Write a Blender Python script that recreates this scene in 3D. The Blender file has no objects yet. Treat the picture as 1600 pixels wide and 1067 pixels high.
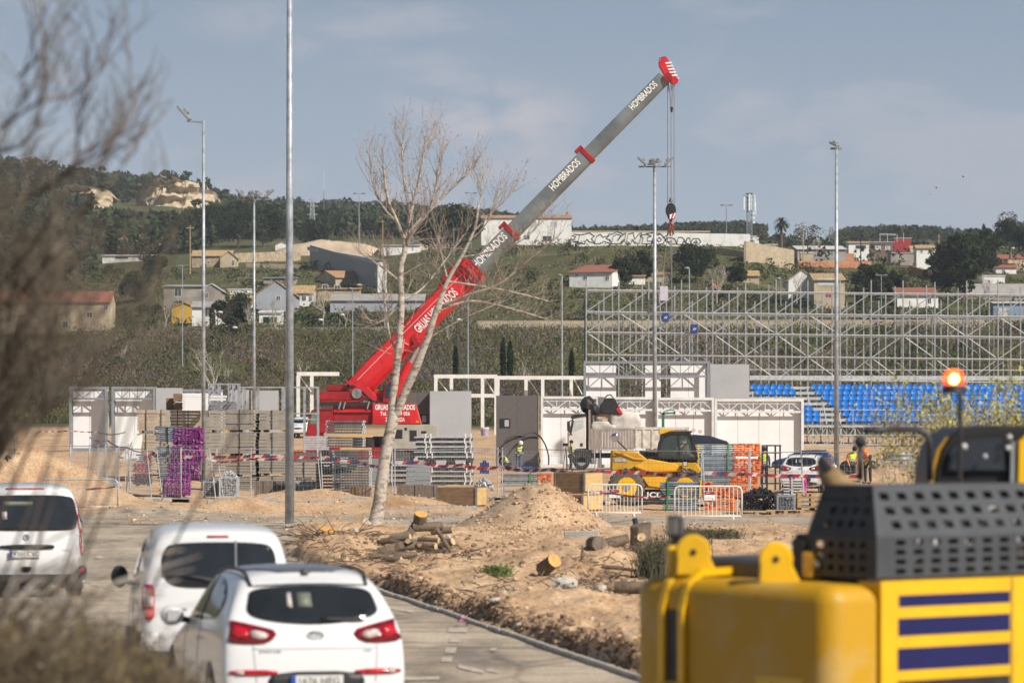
import bpy, bmesh, math, random
from mathutils import Vector, Matrix, noise
from mathutils.bvhtree import BVHTree
from mathutils.geometry import tessellate_polygon
random.seed(11)
C = bpy.context.scene.collection
SC = bpy.context.scene
R = math.radians
# ------------------------------------------------------------------ camera
FP = 6000.0; HZ = 655.0; CZ = 3.0          # focal length in photo pixels, horizon row, eye height
cam = bpy.data.cameras.new('camera'); camo = bpy.data.objects.new('camera', cam); C.objects.link(camo)
camo.location = (0, 0, CZ); camo.rotation_euler = (R(90), 0, 0)
cam.sensor_width = 36; cam.lens = 36*FP/1600; cam.shift_y = (HZ-533.5)/1600
cam.clip_start = 0.5; cam.clip_end = 20000
cam.dof.use_dof = True; cam.dof.focus_distance = 185; cam.dof.aperture_fstop = 3.0
SC.camera = camo
# ------------------------------------------------------------------ sky and sun
SUN = Vector((0.70, -0.61, 0.78)).normalized()
w = bpy.data.worlds.new('World'); SC.world = w; w.use_nodes = True
nt = w.node_tree; nt.nodes.clear()
def N(t, **k):
    n = nt.nodes.new(t)
    for a, b in k.items(): setattr(n, a, b)
    return n
sky = N('ShaderNodeTexSky', sky_type='NISHITA', sun_disc=False)
sky.sun_elevation = math.asin(SUN.z); sky.sun_rotation = math.atan2(SUN.x, SUN.y)
sky.air_density = 1.0; sky.dust_density = 1.5; sky.altitude = 250
bg1 = N('ShaderNodeBackground'); bg1.inputs[1].default_value = 0.055
nt.links.new(sky.outputs[0], bg1.inputs[0])
# thin cloud layer: grey-blue sheet with soft warmer puffs
tc = N('ShaderNodeTexCoord'); mp = N('ShaderNodeMapping'); mp.inputs['Scale'].default_value = (9, 9, 26)
nt.links.new(tc.outputs['Generated'], mp.inputs[0])
no = N('ShaderNodeTexNoise'); no.inputs['Scale'].default_value = 1.6; no.inputs['Detail'].default_value = 4; no.inputs['Roughness'].default_value = .55
mp.inputs['Location'].default_value = (1.0, 0.3, 0.35)
nt.links.new(mp.outputs[0], no.inputs[0])
rp = N('ShaderNodeValToRGB'); rp.color_ramp.interpolation = 'EASE'
rp.color_ramp.elements[0].position = .50; rp.color_ramp.elements[0].color = (0, 0, 0, 1)
rp.color_ramp.elements[1].position = .66; rp.color_ramp.elements[1].color = (1, 1, 1, 1)
nt.links.new(no.outputs[0], rp.inputs[0])
sep = N('ShaderNodeSeparateXYZ'); nt.links.new(tc.outputs['Generated'], sep.inputs[0])
gr = N('ShaderNodeMapRange'); gr.inputs[1].default_value = 0.03; gr.inputs[2].default_value = 0.13
nt.links.new(sep.outputs[2], gr.inputs[0])
cg = N('ShaderNodeMixRGB'); cg.inputs[1].default_value = (0.425, 0.49, 0.60, 1); cg.inputs[2].default_value = (0.215, 0.29, 0.40, 1)
nt.links.new(gr.outputs[0], cg.inputs[0])
cm = N('ShaderNodeMixRGB'); cm.inputs[2].default_value = (0.57, 0.53, 0.575, 1)
# a few distinct puffs: direction (x, z), half width, half height
vs_ = None
for (cx, cz, rw, rh, am) in ((-.005,.078,.027,.011,1.0),(-.019,.083,.016,.010,.7),(.006,.070,.013,.007,.55),(.078,.072,.022,.008,.75),(.060,.080,.014,.008,.5),(-.064,.103,.022,.007,.4),(.016,.050,.018,.005,.45),(.10,.060,.03,.010,.45)):
    sb_ = N('ShaderNodeVectorMath', operation='SUBTRACT'); sb_.inputs[1].default_value = (cx, 0, cz); nt.links.new(tc.outputs['Generated'], sb_.inputs[0])
    ml_ = N('ShaderNodeVectorMath', operation='MULTIPLY'); ml_.inputs[1].default_value = (1/rw, 0, 1/rh); nt.links.new(sb_.outputs[0], ml_.inputs[0])
    ln_ = N('ShaderNodeVectorMath', operation='LENGTH'); nt.links.new(ml_.outputs[0], ln_.inputs[0])
    mr_ = N('ShaderNodeMapRange'); mr_.interpolation_type = 'SMOOTHSTEP'; mr_.inputs[1].default_value = .1; mr_.inputs[2].default_value = 1.3; mr_.inputs[3].default_value = am; mr_.inputs[4].default_value = 0
    nt.links.new(ln_.outputs['Value'], mr_.inputs[0])
    if vs_ is None: vs_ = mr_.outputs[0]
    else: mx_ = N('ShaderNodeMath', operation='MAXIMUM'); nt.links.new(vs_, mx_.inputs[0]); nt.links.new(mr_.outputs[0], mx_.inputs[1]); vs_ = mx_.outputs[0]
n3 = N('ShaderNodeTexNoise'); n3.inputs['Scale'].default_value = 48; n3.inputs['Detail'].default_value = 5; n3.inputs['Roughness'].default_value = .55; m3 = N('ShaderNodeMapping'); m3.inputs['Scale'].default_value = (1, 1, 1.8)
nt.links.new(tc.outputs['Generated'], m3.inputs[0]); nt.links.new(m3.outputs[0], n3.inputs[0])
r3 = N('ShaderNodeMapRange'); r3.interpolation_type = 'SMOOTHSTEP'; r3.inputs[1].default_value = .36; r3.inputs[2].default_value = .60; nt.links.new(n3.outputs[0], r3.inputs[0])
pf = N('ShaderNodeMath', operation='MULTIPLY'); nt.links.new(vs_, pf.inputs[0]); nt.links.new(r3.outputs[0], pf.inputs[1])
c4_ = N('ShaderNodeMath', operation='MULTIPLY'); c4_.inputs[1].default_value = .45; nt.links.new(rp.outputs[0], c4_.inputs[0])
cf = N('ShaderNodeMath', operation='MAXIMUM')
nt.links.new(pf.outputs[0], cf.inputs[1])
nt.links.new(c4_.outputs[0], cf.inputs[0]); c5_ = N('ShaderNodeMath', operation='MULTIPLY'); c5_.inputs[1].default_value = .9; nt.links.new(cf.outputs[0], c5_.inputs[0]); nt.links.new(c5_.outputs[0], cm.inputs[0]); nt.links.new(cg.outputs[0], cm.inputs[1])
bg2 = N('ShaderNodeBackground'); bg2.inputs[1].default_value = 1.02
ov = N('ShaderNodeMapRange'); ov.inputs[1].default_value = .16; ov.inputs[2].default_value = .5; ov.inputs[3].default_value = 1.0; ov.inputs[4].default_value = .30
nt.links.new(sep.outputs[2], ov.inputs[0]); om = N('ShaderNodeMixRGB', blend_type='MULTIPLY'); om.inputs[0].default_value = 1
nt.links.new(cm.outputs[0], om.inputs[1]); nt.links.new(ov.outputs[0], om.inputs[2]); nt.links.new(om.outputs[0], bg2.inputs[0])
mxs = N('ShaderNodeMixShader'); mxs.inputs[0].default_value = .8
out = N('ShaderNodeOutputWorld')
nt.links.new(bg1.outputs[0], mxs.inputs[1]); nt.links.new(bg2.outputs[0], mxs.inputs[2]); nt.links.new(mxs.outputs[0], out.inputs[0])
sl = bpy.data.lights.new('sun', 'SUN'); sl.energy = 5.0; sl.angle = R(0.6); sl.color = (1.0, .93, .83)
so = bpy.data.objects.new('sun', sl); C.objects.link(so); so.rotation_euler = SUN.to_track_quat('Z', 'Y').to_euler(); so.location = (60, -40, 90)
SC.view_settings.view_transform = 'Standard'; SC.view_settings.look = 'None'
SC.view_settings.exposure = 0.15; SC.view_settings.gamma = 1
SC.cycles.max_bounces = 6; SC.cycles.diffuse_bounces = 2; SC.cycles.glossy_bounces = 3; SC.cycles.transparent_max_bounces = 12
SC.cycles.volume_bounces = 0; SC.cycles.transmission_bounces = 4
# ------------------------------------------------------------------ helpers
def P(px, py, Y): return Vector(((px-800)*Y/FP, Y, CZ+(HZ-py)*Y/FP))
def lerp(a, b, t): return a+(b-a)*t
def sst(x, a, b):
    if a == b: return 0.0 if x < a else 1.0
    t = max(0.0, min(1.0, (x-a)/(b-a))); return t*t*(3-2*t)
def rnd(a, b): return random.uniform(a, b)
class MB:
    def __init__(s): s.v = []; s.f = []; s.M = None
    def add(s, vs, fs):
        o = len(s.v)
        if s.M is not None: vs = [s.M @ Vector(p) for p in vs]
        s.v.extend([tuple(p) for p in vs]); s.f.extend([tuple(i+o for i in f) for f in fs]); return s
    def box(s, x0, x1, y0, y1, z0, z1):
        return s.add([(x0,y0,z0),(x1,y0,z0),(x1,y1,z0),(x0,y1,z0),(x0,y0,z1),(x1,y0,z1),(x1,y1,z1),(x0,y1,z1)],
              [(0,3,2,1),(4,5,6,7),(0,1,5,4),(1,2,6,5),(2,3,7,6),(3,0,4,7)])
    def bar(s, p0, p1, w, h=None):     # rectangular bar between two points
        h = h or w; p0 = Vector(p0); p1 = Vector(p1); d = (p1-p0)
        if d.length < 1e-6: return s
        d.normalize(); up = Vector((0,0,1)) if abs(d.z) < .95 else Vector((0,1,0))
        a = d.cross(up).normalized()*w/2; b = a.cross(d).normalized()*h/2
        vs = [p0-a-b, p0+a-b, p0+a+b, p0-a+b, p1-a-b, p1+a-b, p1+a+b, p1-a+b]
        return s.add(vs, [(0,3,2,1),(4,5,6,7),(0,1,5,4),(1,2,6,5),(2,3,7,6),(3,0,4,7)])
    def tube(s, p0, p1, r0, r1=None, n=6, cap=True): return s.path([p0, p1], [r0, r0 if r1 is None else r1], n, cap)
    def path(s, pts, rr, n=6, cap=True, closed=False):
        pts = [Vector(p) for p in pts]
        if not isinstance(rr, (list, tuple)): rr = [rr]*len(pts)
        vs = []; fs = []; k = len(pts); pa = None
        for i, p in enumerate(pts):
            if closed: d = pts[(i+1) % k]-pts[i-1]
            else: d = pts[min(i+1, k-1)]-pts[max(i-1, 0)]
            if d.length < 1e-9: d = Vector((0,0,1))
            d.normalize()
            if pa is None:
                up = Vector((0,0,1)) if abs(d.z) < .9 else Vector((1,0,0)); a = d.cross(up).normalized()
            else:
                a = pa-d*pa.dot(d)
                if a.length < 1e-6: a = d.orthogonal()
                a.normalize()
            pa = a; b = d.cross(a)
            for j in range(n):
                t = 2*math.pi*j/n; vs.append(p+(a*math.cos(t)+b*math.sin(t))*rr[i])
        for i in range(k if closed else k-1):
            i2 = (i+1) % k
            for j in range(n):
                j2 = (j+1) % n; fs.append((i*n+j, i*n+j2, i2*n+j2, i2*n+j))
        if cap and not closed: fs.append(tuple(range(n-1, -1, -1))); fs.append(tuple((k-1)*n+j for j in range(n)))
        return s.add(vs, fs)
    def cyl(s, c, ax, r, h, n=20, r2=None):
        c = Vector(c); ax = Vector(ax).normalized(); return s.path([c-ax*h/2, c+ax*h/2], [r, r if r2 is None else r2], n)
    def prism(s, poly, axis, a, b):
        n = len(poly)
        def m(p, t): return (t, p[0], p[1]) if axis == 'x' else (p[0], t, p[1]) if axis == 'y' else (p[0], p[1], t)
        vs = [m(p, a) for p in poly]+[m(p, b) for p in poly]
        fs = [tuple(range(n)), tuple(range(2*n-1, n-1, -1))]+[(i, i+n, (i+1) % n+n, (i+1) % n) for i in range(n)]
        return s.add(vs, fs)
    def quad(s, a, b, c, d): return s.add([a, b, c, d], [(0,1,2,3)])
    def tri(s, a, b, c): return s.add([a, b, c], [(0,1,2)])
    def ball(s, c, r, n=10, m=7, sc=(1,1,1), jit=0):
        c = Vector(c); vs = []; fs = []
        for i in range(1, m):
            a = math.pi*i/m
            for j in range(n):
                t = 2*math.pi*j/n; q = 1+rnd(-jit, jit)
                vs.append(c+Vector((math.sin(a)*math.cos(t)*sc[0], math.sin(a)*math.sin(t)*sc[1], math.cos(a)*sc[2]))*r*q)
        top = len(vs); vs.append(c+Vector((0,0,r*sc[2]))); vs.append(c-Vector((0,0,r*sc[2])))
        for i in range(m-2):
            for j in range(n):
                j2 = (j+1) % n; fs.append((i*n+j, (i+1)*n+j, (i+1)*n+j2, i*n+j2))
        for j in range(n):
            j2 = (j+1) % n; fs.append((top, j, j2)); fs.append((top+1, (m-2)*n+j2, (m-2)*n+j))
        return s.add(vs, fs)
    def rock(s, c, r, sc=(1,1,.7)):
        n, m = 6, 4; return s.ball(c, r, n, m, sc, .28)
    def build(s, name, mat, parent=None, smooth=False, bevel=0, recalc=False, seg=1):
        me = bpy.data.meshes.new(name); me.from_pydata(s.v, [], s.f)
        if recalc or bevel:
            bm = bmesh.new(); bm.from_mesh(me)
            bmesh.ops.recalc_face_normals(bm, faces=bm.faces[:])
            if bevel:
                es = [e for e in bm.edges if len(e.link_faces) == 2 and e.calc_face_angle(0) > .5]
                bmesh.ops.bevel(bm, geom=es, offset=bevel, segments=seg, affect='EDGES', profile=.7)
            bm.to_mesh(me); bm.free()
        if mat: me.materials.append(mat)
        if smooth: me.polygons.foreach_set('use_smooth', [True]*len(me.polygons))
        o = bpy.data.objects.new(name, me); C.objects.link(o)
        if parent: o.parent = parent
        return o
def tag(o, label=None, cat=None, group=None, kind=None):
    if label: o['label'] = label
    if cat: o['category'] = cat
    if group: o['group'] = group
    if kind: o['kind'] = kind
    return o
def thing(name, label, cat, loc=(0,0,0), rz=0, group=None):
    o = bpy.data.objects.new(name, None); C.objects.link(o); o.location = loc; o.rotation_euler = (0, 0, rz); o.empty_display_size = .3
    return tag(o, label, cat, group)
def copy_tree(o, parent=None):
    c = o.copy(); C.objects.link(c)
    if parent: c.parent = parent
    for ch in o.children: copy_tree(ch, c)
    return c
def relabel(o, label): o['label'] = label; return o
def smart_smooth(o, ang=40):
    me = o.data; me.polygons.foreach_set('use_smooth', [True]*len(me.polygons))
    bm = bmesh.new(); bm.from_mesh(me)
    for e in bm.edges:
        if len(e.link_faces) == 2 and e.calc_face_angle(0) > R(ang): e.smooth = False
    bm.to_mesh(me); bm.free(); return o
# ------------------------------------------------------------------ materials
MT = {}
def mat(name, col, rough=.6, metal=0.0, var=.12, scale=3.0, bump=0.0, bscale=None, col2=None, island=0.0, trans=0.0, coat=0.0, stretch=(1,1,1), alpha=1.0, spec=.5, thr=(.35,.65)):
    if name in MT: return MT[name]
    m = bpy.data.materials.new(name); m.use_nodes = True; t = m.node_tree; b = t.nodes['Principled BSDF']
    L = t.links.new
    co = t.nodes.new('ShaderNodeTexCoord'); mp = t.nodes.new('ShaderNodeMapping'); mp.inputs['Scale'].default_value = stretch
    L(co.outputs['Object'], mp.inputs[0])
    nz = t.nodes.new('ShaderNodeTexNoise'); nz.inputs['Scale'].default_value = scale; nz.inputs['Detail'].default_value = 5; nz.inputs['Roughness'].default_value = .6
    L(mp.outputs[0], nz.inputs[0])
    cr = t.nodes.new('ShaderNodeValToRGB'); c2 = col2 or tuple(min(1, c*(1+var)) for c in col); c1 = col if col2 else tuple(c*(1-var) for c in col)
    cr.color_ramp.elements[0].position = thr[0]; cr.color_ramp.elements[1].position = thr[1]
    cr.color_ramp.elements[0].color = (*c1, 1); cr.color_ramp.elements[1].color = (*c2, 1)
    L(nz.outputs[0], cr.inputs[0]); last = cr.outputs[0]
    if island > 0:
        ge = t.nodes.new('ShaderNodeNewGeometry'); hs = t.nodes.new('ShaderNodeHueSaturation')
        mr = t.nodes.new('ShaderNodeMapRange'); mr.inputs[3].default_value = 1-island; mr.inputs[4].default_value = 1+island
        L(ge.outputs['Random Per Island'], mr.inputs[0]); L(mr.outputs[0], hs.inputs['Value']); L(last, hs.inputs['Color']); last = hs.outputs[0]
    L(last, b.inputs['Base Color'])
    b.inputs['Roughness'].default_value = rough; b.inputs['Metallic'].default_value = metal
    b.inputs['Specular IOR Level'].default_value = spec
    if coat: b.inputs['Coat Weight'].default_value = coat; b.inputs['Coat Roughness'].default_value = .08
    if trans: b.inputs['Transmission Weight'].default_value = trans
    if bump:
        n2 = t.nodes.new('ShaderNodeTexNoise'); n2.inputs['Scale'].default_value = bscale or scale*4; n2.inputs['Detail'].default_value = 6
        L(mp.outputs[0], n2.inputs[0]); bp = t.nodes.new('ShaderNodeBump'); bp.inputs['Strength'].default_value = min(1, bump); bp.inputs['Distance'].default_value = .02 if bump <= 1 else .02*bump
        L(n2.outputs[0], bp.inputs['Height']); L(bp.outputs[0], b.inputs['Normal'])
    if alpha < 1: b.inputs['Alpha'].default_value = alpha
    MT[name] = m; return m
def emat(name, col, e, base=None):
    m = mat(name, base or col, .3); b = m.node_tree.nodes['Principled BSDF']
    b.inputs['Emission Color'].default_value = (*col, 1); b.inputs['Emission Strength'].default_value = e; return m
galv = mat('galvanised_steel', (.36,.39,.42), .5, .35, .25, 4)
galvd = mat('galvanised_dull', (.22,.24,.255), .6, .3, .3, 6)
galvl = mat('galvanised_bright', (.52,.54,.56), .45, .3, .2, 5)
steelw = mat('white_steel', (.72,.72,.70), .5, 0, .1, 2)
white = mat('white_panel', (.84,.85,.86), .55, 0, .05, .7)
lgrey = mat('light_grey_panel', (.42,.43,.45), .5, 0, .06, .6)
mgrey = mat('mid_grey_steel', (.24,.265,.29), .5, 0, .12, 1.5)
dgrey = mat('taupe_panel', (.125,.112,.110), .55, 0, .10, 3, stretch=(1,1,6))
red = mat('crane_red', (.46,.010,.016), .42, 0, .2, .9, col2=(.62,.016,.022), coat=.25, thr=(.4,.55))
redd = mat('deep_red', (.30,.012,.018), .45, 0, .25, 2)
craneg = mat('boom_grey', (.155,.180,.185), .42, .1, .30, .6, stretch=(1,1,1), coat=.25)
black = mat('black_rubber', (.02,.02,.02), .7, 0, .3, 6)
blackp = mat('black_plastic', (.025,.025,.027), .45, 0, .3, 6)
glass = mat('dark_glass', (.018,.022,.026), .06, 0, .2, 3, spec=.8)
txtw = mat('lettering_white', (.82,.82,.80), .5, 0, .04)
wood = mat('raw_timber', (.45,.31,.17), .8, 0, .25, 4, stretch=(1,1,5), bump=.3)
ply = mat('plywood_yellow', (.58,.40,.17), .7, 0, .15, 3, stretch=(1,1,4))
plyd = mat('plywood_brown', (.22,.145,.085), .8, 0, .25, 3, stretch=(1,1,4))
yellow = mat('machine_yellow', (.78,.45,.004), .38, 0, .10, 1.5, coat=.3)
skin = mat('skin', (.45,.26,.18), .6)
# ------------------------------------------------------------------ terrain
US = [-400, 0, 150, 260, 400, 600, 750, 900, 1150, 1250, 1400, 1600, 2000]
YS = [330, 450, 600, 606, 700, 800, 950, 1200, 1500, 1900]
TB = [[675,655,545,545,510,450,400,370,320,290],
      [675,655,540,539,505,445,395,365,312,268],
      [675,655,535,534,500,440,395,368,318,290],
      [675,655,525,524,482,434,394,372,322,302],
      [675,655,520,519,476,427,396,376,357,336],
      [675,655,519,518,470,425,396,374,360,341],
      [677,660,516,515,462,400,385,378,366,358],
      [680,662,515,514,455,385,384,382,378,373],
      [685,665,515,514,452,385,384,380,370,363],
      [685,668,514,513,462,425,393,386,382,378],
      [688,670,512,511,468,432,402,390,376,369],
      [690,672,513,512,478,440,406,392,386,383],
      [690,672,515,514,480,440,406,392,388,386]]
def farz(u, Y):
    u = max(US[0], min(US[-1]-.01, u)); Yc = max(YS[0], min(YS[-1]-.01, Y))
    i = max(k for k in range(len(US)) if US[k] <= u); j = max(k for k in range(len(YS)) if YS[k] <= Yc)
    i = min(i, len(US)-2); j = min(j, len(YS)-2)
    tu = sst(u, US[i], US[i+1]); ty = (Yc-YS[j])/(YS[j+1]-YS[j])
    def z(a, b): return CZ+(HZ-TB[a][b])*YS[b]/FP
    v = lerp(lerp(z(i,j), z(i,j+1), ty), lerp(z(i+1,j), z(i+1,j+1), ty), tu)
    if Y > 1900: v -= (Y-1900)*.012
    return v
KA = Vector((-2.28, 66.7)); KB = Vector((1.47, 44.2)); KD = (KB-KA).normalized(); KN = Vector((-KD.y, KD.x))
if KN.x < 0: KN = -KN
def kerb_d(x, y): return (Vector((x, y))-KA).dot(KN)
MOUNDS = [  # u, Y, radius x, radius y, height, sharpness
 (838,104.5,2.25,3.2,1.38,1), (20,131,3.2,5,1.15,2), (-110,128,4,6,1.7,2), (120,131,2.2,4,.70,2), (250,121,2.6,2.5,.35,2),
 (370,124,1.5,2,.45,2),(455,127,2.3,2.2,.62,2), (520,126,1.2,2,.35,2),(640,126,2.2,2.2,.45,2),(700,122,1.4,2,.3,2),(600,124,1.4,2,.30,2),
 (1380,172,3.2,4,1.05,1), (1110,108,3.5,3,.18,2), (1000,110,2,3,.15,2), (520,98,1.5,3,.30,2), (640,87,1.4,2.5,.25,2), (540,84,1.1,3,.35,2),
 (860,74,1.5,3,.38,2), (960,72,1.2,2.5,.35,2), (770,66,1.2,3,.22,2), (900,58,1.1,3,.3,2), (985,52,.8,2,.3,2), (700,76,1.2,2.6,.2,2)]
def fbm(x, y, z=0, o=4):
    a = 1; s = 0; f = 1
    for _ in range(o): s += a*noise.noise(Vector((x*f, y*f, z+f*3.1))); a *= .5; f *= 2.1
    return s
def dirtmask(x, Y):
    if Y > 330: return 0
    d = kerb_d(x, Y) if Y < 90 else 9
    u = 800+x*FP/Y
    m = sst(d+.10*noise.noise(Vector((x*2, Y*1.0, 3))), .16, .30)*sst(Y+noise.noise(Vector((x*.5, Y*.2, 7)))*3, 108, 101)
    # left boundary beyond the kerb's end: road on the left
    m *= sst(u+20*noise.noise(Vector((x, Y*.3, 1))), 430, 480) if Y > 66 else 1
    return m
def gz(x, y):
    if y < 18: return 0.0
    u = 800+x*FP/y; z = 0.0
    if y < 300:
        dm = dirtmask(x, y)
        if dm > 0:
            z += dm*(.13+.13*fbm(x*.55, y*.22, 1, 3)+.085*fbm(x*2.2, y*1.1, 5, 4))
            d = kerb_d(x, y) if y < 90 else 9
            z += dm*.10*math.exp(-((d-.5)/.22)**2)*(1+.8*noise.noise(Vector((x*3, y*1.5, 8))))
        for mu, my, rx, ry, h, sh in MOUNDS:
            cx = (mu-800)*my/FP; q = ((x-cx)/rx)**2+((y-my)/ry)**2
            if q < (1.6 if sh == 1 else 6):
                r = math.sqrt(q)
                b = h*max(0, 1.08-r)/1.08 if sh == 1 else h*math.exp(-q*1.4)
                if sh == 1: b = h*(1-math.sqrt(q+.02)) if r < .99 else 0; b = max(b, 0)
                z += b*(1+.12*fbm(x*1.8, y*1.3, mu, 4))
        if y > 108: z += .05*fbm(x*.8, y*.4, 2, 4)*sst(y, 112, 128)
        z += 1.0*sst(y, 165, 215)*sst(u, 345, 300)*(1-sst(y, 260, 330))
        z += .012*fbm(x*1.2, y*.6, 4, 3)
    if y > 240:
        t = sst(y, 240, 330); z = lerp(z, farz(u, max(y, 330)), t)
        if y > 430: z += 1.1*fbm(x*.02, y*.02, 6, 4)*sst(y, 430, 560)*(1-math.exp(-((y-603)/12)**2))
    return z
def solveY(u, yb, Y0):
    if not 608 < Y0 < 1000: return Y0
    best = None; Y = 612.0
    while Y < 1040:
        z = gz((u-800)*Y/FP, Y)
        if HZ-(z-CZ)*FP/Y <= yb-.5: best = Y; break
        Y += 4
    return best if best and abs(best-Y0) < 190 else Y0
def ground_mesh():
    us = [-60+4.4*i for i in range(393)]
    a = us[-1]; st = 8
    L = []; 
    while a < 5200: a += st; st *= 1.25; L.append(a)
    b = us[0]; st = 8; Q = []
    while b > -3600: b -= st; st *= 1.25; Q.append(b)
    us = Q[::-1]+us+L
    ys = [-60, -20, 5, 14]
    sy = 1130.0
    while sy > 726: ys.append(3*FP/(sy-HZ)); sy -= 1.15
    Y = ys[-1]
    while Y < 330: Y *= 1.0075; ys.append(Y)
    while Y < 2300: Y *= 1.009; ys.append(Y)
    while Y < 4300: Y *= 1.12; ys.append(Y)
    vs = []; zone = []
    for y in ys:
        ye = max(y, 60) if y < 0 else max(y, 18)
        for u in us:
            x = (u-800)*ye/FP
            uu = max(-900, min(2500, u)); xx = (uu-800)*ye/FP
            z = gz(xx, y); vs.append((x, y, z))
            dm = dirtmask(xx, y) if y < 120 else 1
            g = sst(y+25*noise.noise(Vector((x*.03, y*.03, 0))), 335, 400)
            zone.append((dm, g, 0, 1))
    n = len(us); fs = []
    for j in range(len(ys)-1):
        for i in range(n-1): fs.append((j*n+i, j*n+i+1, (j+1)*n+i+1, (j+1)*n+i))
    me = bpy.data.meshes.new('ground'); me.from_pydata(vs, [], fs)
    ca = me.color_attributes.new('zone', 'FLOAT_COLOR', 'POINT')
    ca.data.foreach_set('color', [c for z in zone for c in z])
    me.polygons.foreach_set('use_smooth', [True]*len(me.polygons))
    o = bpy.data.objects.new('ground', me); C.objects.link(o); o['kind'] = 'structure'; return o
def ground_mat():
    m = bpy.data.materials.new('site_ground'); m.use_nodes = True; t = m.node_tree; b = t.nodes['Principled BSDF']; L = t.links.new
    co = t.nodes.new('ShaderNodeTexCoord'); at = t.nodes.new('ShaderNodeAttribute'); at.attribute_name = 'zone'
    sp = t.nodes.new('ShaderNodeSeparateColor'); L(at.outputs['Color'], sp.inputs[0])
    def nz(sc, st=(1,1,1), d=6, r=.6):
        mp = t.nodes.new('ShaderNodeMapping'); mp.inputs['Scale'].default_value = st; L(co.outputs['Object'], mp.inputs[0])
        n = t.nodes.new('ShaderNodeTexNoise'); n.inputs['Scale'].default_value = sc; n.inputs['Detail'].default_value = d; n.inputs['Roughness'].default_value = r
        L(mp.outputs[0], n.inputs[0]); return n.outputs[0]
    def ramp(src, *st):
        r = t.nodes.new('ShaderNodeValToRGB'); e = r.color_ramp.elements
        while len(e) < len(st): e.new(.5)
        for k, (p, c) in enumerate(st): e[k].position = p; e[k].color = (*c, 1)
        L(src, r.inputs[0]); return r.outputs[0]
    def mix(f, a, b_, typ='MIX'):
        x = t.nodes.new('ShaderNodeMixRGB'); x.blend_type = typ
        if isinstance(f, float): x.inputs[0].default_value = f
        else: L(f, x.inputs[0])
        for k, v in ((1, a), (2, b_)):
            if isinstance(v, tuple): x.inputs[k].default_value = (*v, 1)
            else: L(v, x.inputs[k])
        return x.outputs[0]
    dirt = ramp(nz(.9, (1,.5,1)), (.25, (.34,.205,.12)), (.45, (.52,.35,.215)), (.7, (.66,.48,.315)))
    pebb = ramp(nz(14, (1,.6,1), 5, .8), (.38, (.45,.42,.40)), (.5, (1,1,1)), (.64, (1.35,1.3,1.22)))
    dirt = mix(.8, dirt, pebb, 'MULTIPLY')
    asp = ramp(nz(.35, (1.6,.5,1), 7, .65), (.33, (.235,.205,.175)), (.47, (.40,.335,.265)), (.62, (.53,.45,.355)))
    asp = mix(.6, asp, ramp(nz(22, (1,.5,1), 4, .8), (.35, (.6,.6,.6)), (.65, (1.3,1.3,1.3))), 'MULTIPLY')
    asp = mix(.75, asp, ramp(nz(1.1, (.10,1.5,1), 5, .7), (.36, (.62,.60,.58)), (.5, (1,1,1)), (.64, (1.22,1.2,1.16))), 'MULTIPLY')  # dark cross streaks: streak shadows and tyre ruts painted into the asphalt colour
    cr = t.nodes.new('ShaderNodeTexVoronoi'); cr.feature = 'DISTANCE_TO_EDGE'; cr.inputs['Scale'].default_value = .55
    mp = t.nodes.new('ShaderNodeMapping'); mp.inputs['Scale'].default_value = (1, .45, 1)
    wn = t.nodes.new('ShaderNodeTexNoise'); wn.inputs['Scale'].default_value = 1.2; L(co.outputs['Object'], wn.inputs[0])
    wm = mix(.28, co.outputs['Object'], wn.outputs['Color'], 'ADD'); L(wm, mp.inputs[0]); L(mp.outputs[0], cr.inputs[0])
    crk = ramp(cr.outputs['Distance'], (0, (.55,.55,.55)), (.035, (1,1,1)))
    asp = mix(.7, asp, crk, 'MULTIPLY')
    near = mix(sp.outputs[0], asp, dirt)
    far = ramp(nz(.05, (1,1,1), 9, .72), (.34, (.15,.112,.068)), (.44, (.098,.092,.042)), (.55, (.080,.095,.034)), (.66, (.20,.16,.10)))
    far = mix(.7, far, ramp(nz(.5, (1,1,1), 5, .7), (.35, (.55,.55,.5)), (.65, (1.35,1.35,1.3))), 'MULTIPLY')
    dirt2 = mix(.55, near, ramp(nz(.16, (1,.4,1), 6, .7), (.34, (.72,.68,.64)), (.5, (1,1,1)), (.66, (1.14,1.13,1.1))), 'MULTIPLY')
    col = mix(sp.outputs[1], dirt2, far)
    L(col, b.inputs['Base Color']); b.inputs['Roughness'].default_value = .95; b.inputs['Specular IOR Level'].default_value = .15
    bp = t.nodes.new('ShaderNodeBump'); bp.inputs['Strength'].default_value = .8; bp.inputs['Distance'].default_value = .05
    bh = mix(.5, nz(9, (1,.6,1), 8, .75), nz(2.0, (1,.6,1), 6, .7))
    L(bh, bp.inputs['Height']); L(bp.outputs[0], b.inputs['Normal'])
    return m
go = ground_mesh(); go.data.materials.append(ground_mat())
def W(u, s, dz=0):
    Y = FP/s; x = (u-800)/s; return Vector((x, Y, gz(x, Y)+dz))
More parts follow.
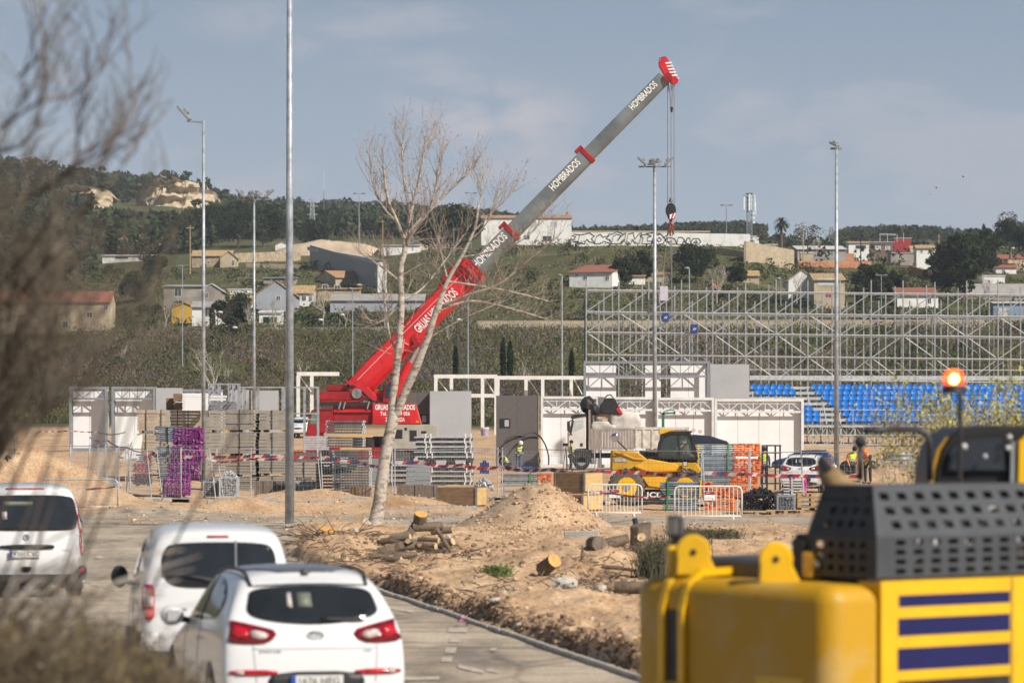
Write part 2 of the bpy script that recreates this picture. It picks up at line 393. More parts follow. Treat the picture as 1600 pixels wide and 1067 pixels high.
# kerb along the dug-up strip
km = mat('kerb_concrete', (.40,.37,.33), .85, 0, .2, 4, bump=.4)
mb = MB(); L0 = KA-KD*4; tot = 36.0; k = 0
while k < tot:
    a = L0+KD*k; b = L0+KD*(k+.985); q = KN*.045; off = KN*(.06*noise.noise(Vector((k*.31, 0, 0))))
    mb.add([(a-q+off).to_3d()+Vector((0,0,-.3)), (b-q+off).to_3d()+Vector((0,0,-.3)), (b+q+off).to_3d()+Vector((0,0,-.3)), (a+q+off).to_3d()+Vector((0,0,-.3)),
            (a-q+off).to_3d()+Vector((0,0,.06)), (b-q+off).to_3d()+Vector((0,0,.06)), (b+q+off).to_3d()+Vector((0,0,.06)), (a+q+off).to_3d()+Vector((0,0,.06))],
           [(0,3,2,1),(4,5,6,7),(0,1,5,4),(1,2,6,5),(2,3,7,6),(3,0,4,7)]); k += 1.0
tag(mb.build('kerb', km, bevel=.012), kind='structure')
mb = MB()
for (u0, u1, y) in ((340, 560, 799.0), (600, 770, 803.5)):      # low kerb edge of the cross road
    s = (y-HZ)/3; x = (u0-800)/s
    while x < (u1-800)/s:
        Y = FP/s+.5*noise.noise(Vector((x*.1, 0, 0))); z = gz(x+.5, Y); mb.box(x, x+.98, Y-.07, Y+.07, z-.2, z+.07+.02*random.random()); x += 1
for (u0, y0, u1, y1) in ((862,857,900,862),(902,863,942,866)):
    a = P(u0, y0, FP*2.78/(y0-HZ)); b = P(u1, y1, FP*2.78/(y1-HZ)); mb.bar(a, b, .12, .10)
tag(mb.build('kerb', km, bevel=.01), kind='structure')
# worn parking bay markings, thin paint on the lot
pm = mat('worn_paint', (.60,.56,.50), .9, 0, .2, 8, col2=(.36,.29,.22), thr=(.35,.6))
mb = MB()
for (u, y, wpx, hpx, sl_) in ((714,985,30,7,0),(710,1000,17,8,0),(703,1016,17,9,0),(697,1031,17,8,0),(735,1041,40,5,9),(768,1046,20,4,3),(620,948,50,4,8),(770,1015,10,5,0),(650,1062,70,5,-2)):
    def g(a, b): s = (b-HZ)/3; return ((a-800)/s, FP/s, gz((a-800)/s, FP/s)+.010)
    mb.quad(g(u-wpx/2, y+hpx/2), g(u+wpx/2, y+hpx/2+sl_), g(u+wpx/2+2, y-hpx/2+sl_), g(u-wpx/2+2, y-hpx/2))
tag(mb.build('parking_marking', pm), kind='structure')
# gravel and clods
gm = mat('gravel_stone', (.46,.33,.22), .95, 0, .3, 2, island=.35, bump=.5)
mb = MB(); cnt = 0
while cnt < 6500:
    r = random.random()
    if r < .55: Y = rnd(43, 108); u = rnd(440, 1260)
    elif r < .78: Y = rnd(98, 110); u = rnd(730, 940)
    elif r < .93: Y = rnd(110, 133); u = rnd(150, 760)
    else: Y = rnd(118, 140); u = rnd(-40, 1260)
    x = (u-800)*Y/FP
    if Y < 100 and dirtmask(x, Y) < .3: continue
    d = kerb_d(x, Y)
    rr = (.010+.042*random.random()**4)*(1.0 if Y < 60 else 1.25 if Y > 95 else 1.1)
    mb.rock((x, Y, gz(x, Y)+rr*.3), rr, (rnd(.8,1.3), rnd(.8,1.3), rnd(.5,.9))); cnt += 1
tag(mb.build('gravel', gm), kind='stuff')
dm_ = mat('shade_dark_clods', (.27,.18,.115), .95, 0, .3, 2, island=.35, bump=.6)  # darker soil colour stands in for the shade of the bank by the kerb
mb = MB()
for i in range(2000):
    t = rnd(-4, 26); d = abs(random.gauss(.30, .12)); p = KA+KD*t+KN*d
    if p.y > 80: continue
    rr = .018+.045*random.random()**2; mb.rock((p.x, p.y, gz(p.x, p.y)+rr*.2), rr, (rnd(.8,1.3), rnd(.8,1.3), rnd(.5,.9)))
for i in range(900):
    u, y = random.choice(((840,870),(990,905),(950,890),(520,850),(600,855),(700,850),(760,858),(890,850))); s = (y-HZ)/2.75; 
    x = (u-800)/s+random.gauss(0,.7); Y = FP/s+random.gauss(0,2.0); rr = .02+.05*random.random()**2; mb.rock((x, Y, gz(x, Y)+rr*.2), rr)
tag(mb.build('soil_clods', dm_), kind='stuff')
# ------------------------------------------------------------------ vegetation
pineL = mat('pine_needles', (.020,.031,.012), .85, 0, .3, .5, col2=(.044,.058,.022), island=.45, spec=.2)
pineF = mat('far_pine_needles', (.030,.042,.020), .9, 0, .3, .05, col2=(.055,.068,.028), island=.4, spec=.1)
cypL = mat('cypress_leaves', (.020,.035,.014), .85, 0, .3, .8, island=.4, spec=.2)
hedL = mat('hedge_leaves', (.030,.045,.018), .85, 0, .3, .8, island=.45, spec=.2)
brB = mat('dry_brush', (.12,.098,.068), .95, 0, .3, .03, col2=(.215,.175,.12), island=.5, spec=.1)
brO = mat('olive_brush', (.085,.085,.035), .95, 0, .3, .03, col2=(.16,.15,.065), island=.4, spec=.1)
brG = mat('green_brush', (.055,.075,.025), .95, 0, .3, .03, col2=(.095,.115,.04), island=.4, spec=.1)
brR = mat('purple_twigs', (.10,.082,.068), .95, 0, .3, .03, col2=(.165,.14,.12), island=.4, spec=.1)
bark = mat('bark_brown', (.13,.095,.07), .9, 0, .3, 5, bump=.4)
barkp = mat('bark_pale', (.22,.18,.15), .9, 0, .25, 5.0, col2=(.50,.45,.39), bump=1.0, bscale=16, stretch=(1,1,2.2), thr=(.38,.52))
rockm = mat('ochre_rock', (.42,.33,.21), .95, 0, .3, .25, col2=(.55,.45,.32), bump=.6, bscale=1, stretch=(1,1,3))
earth = mat('pale_earth', (.46,.36,.26), .95, 0, .25, .15, bump=.5, bscale=.8)
def leafq(mb, c, sz, n=None):
    a = Vector((rnd(-1,1), rnd(-1,1), rnd(-1,1))).normalized(); b = a.cross(Vector((rnd(-1,1), rnd(-1,1), rnd(-1,1)))).normalized()
    mb.add([c+a*sz, c-a*sz*.5+b*sz*.8, c-a*sz*.5-b*sz*.8], [(0,1,2)])
def crown(mb, c, rx, rz_, nl, per, sz, flat=.7):
    c = Vector(c); rx_ = rx
    for i in range(nl):
        while True:
            d = Vector((rnd(-1,1), rnd(-1,1), rnd(-.9,1)))
            if d.length < 1: break
        lc = c+Vector((d.x*rx_*.78, d.y*rx_*.78, d.z*rz_*.78)); lr = rx*rnd(.24,.42)
        for k in range(per):
            e = Vector((random.gauss(0,1), random.gauss(0,1), random.gauss(0,1))).normalized()
            q = lc+Vector((e.x, e.y, e.z*flat))*lr*rnd(.75,1.1); leafq(mb, q, sz*rnd(.6,1.3))
def pine(u, yb, hpx, wpx, Y, label, group='pine trees between the houses', nl=30, per=230, sz=.21, trunkh=.10, m=None, name='pine_tree', cat='tree'):
    Y = solveY(u, yb, Y)
    if nl > 20: hpx *= 1.08; wpx *= 1.16
    s = FP/Y; h = hpx/s; w_ = wpx/s; b = P(u, yb, Y)
    t = thing(name, label, cat, b, 0, group)
    mb = MB(); hb = h*trunkh
    mb.path([(0,0,-1.5), (rnd(-.1,.1),0,hb*.6), (rnd(-.3,.3),0,hb*1.3), (0,0,h*.75)], [h*.028, h*.024, h*.018, h*.008], 7)
    for k in range(5):
        a = rnd(0, 6.28); z = h*rnd(.35,.65); mb.tube((0,0,z), (math.cos(a)*w_*.33, math.sin(a)*w_*.33, z+h*.14), h*.012, h*.004, 5)
    mb.build('trunk', bark, t)
    mb = MB(); crown(mb, (0,0,h*(trunkh+1)/2+.02*h), w_/2, h*(1-trunkh)/2*1.05, nl, per, sz*max(1, h/9)); mb.build('crown', m or pineL, t)
    return t
PINES = [(330,388,62,62,880,'broad dark pine at the left end of the clump left of the tall steel pole'),
 (372,390,72,75,890,'tallest dark pine in the middle of the clump left of the tall steel pole'),
 (412,388,66,60,880,'dark pine at the right end of the clump, just left of the tall steel pole'),
 (285,392,48,46,900,'smaller pine left of the big clump beside the wooden power pole'),
 (488,390,44,46,860,'bushy pine below the lattice pylon beside the sandy bank'),
 (672,398,64,62,760,'left half of the dark pine pair behind the bare tree, left of the crane boom'),
 (716,400,78,66,765,'right half of the dark pine pair behind the bare tree, touching the crane boom'),
 (972,446,40,36,690,'low pine leaning over the right end of the white barn'),
 (1000,442,46,44,695,'round pine between the white barn and the yellow house'),
 (1087,443,62,66,690,'wide round pine under the right end of the graffiti wall'),
 (1150,448,36,30,680,'small dark pine in front of the cream house right of the round pine'),
 (1362,478,66,52,660,'dark pine right of the cypress beside the balcony house'),
 (1395,474,48,36,665,'low dark pine behind the white building at the right'),
 (1482,470,88,70,670,'front left pine of the dark group at the right side'),
 (1505,476,112,60,680,'tallest pine of the dark group at the right side'),
 (1535,445,84,56,700,'back right pine of the dark group at the right side'),
 (1578,398,58,60,860,'pine at the right edge of the photo above the red roof'),
 (1610,398,50,60,850,'pine cut by the right edge of the photo'),
 (366,520,58,56,625,'dark green pine in front of the white house between two lamp poles'),
 (212,474,46,52,640,'dark bush-like pine right of the long red roofed house'),
 (238,436,40,40,740,'pale green pine on the left slope above the concrete house'),
 (160,392,26,44,930,'low pine beside the flat white roof at the left'),
 (205,392,28,40,930,'low round pine above the flat white roof at the left')]
for p in PINES: pine(*p)
pine(1187,380,30,30,830,'small grey bare tree beside the telecom mast', nl=6, per=30, sz=.2, m=brR, group=None, name='bare_tree')
pine(1262,386,40,52,820,'pale green leafy tree behind the warehouse at the palm tree', nl=12, per=60, m=brO, group=None, name='leafy_tree')
pine(1220,386,24,20,825,'dense shrub at the foot of the palm tree', nl=6, per=60, m=brR, group=None, name='shrub', cat='shrub')
def cypress(u, yb, hpx, wpx, Y, label):
    s = FP/Y; h = hpx/s; w_ = wpx/s; t = thing('cypress_tree', label, 'tree', P(u, yb, Y), 0, 'slender cypress trees')
    MB().tube((0,0,-1), (0,0,h*.5), h*.02, h*.01, 6).build('trunk', bark, t)
    mb = MB()
    for k in range(900):
        z = random.random(); r = w_/2*min(1, 2.2*(1-z)**.7)*min(1, .5+z*4)*rnd(.6,1.05); a = rnd(0, 6.28)
        leafq(mb, Vector((math.cos(a)*r, math.sin(a)*r, h*(.04+.96*z))), .16*rnd(.7,1.3))
    mb.build('crown', cypL, t)
for c in [(1342,486,62,13,655,'dark cypress beside the balcony house and the right lamp pole'), (712,592,52,8,455,'single dark cypress beside the black lamp post under the boom'),
          (786,590,62,8,450,'left of the two dark cypresses behind the white steel frames'), (797,588,54,9,452,'right of the two dark cypresses behind the white steel frames'),
          (893,590,42,8,455,'dark cypress just left of the stacked white cabin'), (1537,392,42,10,870,'narrow cypress top rising above the dark pine group'), (332,520,44,9,600,'thin cypress left of the grey house')]: cypress(*c)
# palm
t = thing('palm_tree', 'palm tree with drooping fronds on top of the stone terrace wall', 'tree', P(1221, 384, 815))
MB().path([(0,0,-.5),(0,0,3),(0,0,5)], [.32,.26,.3], 8).build('trunk', bark, t)
mb = MB()
for k in range(60):
    a = rnd(0,6.28); e = rnd(-.9,1.2); L = 1.9; p = [Vector((0,0,5.2))]
    for q in range(1,5):
        tt = q/4; p.append(Vector((math.cos(a)*math.cos(e)*L*tt, math.sin(a)*math.cos(e)*L*tt, 5.2+math.sin(e)*L*tt-.9*tt*tt)))
    for q in range(4):
        sd = Vector((-math.sin(a), math.cos(a), 0))*.20
        mb.add([p[q]-sd, p[q]+sd, p[q+1]+sd*.8, p[q+1]-sd*.8], [(0,1,2,3)])
mb.build('crown', cypL, t)
# far-off pine wood: one mass
mb = MB(); n = 0
while n < 4300:
    u = rnd(-80, 1680); Y = rnd(960, 1980)
    lim = 1000 if u < 330 else 1200 if u < 740 else 1480
    if Y < lim: continue
    if 205 < u < 335 and 1440 < Y < 1530: continue
    x = (u-800)*Y/FP
    if 1195 < u < 1306: n += .5; continue
    if noise.noise(Vector((x*.012, Y*.012, 2))) < -.28 and Y < 1500: continue
    h = rnd(3.2, 9.5)*(.62 if u > 880 else 1); w_ = h*rnd(.24,.46); z = gz(x, Y)
    mb.tube((x, Y, z-1), (x, Y, z+h*.4), .2, .12, 3, False)
    for k in range(46):
        e = Vector((random.gauss(0,1), random.gauss(0,1)*.6-.3, random.gauss(0,1))).normalized()
        leafq(mb, Vector((x+e.x*w_*rnd(.7,1.1), Y+e.y*w_, z+h*.6+e.z*h*.40*rnd(.7,1.1))), h*.15)
    n += 1
# low pine scrub on the near wooded slope at the left
while n < 5000:
    u = rnd(-60, 300); Y = rnd(800, 1000); x = (u-800)*Y/FP
    if u > 140 and Y < 920: n += 1; continue
    h = rnd(3, 6); w_ = h*.42; z = gz(x, Y)
    for k in range(50):
        e = Vector((random.gauss(0,1), random.gauss(0,1)*.6, random.gauss(0,1))).normalized(); leafq(mb, Vector((x+e.x*w_, Y+e.y*w_, z+h*.5+e.z*h*.45)), h*.15)
    n += 1
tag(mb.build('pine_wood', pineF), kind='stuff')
# brush on the slope behind the site
def brush(name, m, n, sel, hr, wid, dens=8):
    mb = MB(); c = 0; tries = 0
    while c < n and tries < n*30:
        tries += 1
        u, Y = rnd(-60, 1660), rnd(400, 596); r = sel(u, Y)
        if random.random() > r: continue
        x = (u-800)*Y/FP; z = gz(x, Y); h = rnd(*hr); w_ = h*wid
        for k in range(dens):
            a = Vector((x+random.gauss(0,w_*.25), Y+random.gauss(0,w_*.25), z-.1)); tip = a+Vector((random.gauss(0,w_*.35), random.gauss(0,w_*.3), h*rnd(.6,1)))
            sd = Vector((rnd(.03,.09), 0, 0)); mid = a.lerp(tip, .55)
            mb.add([a, mid+sd, tip, mid-sd], [(0,1,2,3)])
        for k in range(22):
            leafq(mb, Vector((x+random.gauss(0,w_*.45), Y+random.gauss(0,w_*.4), z+h*rnd(.15,.95)*(1-.0))), rnd(.07,.20))
        c += 1
    tag(mb.build(name, m), kind='stuff')
nz_ = lambda x, y, k: noise.noise(Vector((x*.006, y*.02, k)))
brush('dry_brush', brB, 5000, lambda u, Y: .38+1.6*nz_(u, Y, 1)+(.35 if u < 300 else 0), (.7,1.9), 1.2)
brush('leafless_thicket', brR, 2600, lambda u, Y: .30+1.5*nz_(u, Y, 9)+(.3 if 560 < u < 900 else 0), (.9,2.3), 1.2)
brush('olive_brush', brO, 2300, lambda u, Y: .3+1.2*nz_(u, Y, 5)+(.6 if 440 < u < 570 and Y > 470 else 0), (1.0,2.4), 1.0)
brush('green_brush', brG, 2600, lambda u, Y: .2+1.2*nz_(u, Y, 7)+(.6 if Y > 560 else 0), (.7,1.8), 1.2)
# weeds and shrubs over the hillside between the houses
mb = MB()
for i in range(8000):
    u = rnd(-60, 1660); Y = rnd(608, 830); x = (u-800)*Y/FP
    if nz_(u, Y, 3) < -.12: continue
    z = gz(x, Y); h = rnd(.25,.9)
    for k in range(7): leafq(mb, Vector((x+random.gauss(0,h*.9), Y+random.gauss(0,h), z+h*rnd(0,.7))), rnd(.12,.3))
tag(mb.build('hillside_weeds', brG), kind='stuff')
mb = MB()
for i in range(4200):
    u = rnd(-60, 1660); Y = rnd(606, 830); x = (u-800)*Y/FP
    if nz_(u, Y, 13) < -.02: continue
    z = gz(x, Y); h = rnd(.4,1.9)
    for k in range(12): leafq(mb, Vector((x+random.gauss(0,h*.7), Y+random.gauss(0,h), z+h*rnd(0,.9))), rnd(.12,.28))
tag(mb.build('dry_scrub', brB), kind='stuff')
mb = MB(); n = 0
while n < 620:
    u = rnd(-60, 1660); Y = rnd(608, 840); x = (u-800)*Y/FP
    if nz_(u, Y, 21)+.25*(u < 300)+.1*(u > 1180) < .02 and random.random() < .85: n += 1; continue
    z = gz(x, Y); r = rnd(.6,1.7)
    for k in range(int(70*r)):
        e = Vector((random.gauss(0,1), random.gauss(0,1), random.gauss(0,1))).normalized(); leafq(mb, Vector((x+e.x*r*rnd(.7,1.1), Y+e.y*r, z+r*.5+e.z*r*.7)), rnd(.14,.3))
    n += 1
n = 0
while n < 520:
    u = rnd(890, 1660); Y = rnd(835, 1480); x = (u-800)*Y/FP
    if nz_(u, Y, 41) < -.2: n += 1; continue
    z = gz(x, Y); r = rnd(.9,3.0)
    for k in range(34):
        e = Vector((random.gauss(0,1), random.gauss(0,1), random.gauss(0,1))).normalized(); leafq(mb, Vector((x+e.x*r*rnd(.7,1.1), Y+e.y*r, z+r*.6+e.z*r*.7)), r*rnd(.14,.28))
    n += 1
n = 0
while n < 130:
    u = rnd(-60, 1660); Y = rnd(430, 600)
    if nz_(u, Y, 31) < -.02: n += .2; continue
    x = (u-800)*Y/FP; z = gz(x, Y); r = rnd(.7,2.0)
    for k in range(int(90*r)):
        e = Vector((random.gauss(0,1), random.gauss(0,1), random.gauss(0,1))).normalized(); leafq(mb, Vector((x+e.x*r*rnd(.7,1.1), Y+e.y*r, z+r*.6+e.z*r*.8)), rnd(.12,.26))
    n += 1
tag(mb.build('evergreen_scrub', pineL), kind='stuff')
# hedge
def hedge(u0, u1, yb, hpx, Y, label, m=hedL):
    s = FP/Y; L = (u1-u0)/s; h = hpx/s; t = thing('hedge', label, 'hedge', P(u0, yb, Y)); mb = MB()
    for k in range(int(L*h*45)): leafq(mb, Vector((rnd(0,L), random.gauss(0,.5), h*rnd(-.3,1)*(.85+.2*noise.noise(Vector((k*.01,0,0)))))), .22)
    mb.build('foliage', m, t)
hedge(470, 600, 511, 24, 612, 'dark clipped hedge below the long white building')
hedge(340, 395, 560, 62, 585, 'tall dark green thicket below the white house', hedL)
# bare trees of the middle distance
def branchset(mb, p, d, L, r, depth, spread=.5, up=.12, n=3, minr=.004, ns=4, tips=None, lean=None):
    pts = [p]; q = p; dd = d.copy(); k = 4
    for i in range(k):
        dd = (dd+Vector((rnd(-1,1), rnd(-1,1), rnd(-1,1)))*.16+Vector((0,0,up))*.5+(lean or Vector((0,0,0)))).normalized(); q = q+dd*L/k; pts.append(q)
    mb.path(pts, [max(minr, r*(1-.45*i/k)) for i in range(k+1)], ns, False)
    if depth <= 0:
        if tips is not None: tips.append(q)
        return
    for i in range(n):
        t = rnd(.35,1) if i else 1; b = pts[max(1, int(round(t*k)))]
        nd = (dd+Vector((rnd(-1,1), rnd(-1,1), rnd(-.6,.9)))*spread*1.1).normalized()
        branchset(mb, b, nd, L*rnd(.55,.8), r*.55 if i else r*.62, depth-1, spread, up, n, minr, max(3, ns-1), tips, lean)
def baretree(u, yb, hpx, Y, label, depth=4, name='bare_tree', m=None, group='bare trees in front of the hillside houses', n=3):
    s = FP/Y; h = hpx/s; t = thing(name, label, 'tree', P(u, yb, Y), 0, group)
    mb = MB(); mb.path([(0,0,-.5), (0,0,h*.18), (.05*h,0,h*.3)], [h*.022, h*.018, h*.015], 6); mb.build('trunk', m or barkp, t)
    mb = MB()
    for k in range(4): branchset(mb, Vector((.03*h,0,h*(.18+.04*k))), Vector((rnd(-.6,.6), rnd(-.6,.6), 1)).normalized(), h*.30, h*.012, depth, .65, .12, n, .012*Y/600)
    mb.build('branches', m or barkp, t); return t
for a in [(420,545,85,600,'bare tree below the grey gabled house, right of the thick steel pole'), (257,520,60,600,'bare tree under the concrete house at the left'),
          (505,505,60,610,'bare pale tree before the stone house at the hedge'), (540,512,45,608,'small bare tree before the long white building'),
          (388,520,50,600,'bare tree among the dark green thicket left of the thick pole'), (330,640,110,430,'bare tree with pale stems behind the lifting racks'),
          (1120,470,60,640,'bare tree in front of the small orange shed'), (1275,400,30,800,'little bare tree behind the brick wall'),
          (1540,475,50,640,'bare shrubby tree right of the pine group'), (1030,470,55,645,'bare tree in front of the yellow house'), (1245,470,45,640,'small bare conifer beside the balcony house')]:
    baretree(*a, depth=3)
for k in range(30):
    u = [70,110,150,190,232,262,350,378,445,470,520,548,575,640,668,700,745,765,820,842,865,905,960,1010,1060,1130,1190,1290,1400,1500][k]; Y = rnd(430,585); x = (u-800)*Y/FP; z = gz(x, Y); yb_ = HZ-(z-CZ)*FP/Y
    baretree(u, yb_, rnd(2.6,4.6)*FP/Y, Y, 'leafless young tree standing in the brushy slope behind the site', depth=2, group='leafless trees in the brushy slope', m=[barkp, brB, brR][k % 3])
# ------------------------------------------------------------------ cliffs and banks
def mesa(u0, u1, yt, yb, Y, seed):
    s = FP/Y; n = 40; mb = MB(); x0 = (u0-800)/s; x1 = (u1-800)/s; zt = CZ+(HZ-yt)/s; zb = CZ+(HZ-yb)/s; rows = 9
    vs = []
    for j in range(rows+1):
        for i in range(n+1):
            t = i/n; x = lerp(x0, x1, t); e = (math.sin(math.pi*min(1, max(0, t)))**.25)*(.86+.28*noise.noise(Vector((t*9, seed, 0))))
            z = lerp(zb-6, lerp(zb, zt, e), j/rows); dy = 6*(1-j/rows)+(2.6 if j % 3 == 0 else 0)+6*noise.noise(Vector((x*.16, j*.35, seed)))+2.5*noise.noise(Vector((x*.6, j*1.1, seed)))
            vs.append((x, Y-dy+20*(abs(t-.5)*2)**3, z+1.1*noise.noise(Vector((x*.15, j*.7, seed)))))
    for i in range(n+1): t = i/n; x = lerp(x0, x1, t); vs.append((x, Y+45, zb))
    mb.add(vs, [(j*(n+1)+i, j*(n+1)+i+1, (j+1)*(n+1)+i+1, (j+1)*(n+1)+i) for j in range(rows+1) for i in range(n)])
    tag(mb.build('rock_cliff', rockm), kind='structure')
mesa(205, 338, 286, 318, 1480, 3); mesa(70, 168, 288, 304, 1450, 5)
mesa(222, 320, 277, 296, 1500, 8)
for (u0, u1, yt, yb, Y) in ((425,600,366,392,930),(600,760,372,390,940),(168,258,362,382,960)):
    s = FP/Y; n = 50; vs = []; mb = MB()
    for j in range(7):
        for i in range(n+1):
            t = i/n; x = lerp((u0-800)/s, (u1-800)/s, t); e = (math.sin(math.pi*t)**.4)*(.75+.4*noise.noise(Vector((x*.08, 0, u0)))); zb = CZ+(HZ-yb)/s; zt = lerp(zb-2, CZ+(HZ-yt)/s, e)
            vs.append((x, Y-7+j*2.2, lerp(zb-3, zt, math.sin(min(1, j/4)*math.pi/2))+.5*noise.noise(Vector((x*.3, j*.9, 1)))))
    mb.add(vs, [(j*(n+1)+i, j*(n+1)+i+1, (j+1)*(n+1)+i+1, (j+1)*(n+1)+i) for j in range(6) for i in range(n)])
    tag(mb.build('earth_bank', earth), kind='structure')
for (u, yb, h, w_, l) in ((18,272,26,34,'leftmost pine on the skyline behind the bare shrub'),(50,272,24,34,'second skyline pine from the left edge'),(78,274,26,30,'third skyline pine, left of the ochre cliff top'),(118,284,24,30,'skyline pine above the left cliff'),
    (188,302,22,26,'skyline pine left of the layered cliff'),(228,300,24,30,'pine on the left shoulder of the layered cliff'),(262,284,18,30,'pine on the top of the layered cliff'),(290,288,20,24,'pine on the right top of the layered cliff'),(322,304,28,24,'pine at the right end of the layered cliff, behind the lamp pole'),
    (350,322,26,26,'skyline pine just right of the layered cliff')):
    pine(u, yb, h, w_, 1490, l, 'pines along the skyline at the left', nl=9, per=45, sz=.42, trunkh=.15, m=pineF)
# ------------------------------------------------------------------ houses on the hillside
plas = mat('white_render', (.62,.59,.54), .9, 0, .2, .5, col2=(.82,.81,.78), thr=(.3,.5))
plasc = mat('cream_render', (.50,.41,.28), .9, 0, .2, .35)
plasg = mat('blueish_grey_render', (.36,.38,.42), .9, 0, .12, .3)
conc = mat('bare_concrete', (.35,.31,.27), .9, 0, .2, .4)
stone = mat('rubble_stone', (.38,.30,.20), .95, 0, .35, 1.2, bump=.8, bscale=3)
tanw = mat('tan_masonry', (.47,.38,.26), .95, 0, .15, .3, stretch=(1,1,4))
brick = mat('orange_brick', (.42,.18,.09), .9, 0, .2, 1)
bbrown = mat('brown_brick', (.19,.125,.095), .9, 0, .2, 1)
tile = mat('clay_tiles', (.33,.17,.085), .9, 0, .35, 1.1, col2=(.47,.30,.17), bump=.6, stretch=(4,1,1))
tilet = mat('tan_tiles', (.42,.29,.15), .9, 0, .35, 1.1, bump=.6, stretch=(4,1,1))
tiler = mat('red_tiles', (.30,.11,.07), .9, 0, .25, 1.1, stretch=(4,1,1))
rgrey = mat('grey_roofing', (.36,.34,.32), .9, 0, .15, .5)
rwhite = mat('pale_roofing', (.58,.57,.55), .8, 0, .1, .5)
yel = mat('ochre_yellow_render', (.56,.34,.06), .9, 0, .1, .5)
rdw = mat('dark_red_render', (.33,.035,.045), .9, 0, .1, .5)
pane = mat('window_dark', (.05,.055,.06), .3, 0, .3, 1)
shut = mat('roller_shutter', (.50,.50,.50), .7, 0, .1, 1, stretch=(1,1,8))
blueg = mat('blue_grey_sheet', (.22,.30,.40), .7, 0, .1, .5)
def house(label, u0, u1, yb, Y, eave, ridge, style='x', wall=plas, roof=tile, wins=(), depth=9, rz=0, name='house', cat='house', chim=(), over=.35, side=None, group=None):
    Y = solveY((u0+u1)/2, yb, Y)
    s = FP/Y; w_ = (u1-u0)/s; h = eave/s; r = ridge/s; c = P((u0+u1)/2, yb, Y)
    t = thing(name, label, cat, c, rz, group); D = depth; x0, x1 = -w_/2, w_/2
    mb = MB(); mb.box(x0, x1, 0, D, -4, h)
    if style == 'y': mb.add([(x0,0,h),(x1,0,h),(0,0,h+r),(x0,D,h),(x1,D,h),(0,D,h+r)], [(0,1,2),(3,5,4)])
    if style == 'x': mb.add([(x0,0,h),(x0,D,h),(x0,D/2,h+r),(x1,0,h),(x1,D,h),(x1,D/2,h+r)], [(0,2,1),(3,4,5)])
    if style == 'm': mb.add([(x0,0,h),(x0,D,h),(x0,D,h+r),(x1,0,h),(x1,D,h),(x1,D,h+r)], [(0,2,1),(3,4,5),(1,2,5,4)])
    wl = mb.build('wall', wall, t)
    mb = MB(); th = .16; o = over
    if style == 'x':
        sl = r/(D/2); mb.prism([(-o,h-o*sl+.03),(D/2,h+r+.03),(D+o,h-o*sl+.03),(D+o,h-o*sl+th),(D/2,h+r+th),(-o,h-o*sl+th)], 'x', x0-o*.6, x1+o*.6)
    elif style == 'y':
        sl = r/(w_/2); mb.prism([(x0-o,h-o*sl+.03),(0,h+r+.03),(x1+o,h-o*sl+.03),(x1+o,h-o*sl+th),(0,h+r+th),(x0-o,h-o*sl+th)], 'y', -o*.6, D+o*.6)
    elif style == 'm':
        sl = r/D; mb.prism([(-o,h-o*sl+.03),(D+o,h+r+o*sl+.03),(D+o,h+r+o*sl+th),(-o,h-o*sl+th)], 'x', x0-o*.6, x1+o*.6)
    else: mb.box(x0-.12, x1+.12, -.12, D+.12, h+.003, h+.25)
    rf = mb.build('roof', roof, t)
    for (cx, cz, ch) in chim:
        x = (cx-(u0+u1)/2)/s; mb = MB(); mb.box(x-.3, x+.3, D*.4, D*.4+.6, cz/s-1.5, (cz+ch)/s); mb.box(x-.38, x+.38, D*.4-.08, D*.4+.68, (cz+ch)/s+.003, (cz+ch)/s+.12); mb.build('chimney', brick, rf)
    for q in wins:
        wx, wz, ww, wh = q[:4]; m = q[4] if len(q) > 4 else pane
        x = (wx-(u0+u1)/2)/s; z = (yb-wz)/s; a = ww/s/2; b = wh/s/2
        mb = MB()
        mb.box(x-a-.08, x+a+.08, -.06, .02, z-b-.1, z-b); mb.box(x-a-.08, x+a+.08, -.05, .02, z+b, z+b+.07)
        mb.box(x-a-.08, x-a, -.05, .02, z-b, z+b); mb.box(x+a, x+a+.08, -.05, .02, z-b, z+b); mb.box(x-.03, x+.03, -.045, -.02, z-b, z+b)
        f = mb.build('window', steelw, t); MB().box(x-a, x+a, -.02, .015, z-b, z+b).build('pane', m, f)
    return t
house('two storey white house on the ridge beside the graffiti wall, behind the boom', 752, 893, 383, 790, 42, 5, 'x', plas, tile, [(833,351,10,8,shut),(865,351,10,8,shut),(806,371,6,6),(823,371,9,6),(855,373,14,8),(780,371,8,6)], 8, chim=((886,44,8),))
house('white rendered barn with old tile roof standing below the graffiti wall', 888, 958, 453, 700, 27, 14, 'm', plas, tiler, [(914,434,6,5),(950,435,5,6),(900,430,4,3)], 11, rz=R(-18), chim=())
house('long cream house with red tiled roof behind the bare shrub at the left', -20, 172, 522, 640, 50, 17, 'x', plasc, tiler, [(140,492,8,8),(102,507,8,9),(60,495,8,9),(165,480,6,7),(20,495,8,9)], 9)
house('bare concrete building with a square opening at the left foot of the hill', 256, 318, 484, 650, 36, 4, 'm', conc, rgrey, [(278,457,10,12)], 8)
house('pale gabled annex joined to the concrete building', 315, 346, 484, 655, 30, 10, 'y', conc, rwhite, [(323,462,4,8)], 8)
house('small ochre yellow house behind the left lamp pole', 268, 308, 506, 640, 24, 9, 'y', yel, yel, [(304,492,3,6)], 5)
house('low white house with tan roof and dark window behind the left lamp pole', 300, 362, 512, 645, 32, 9, 'x', plas, rgrey, [(325,488,12,12,)], 8)
house('white house with tan gable roof half hidden by the dark pine', 358, 394, 500, 650, 26, 12, 'x', plas, tilet, [], 8)
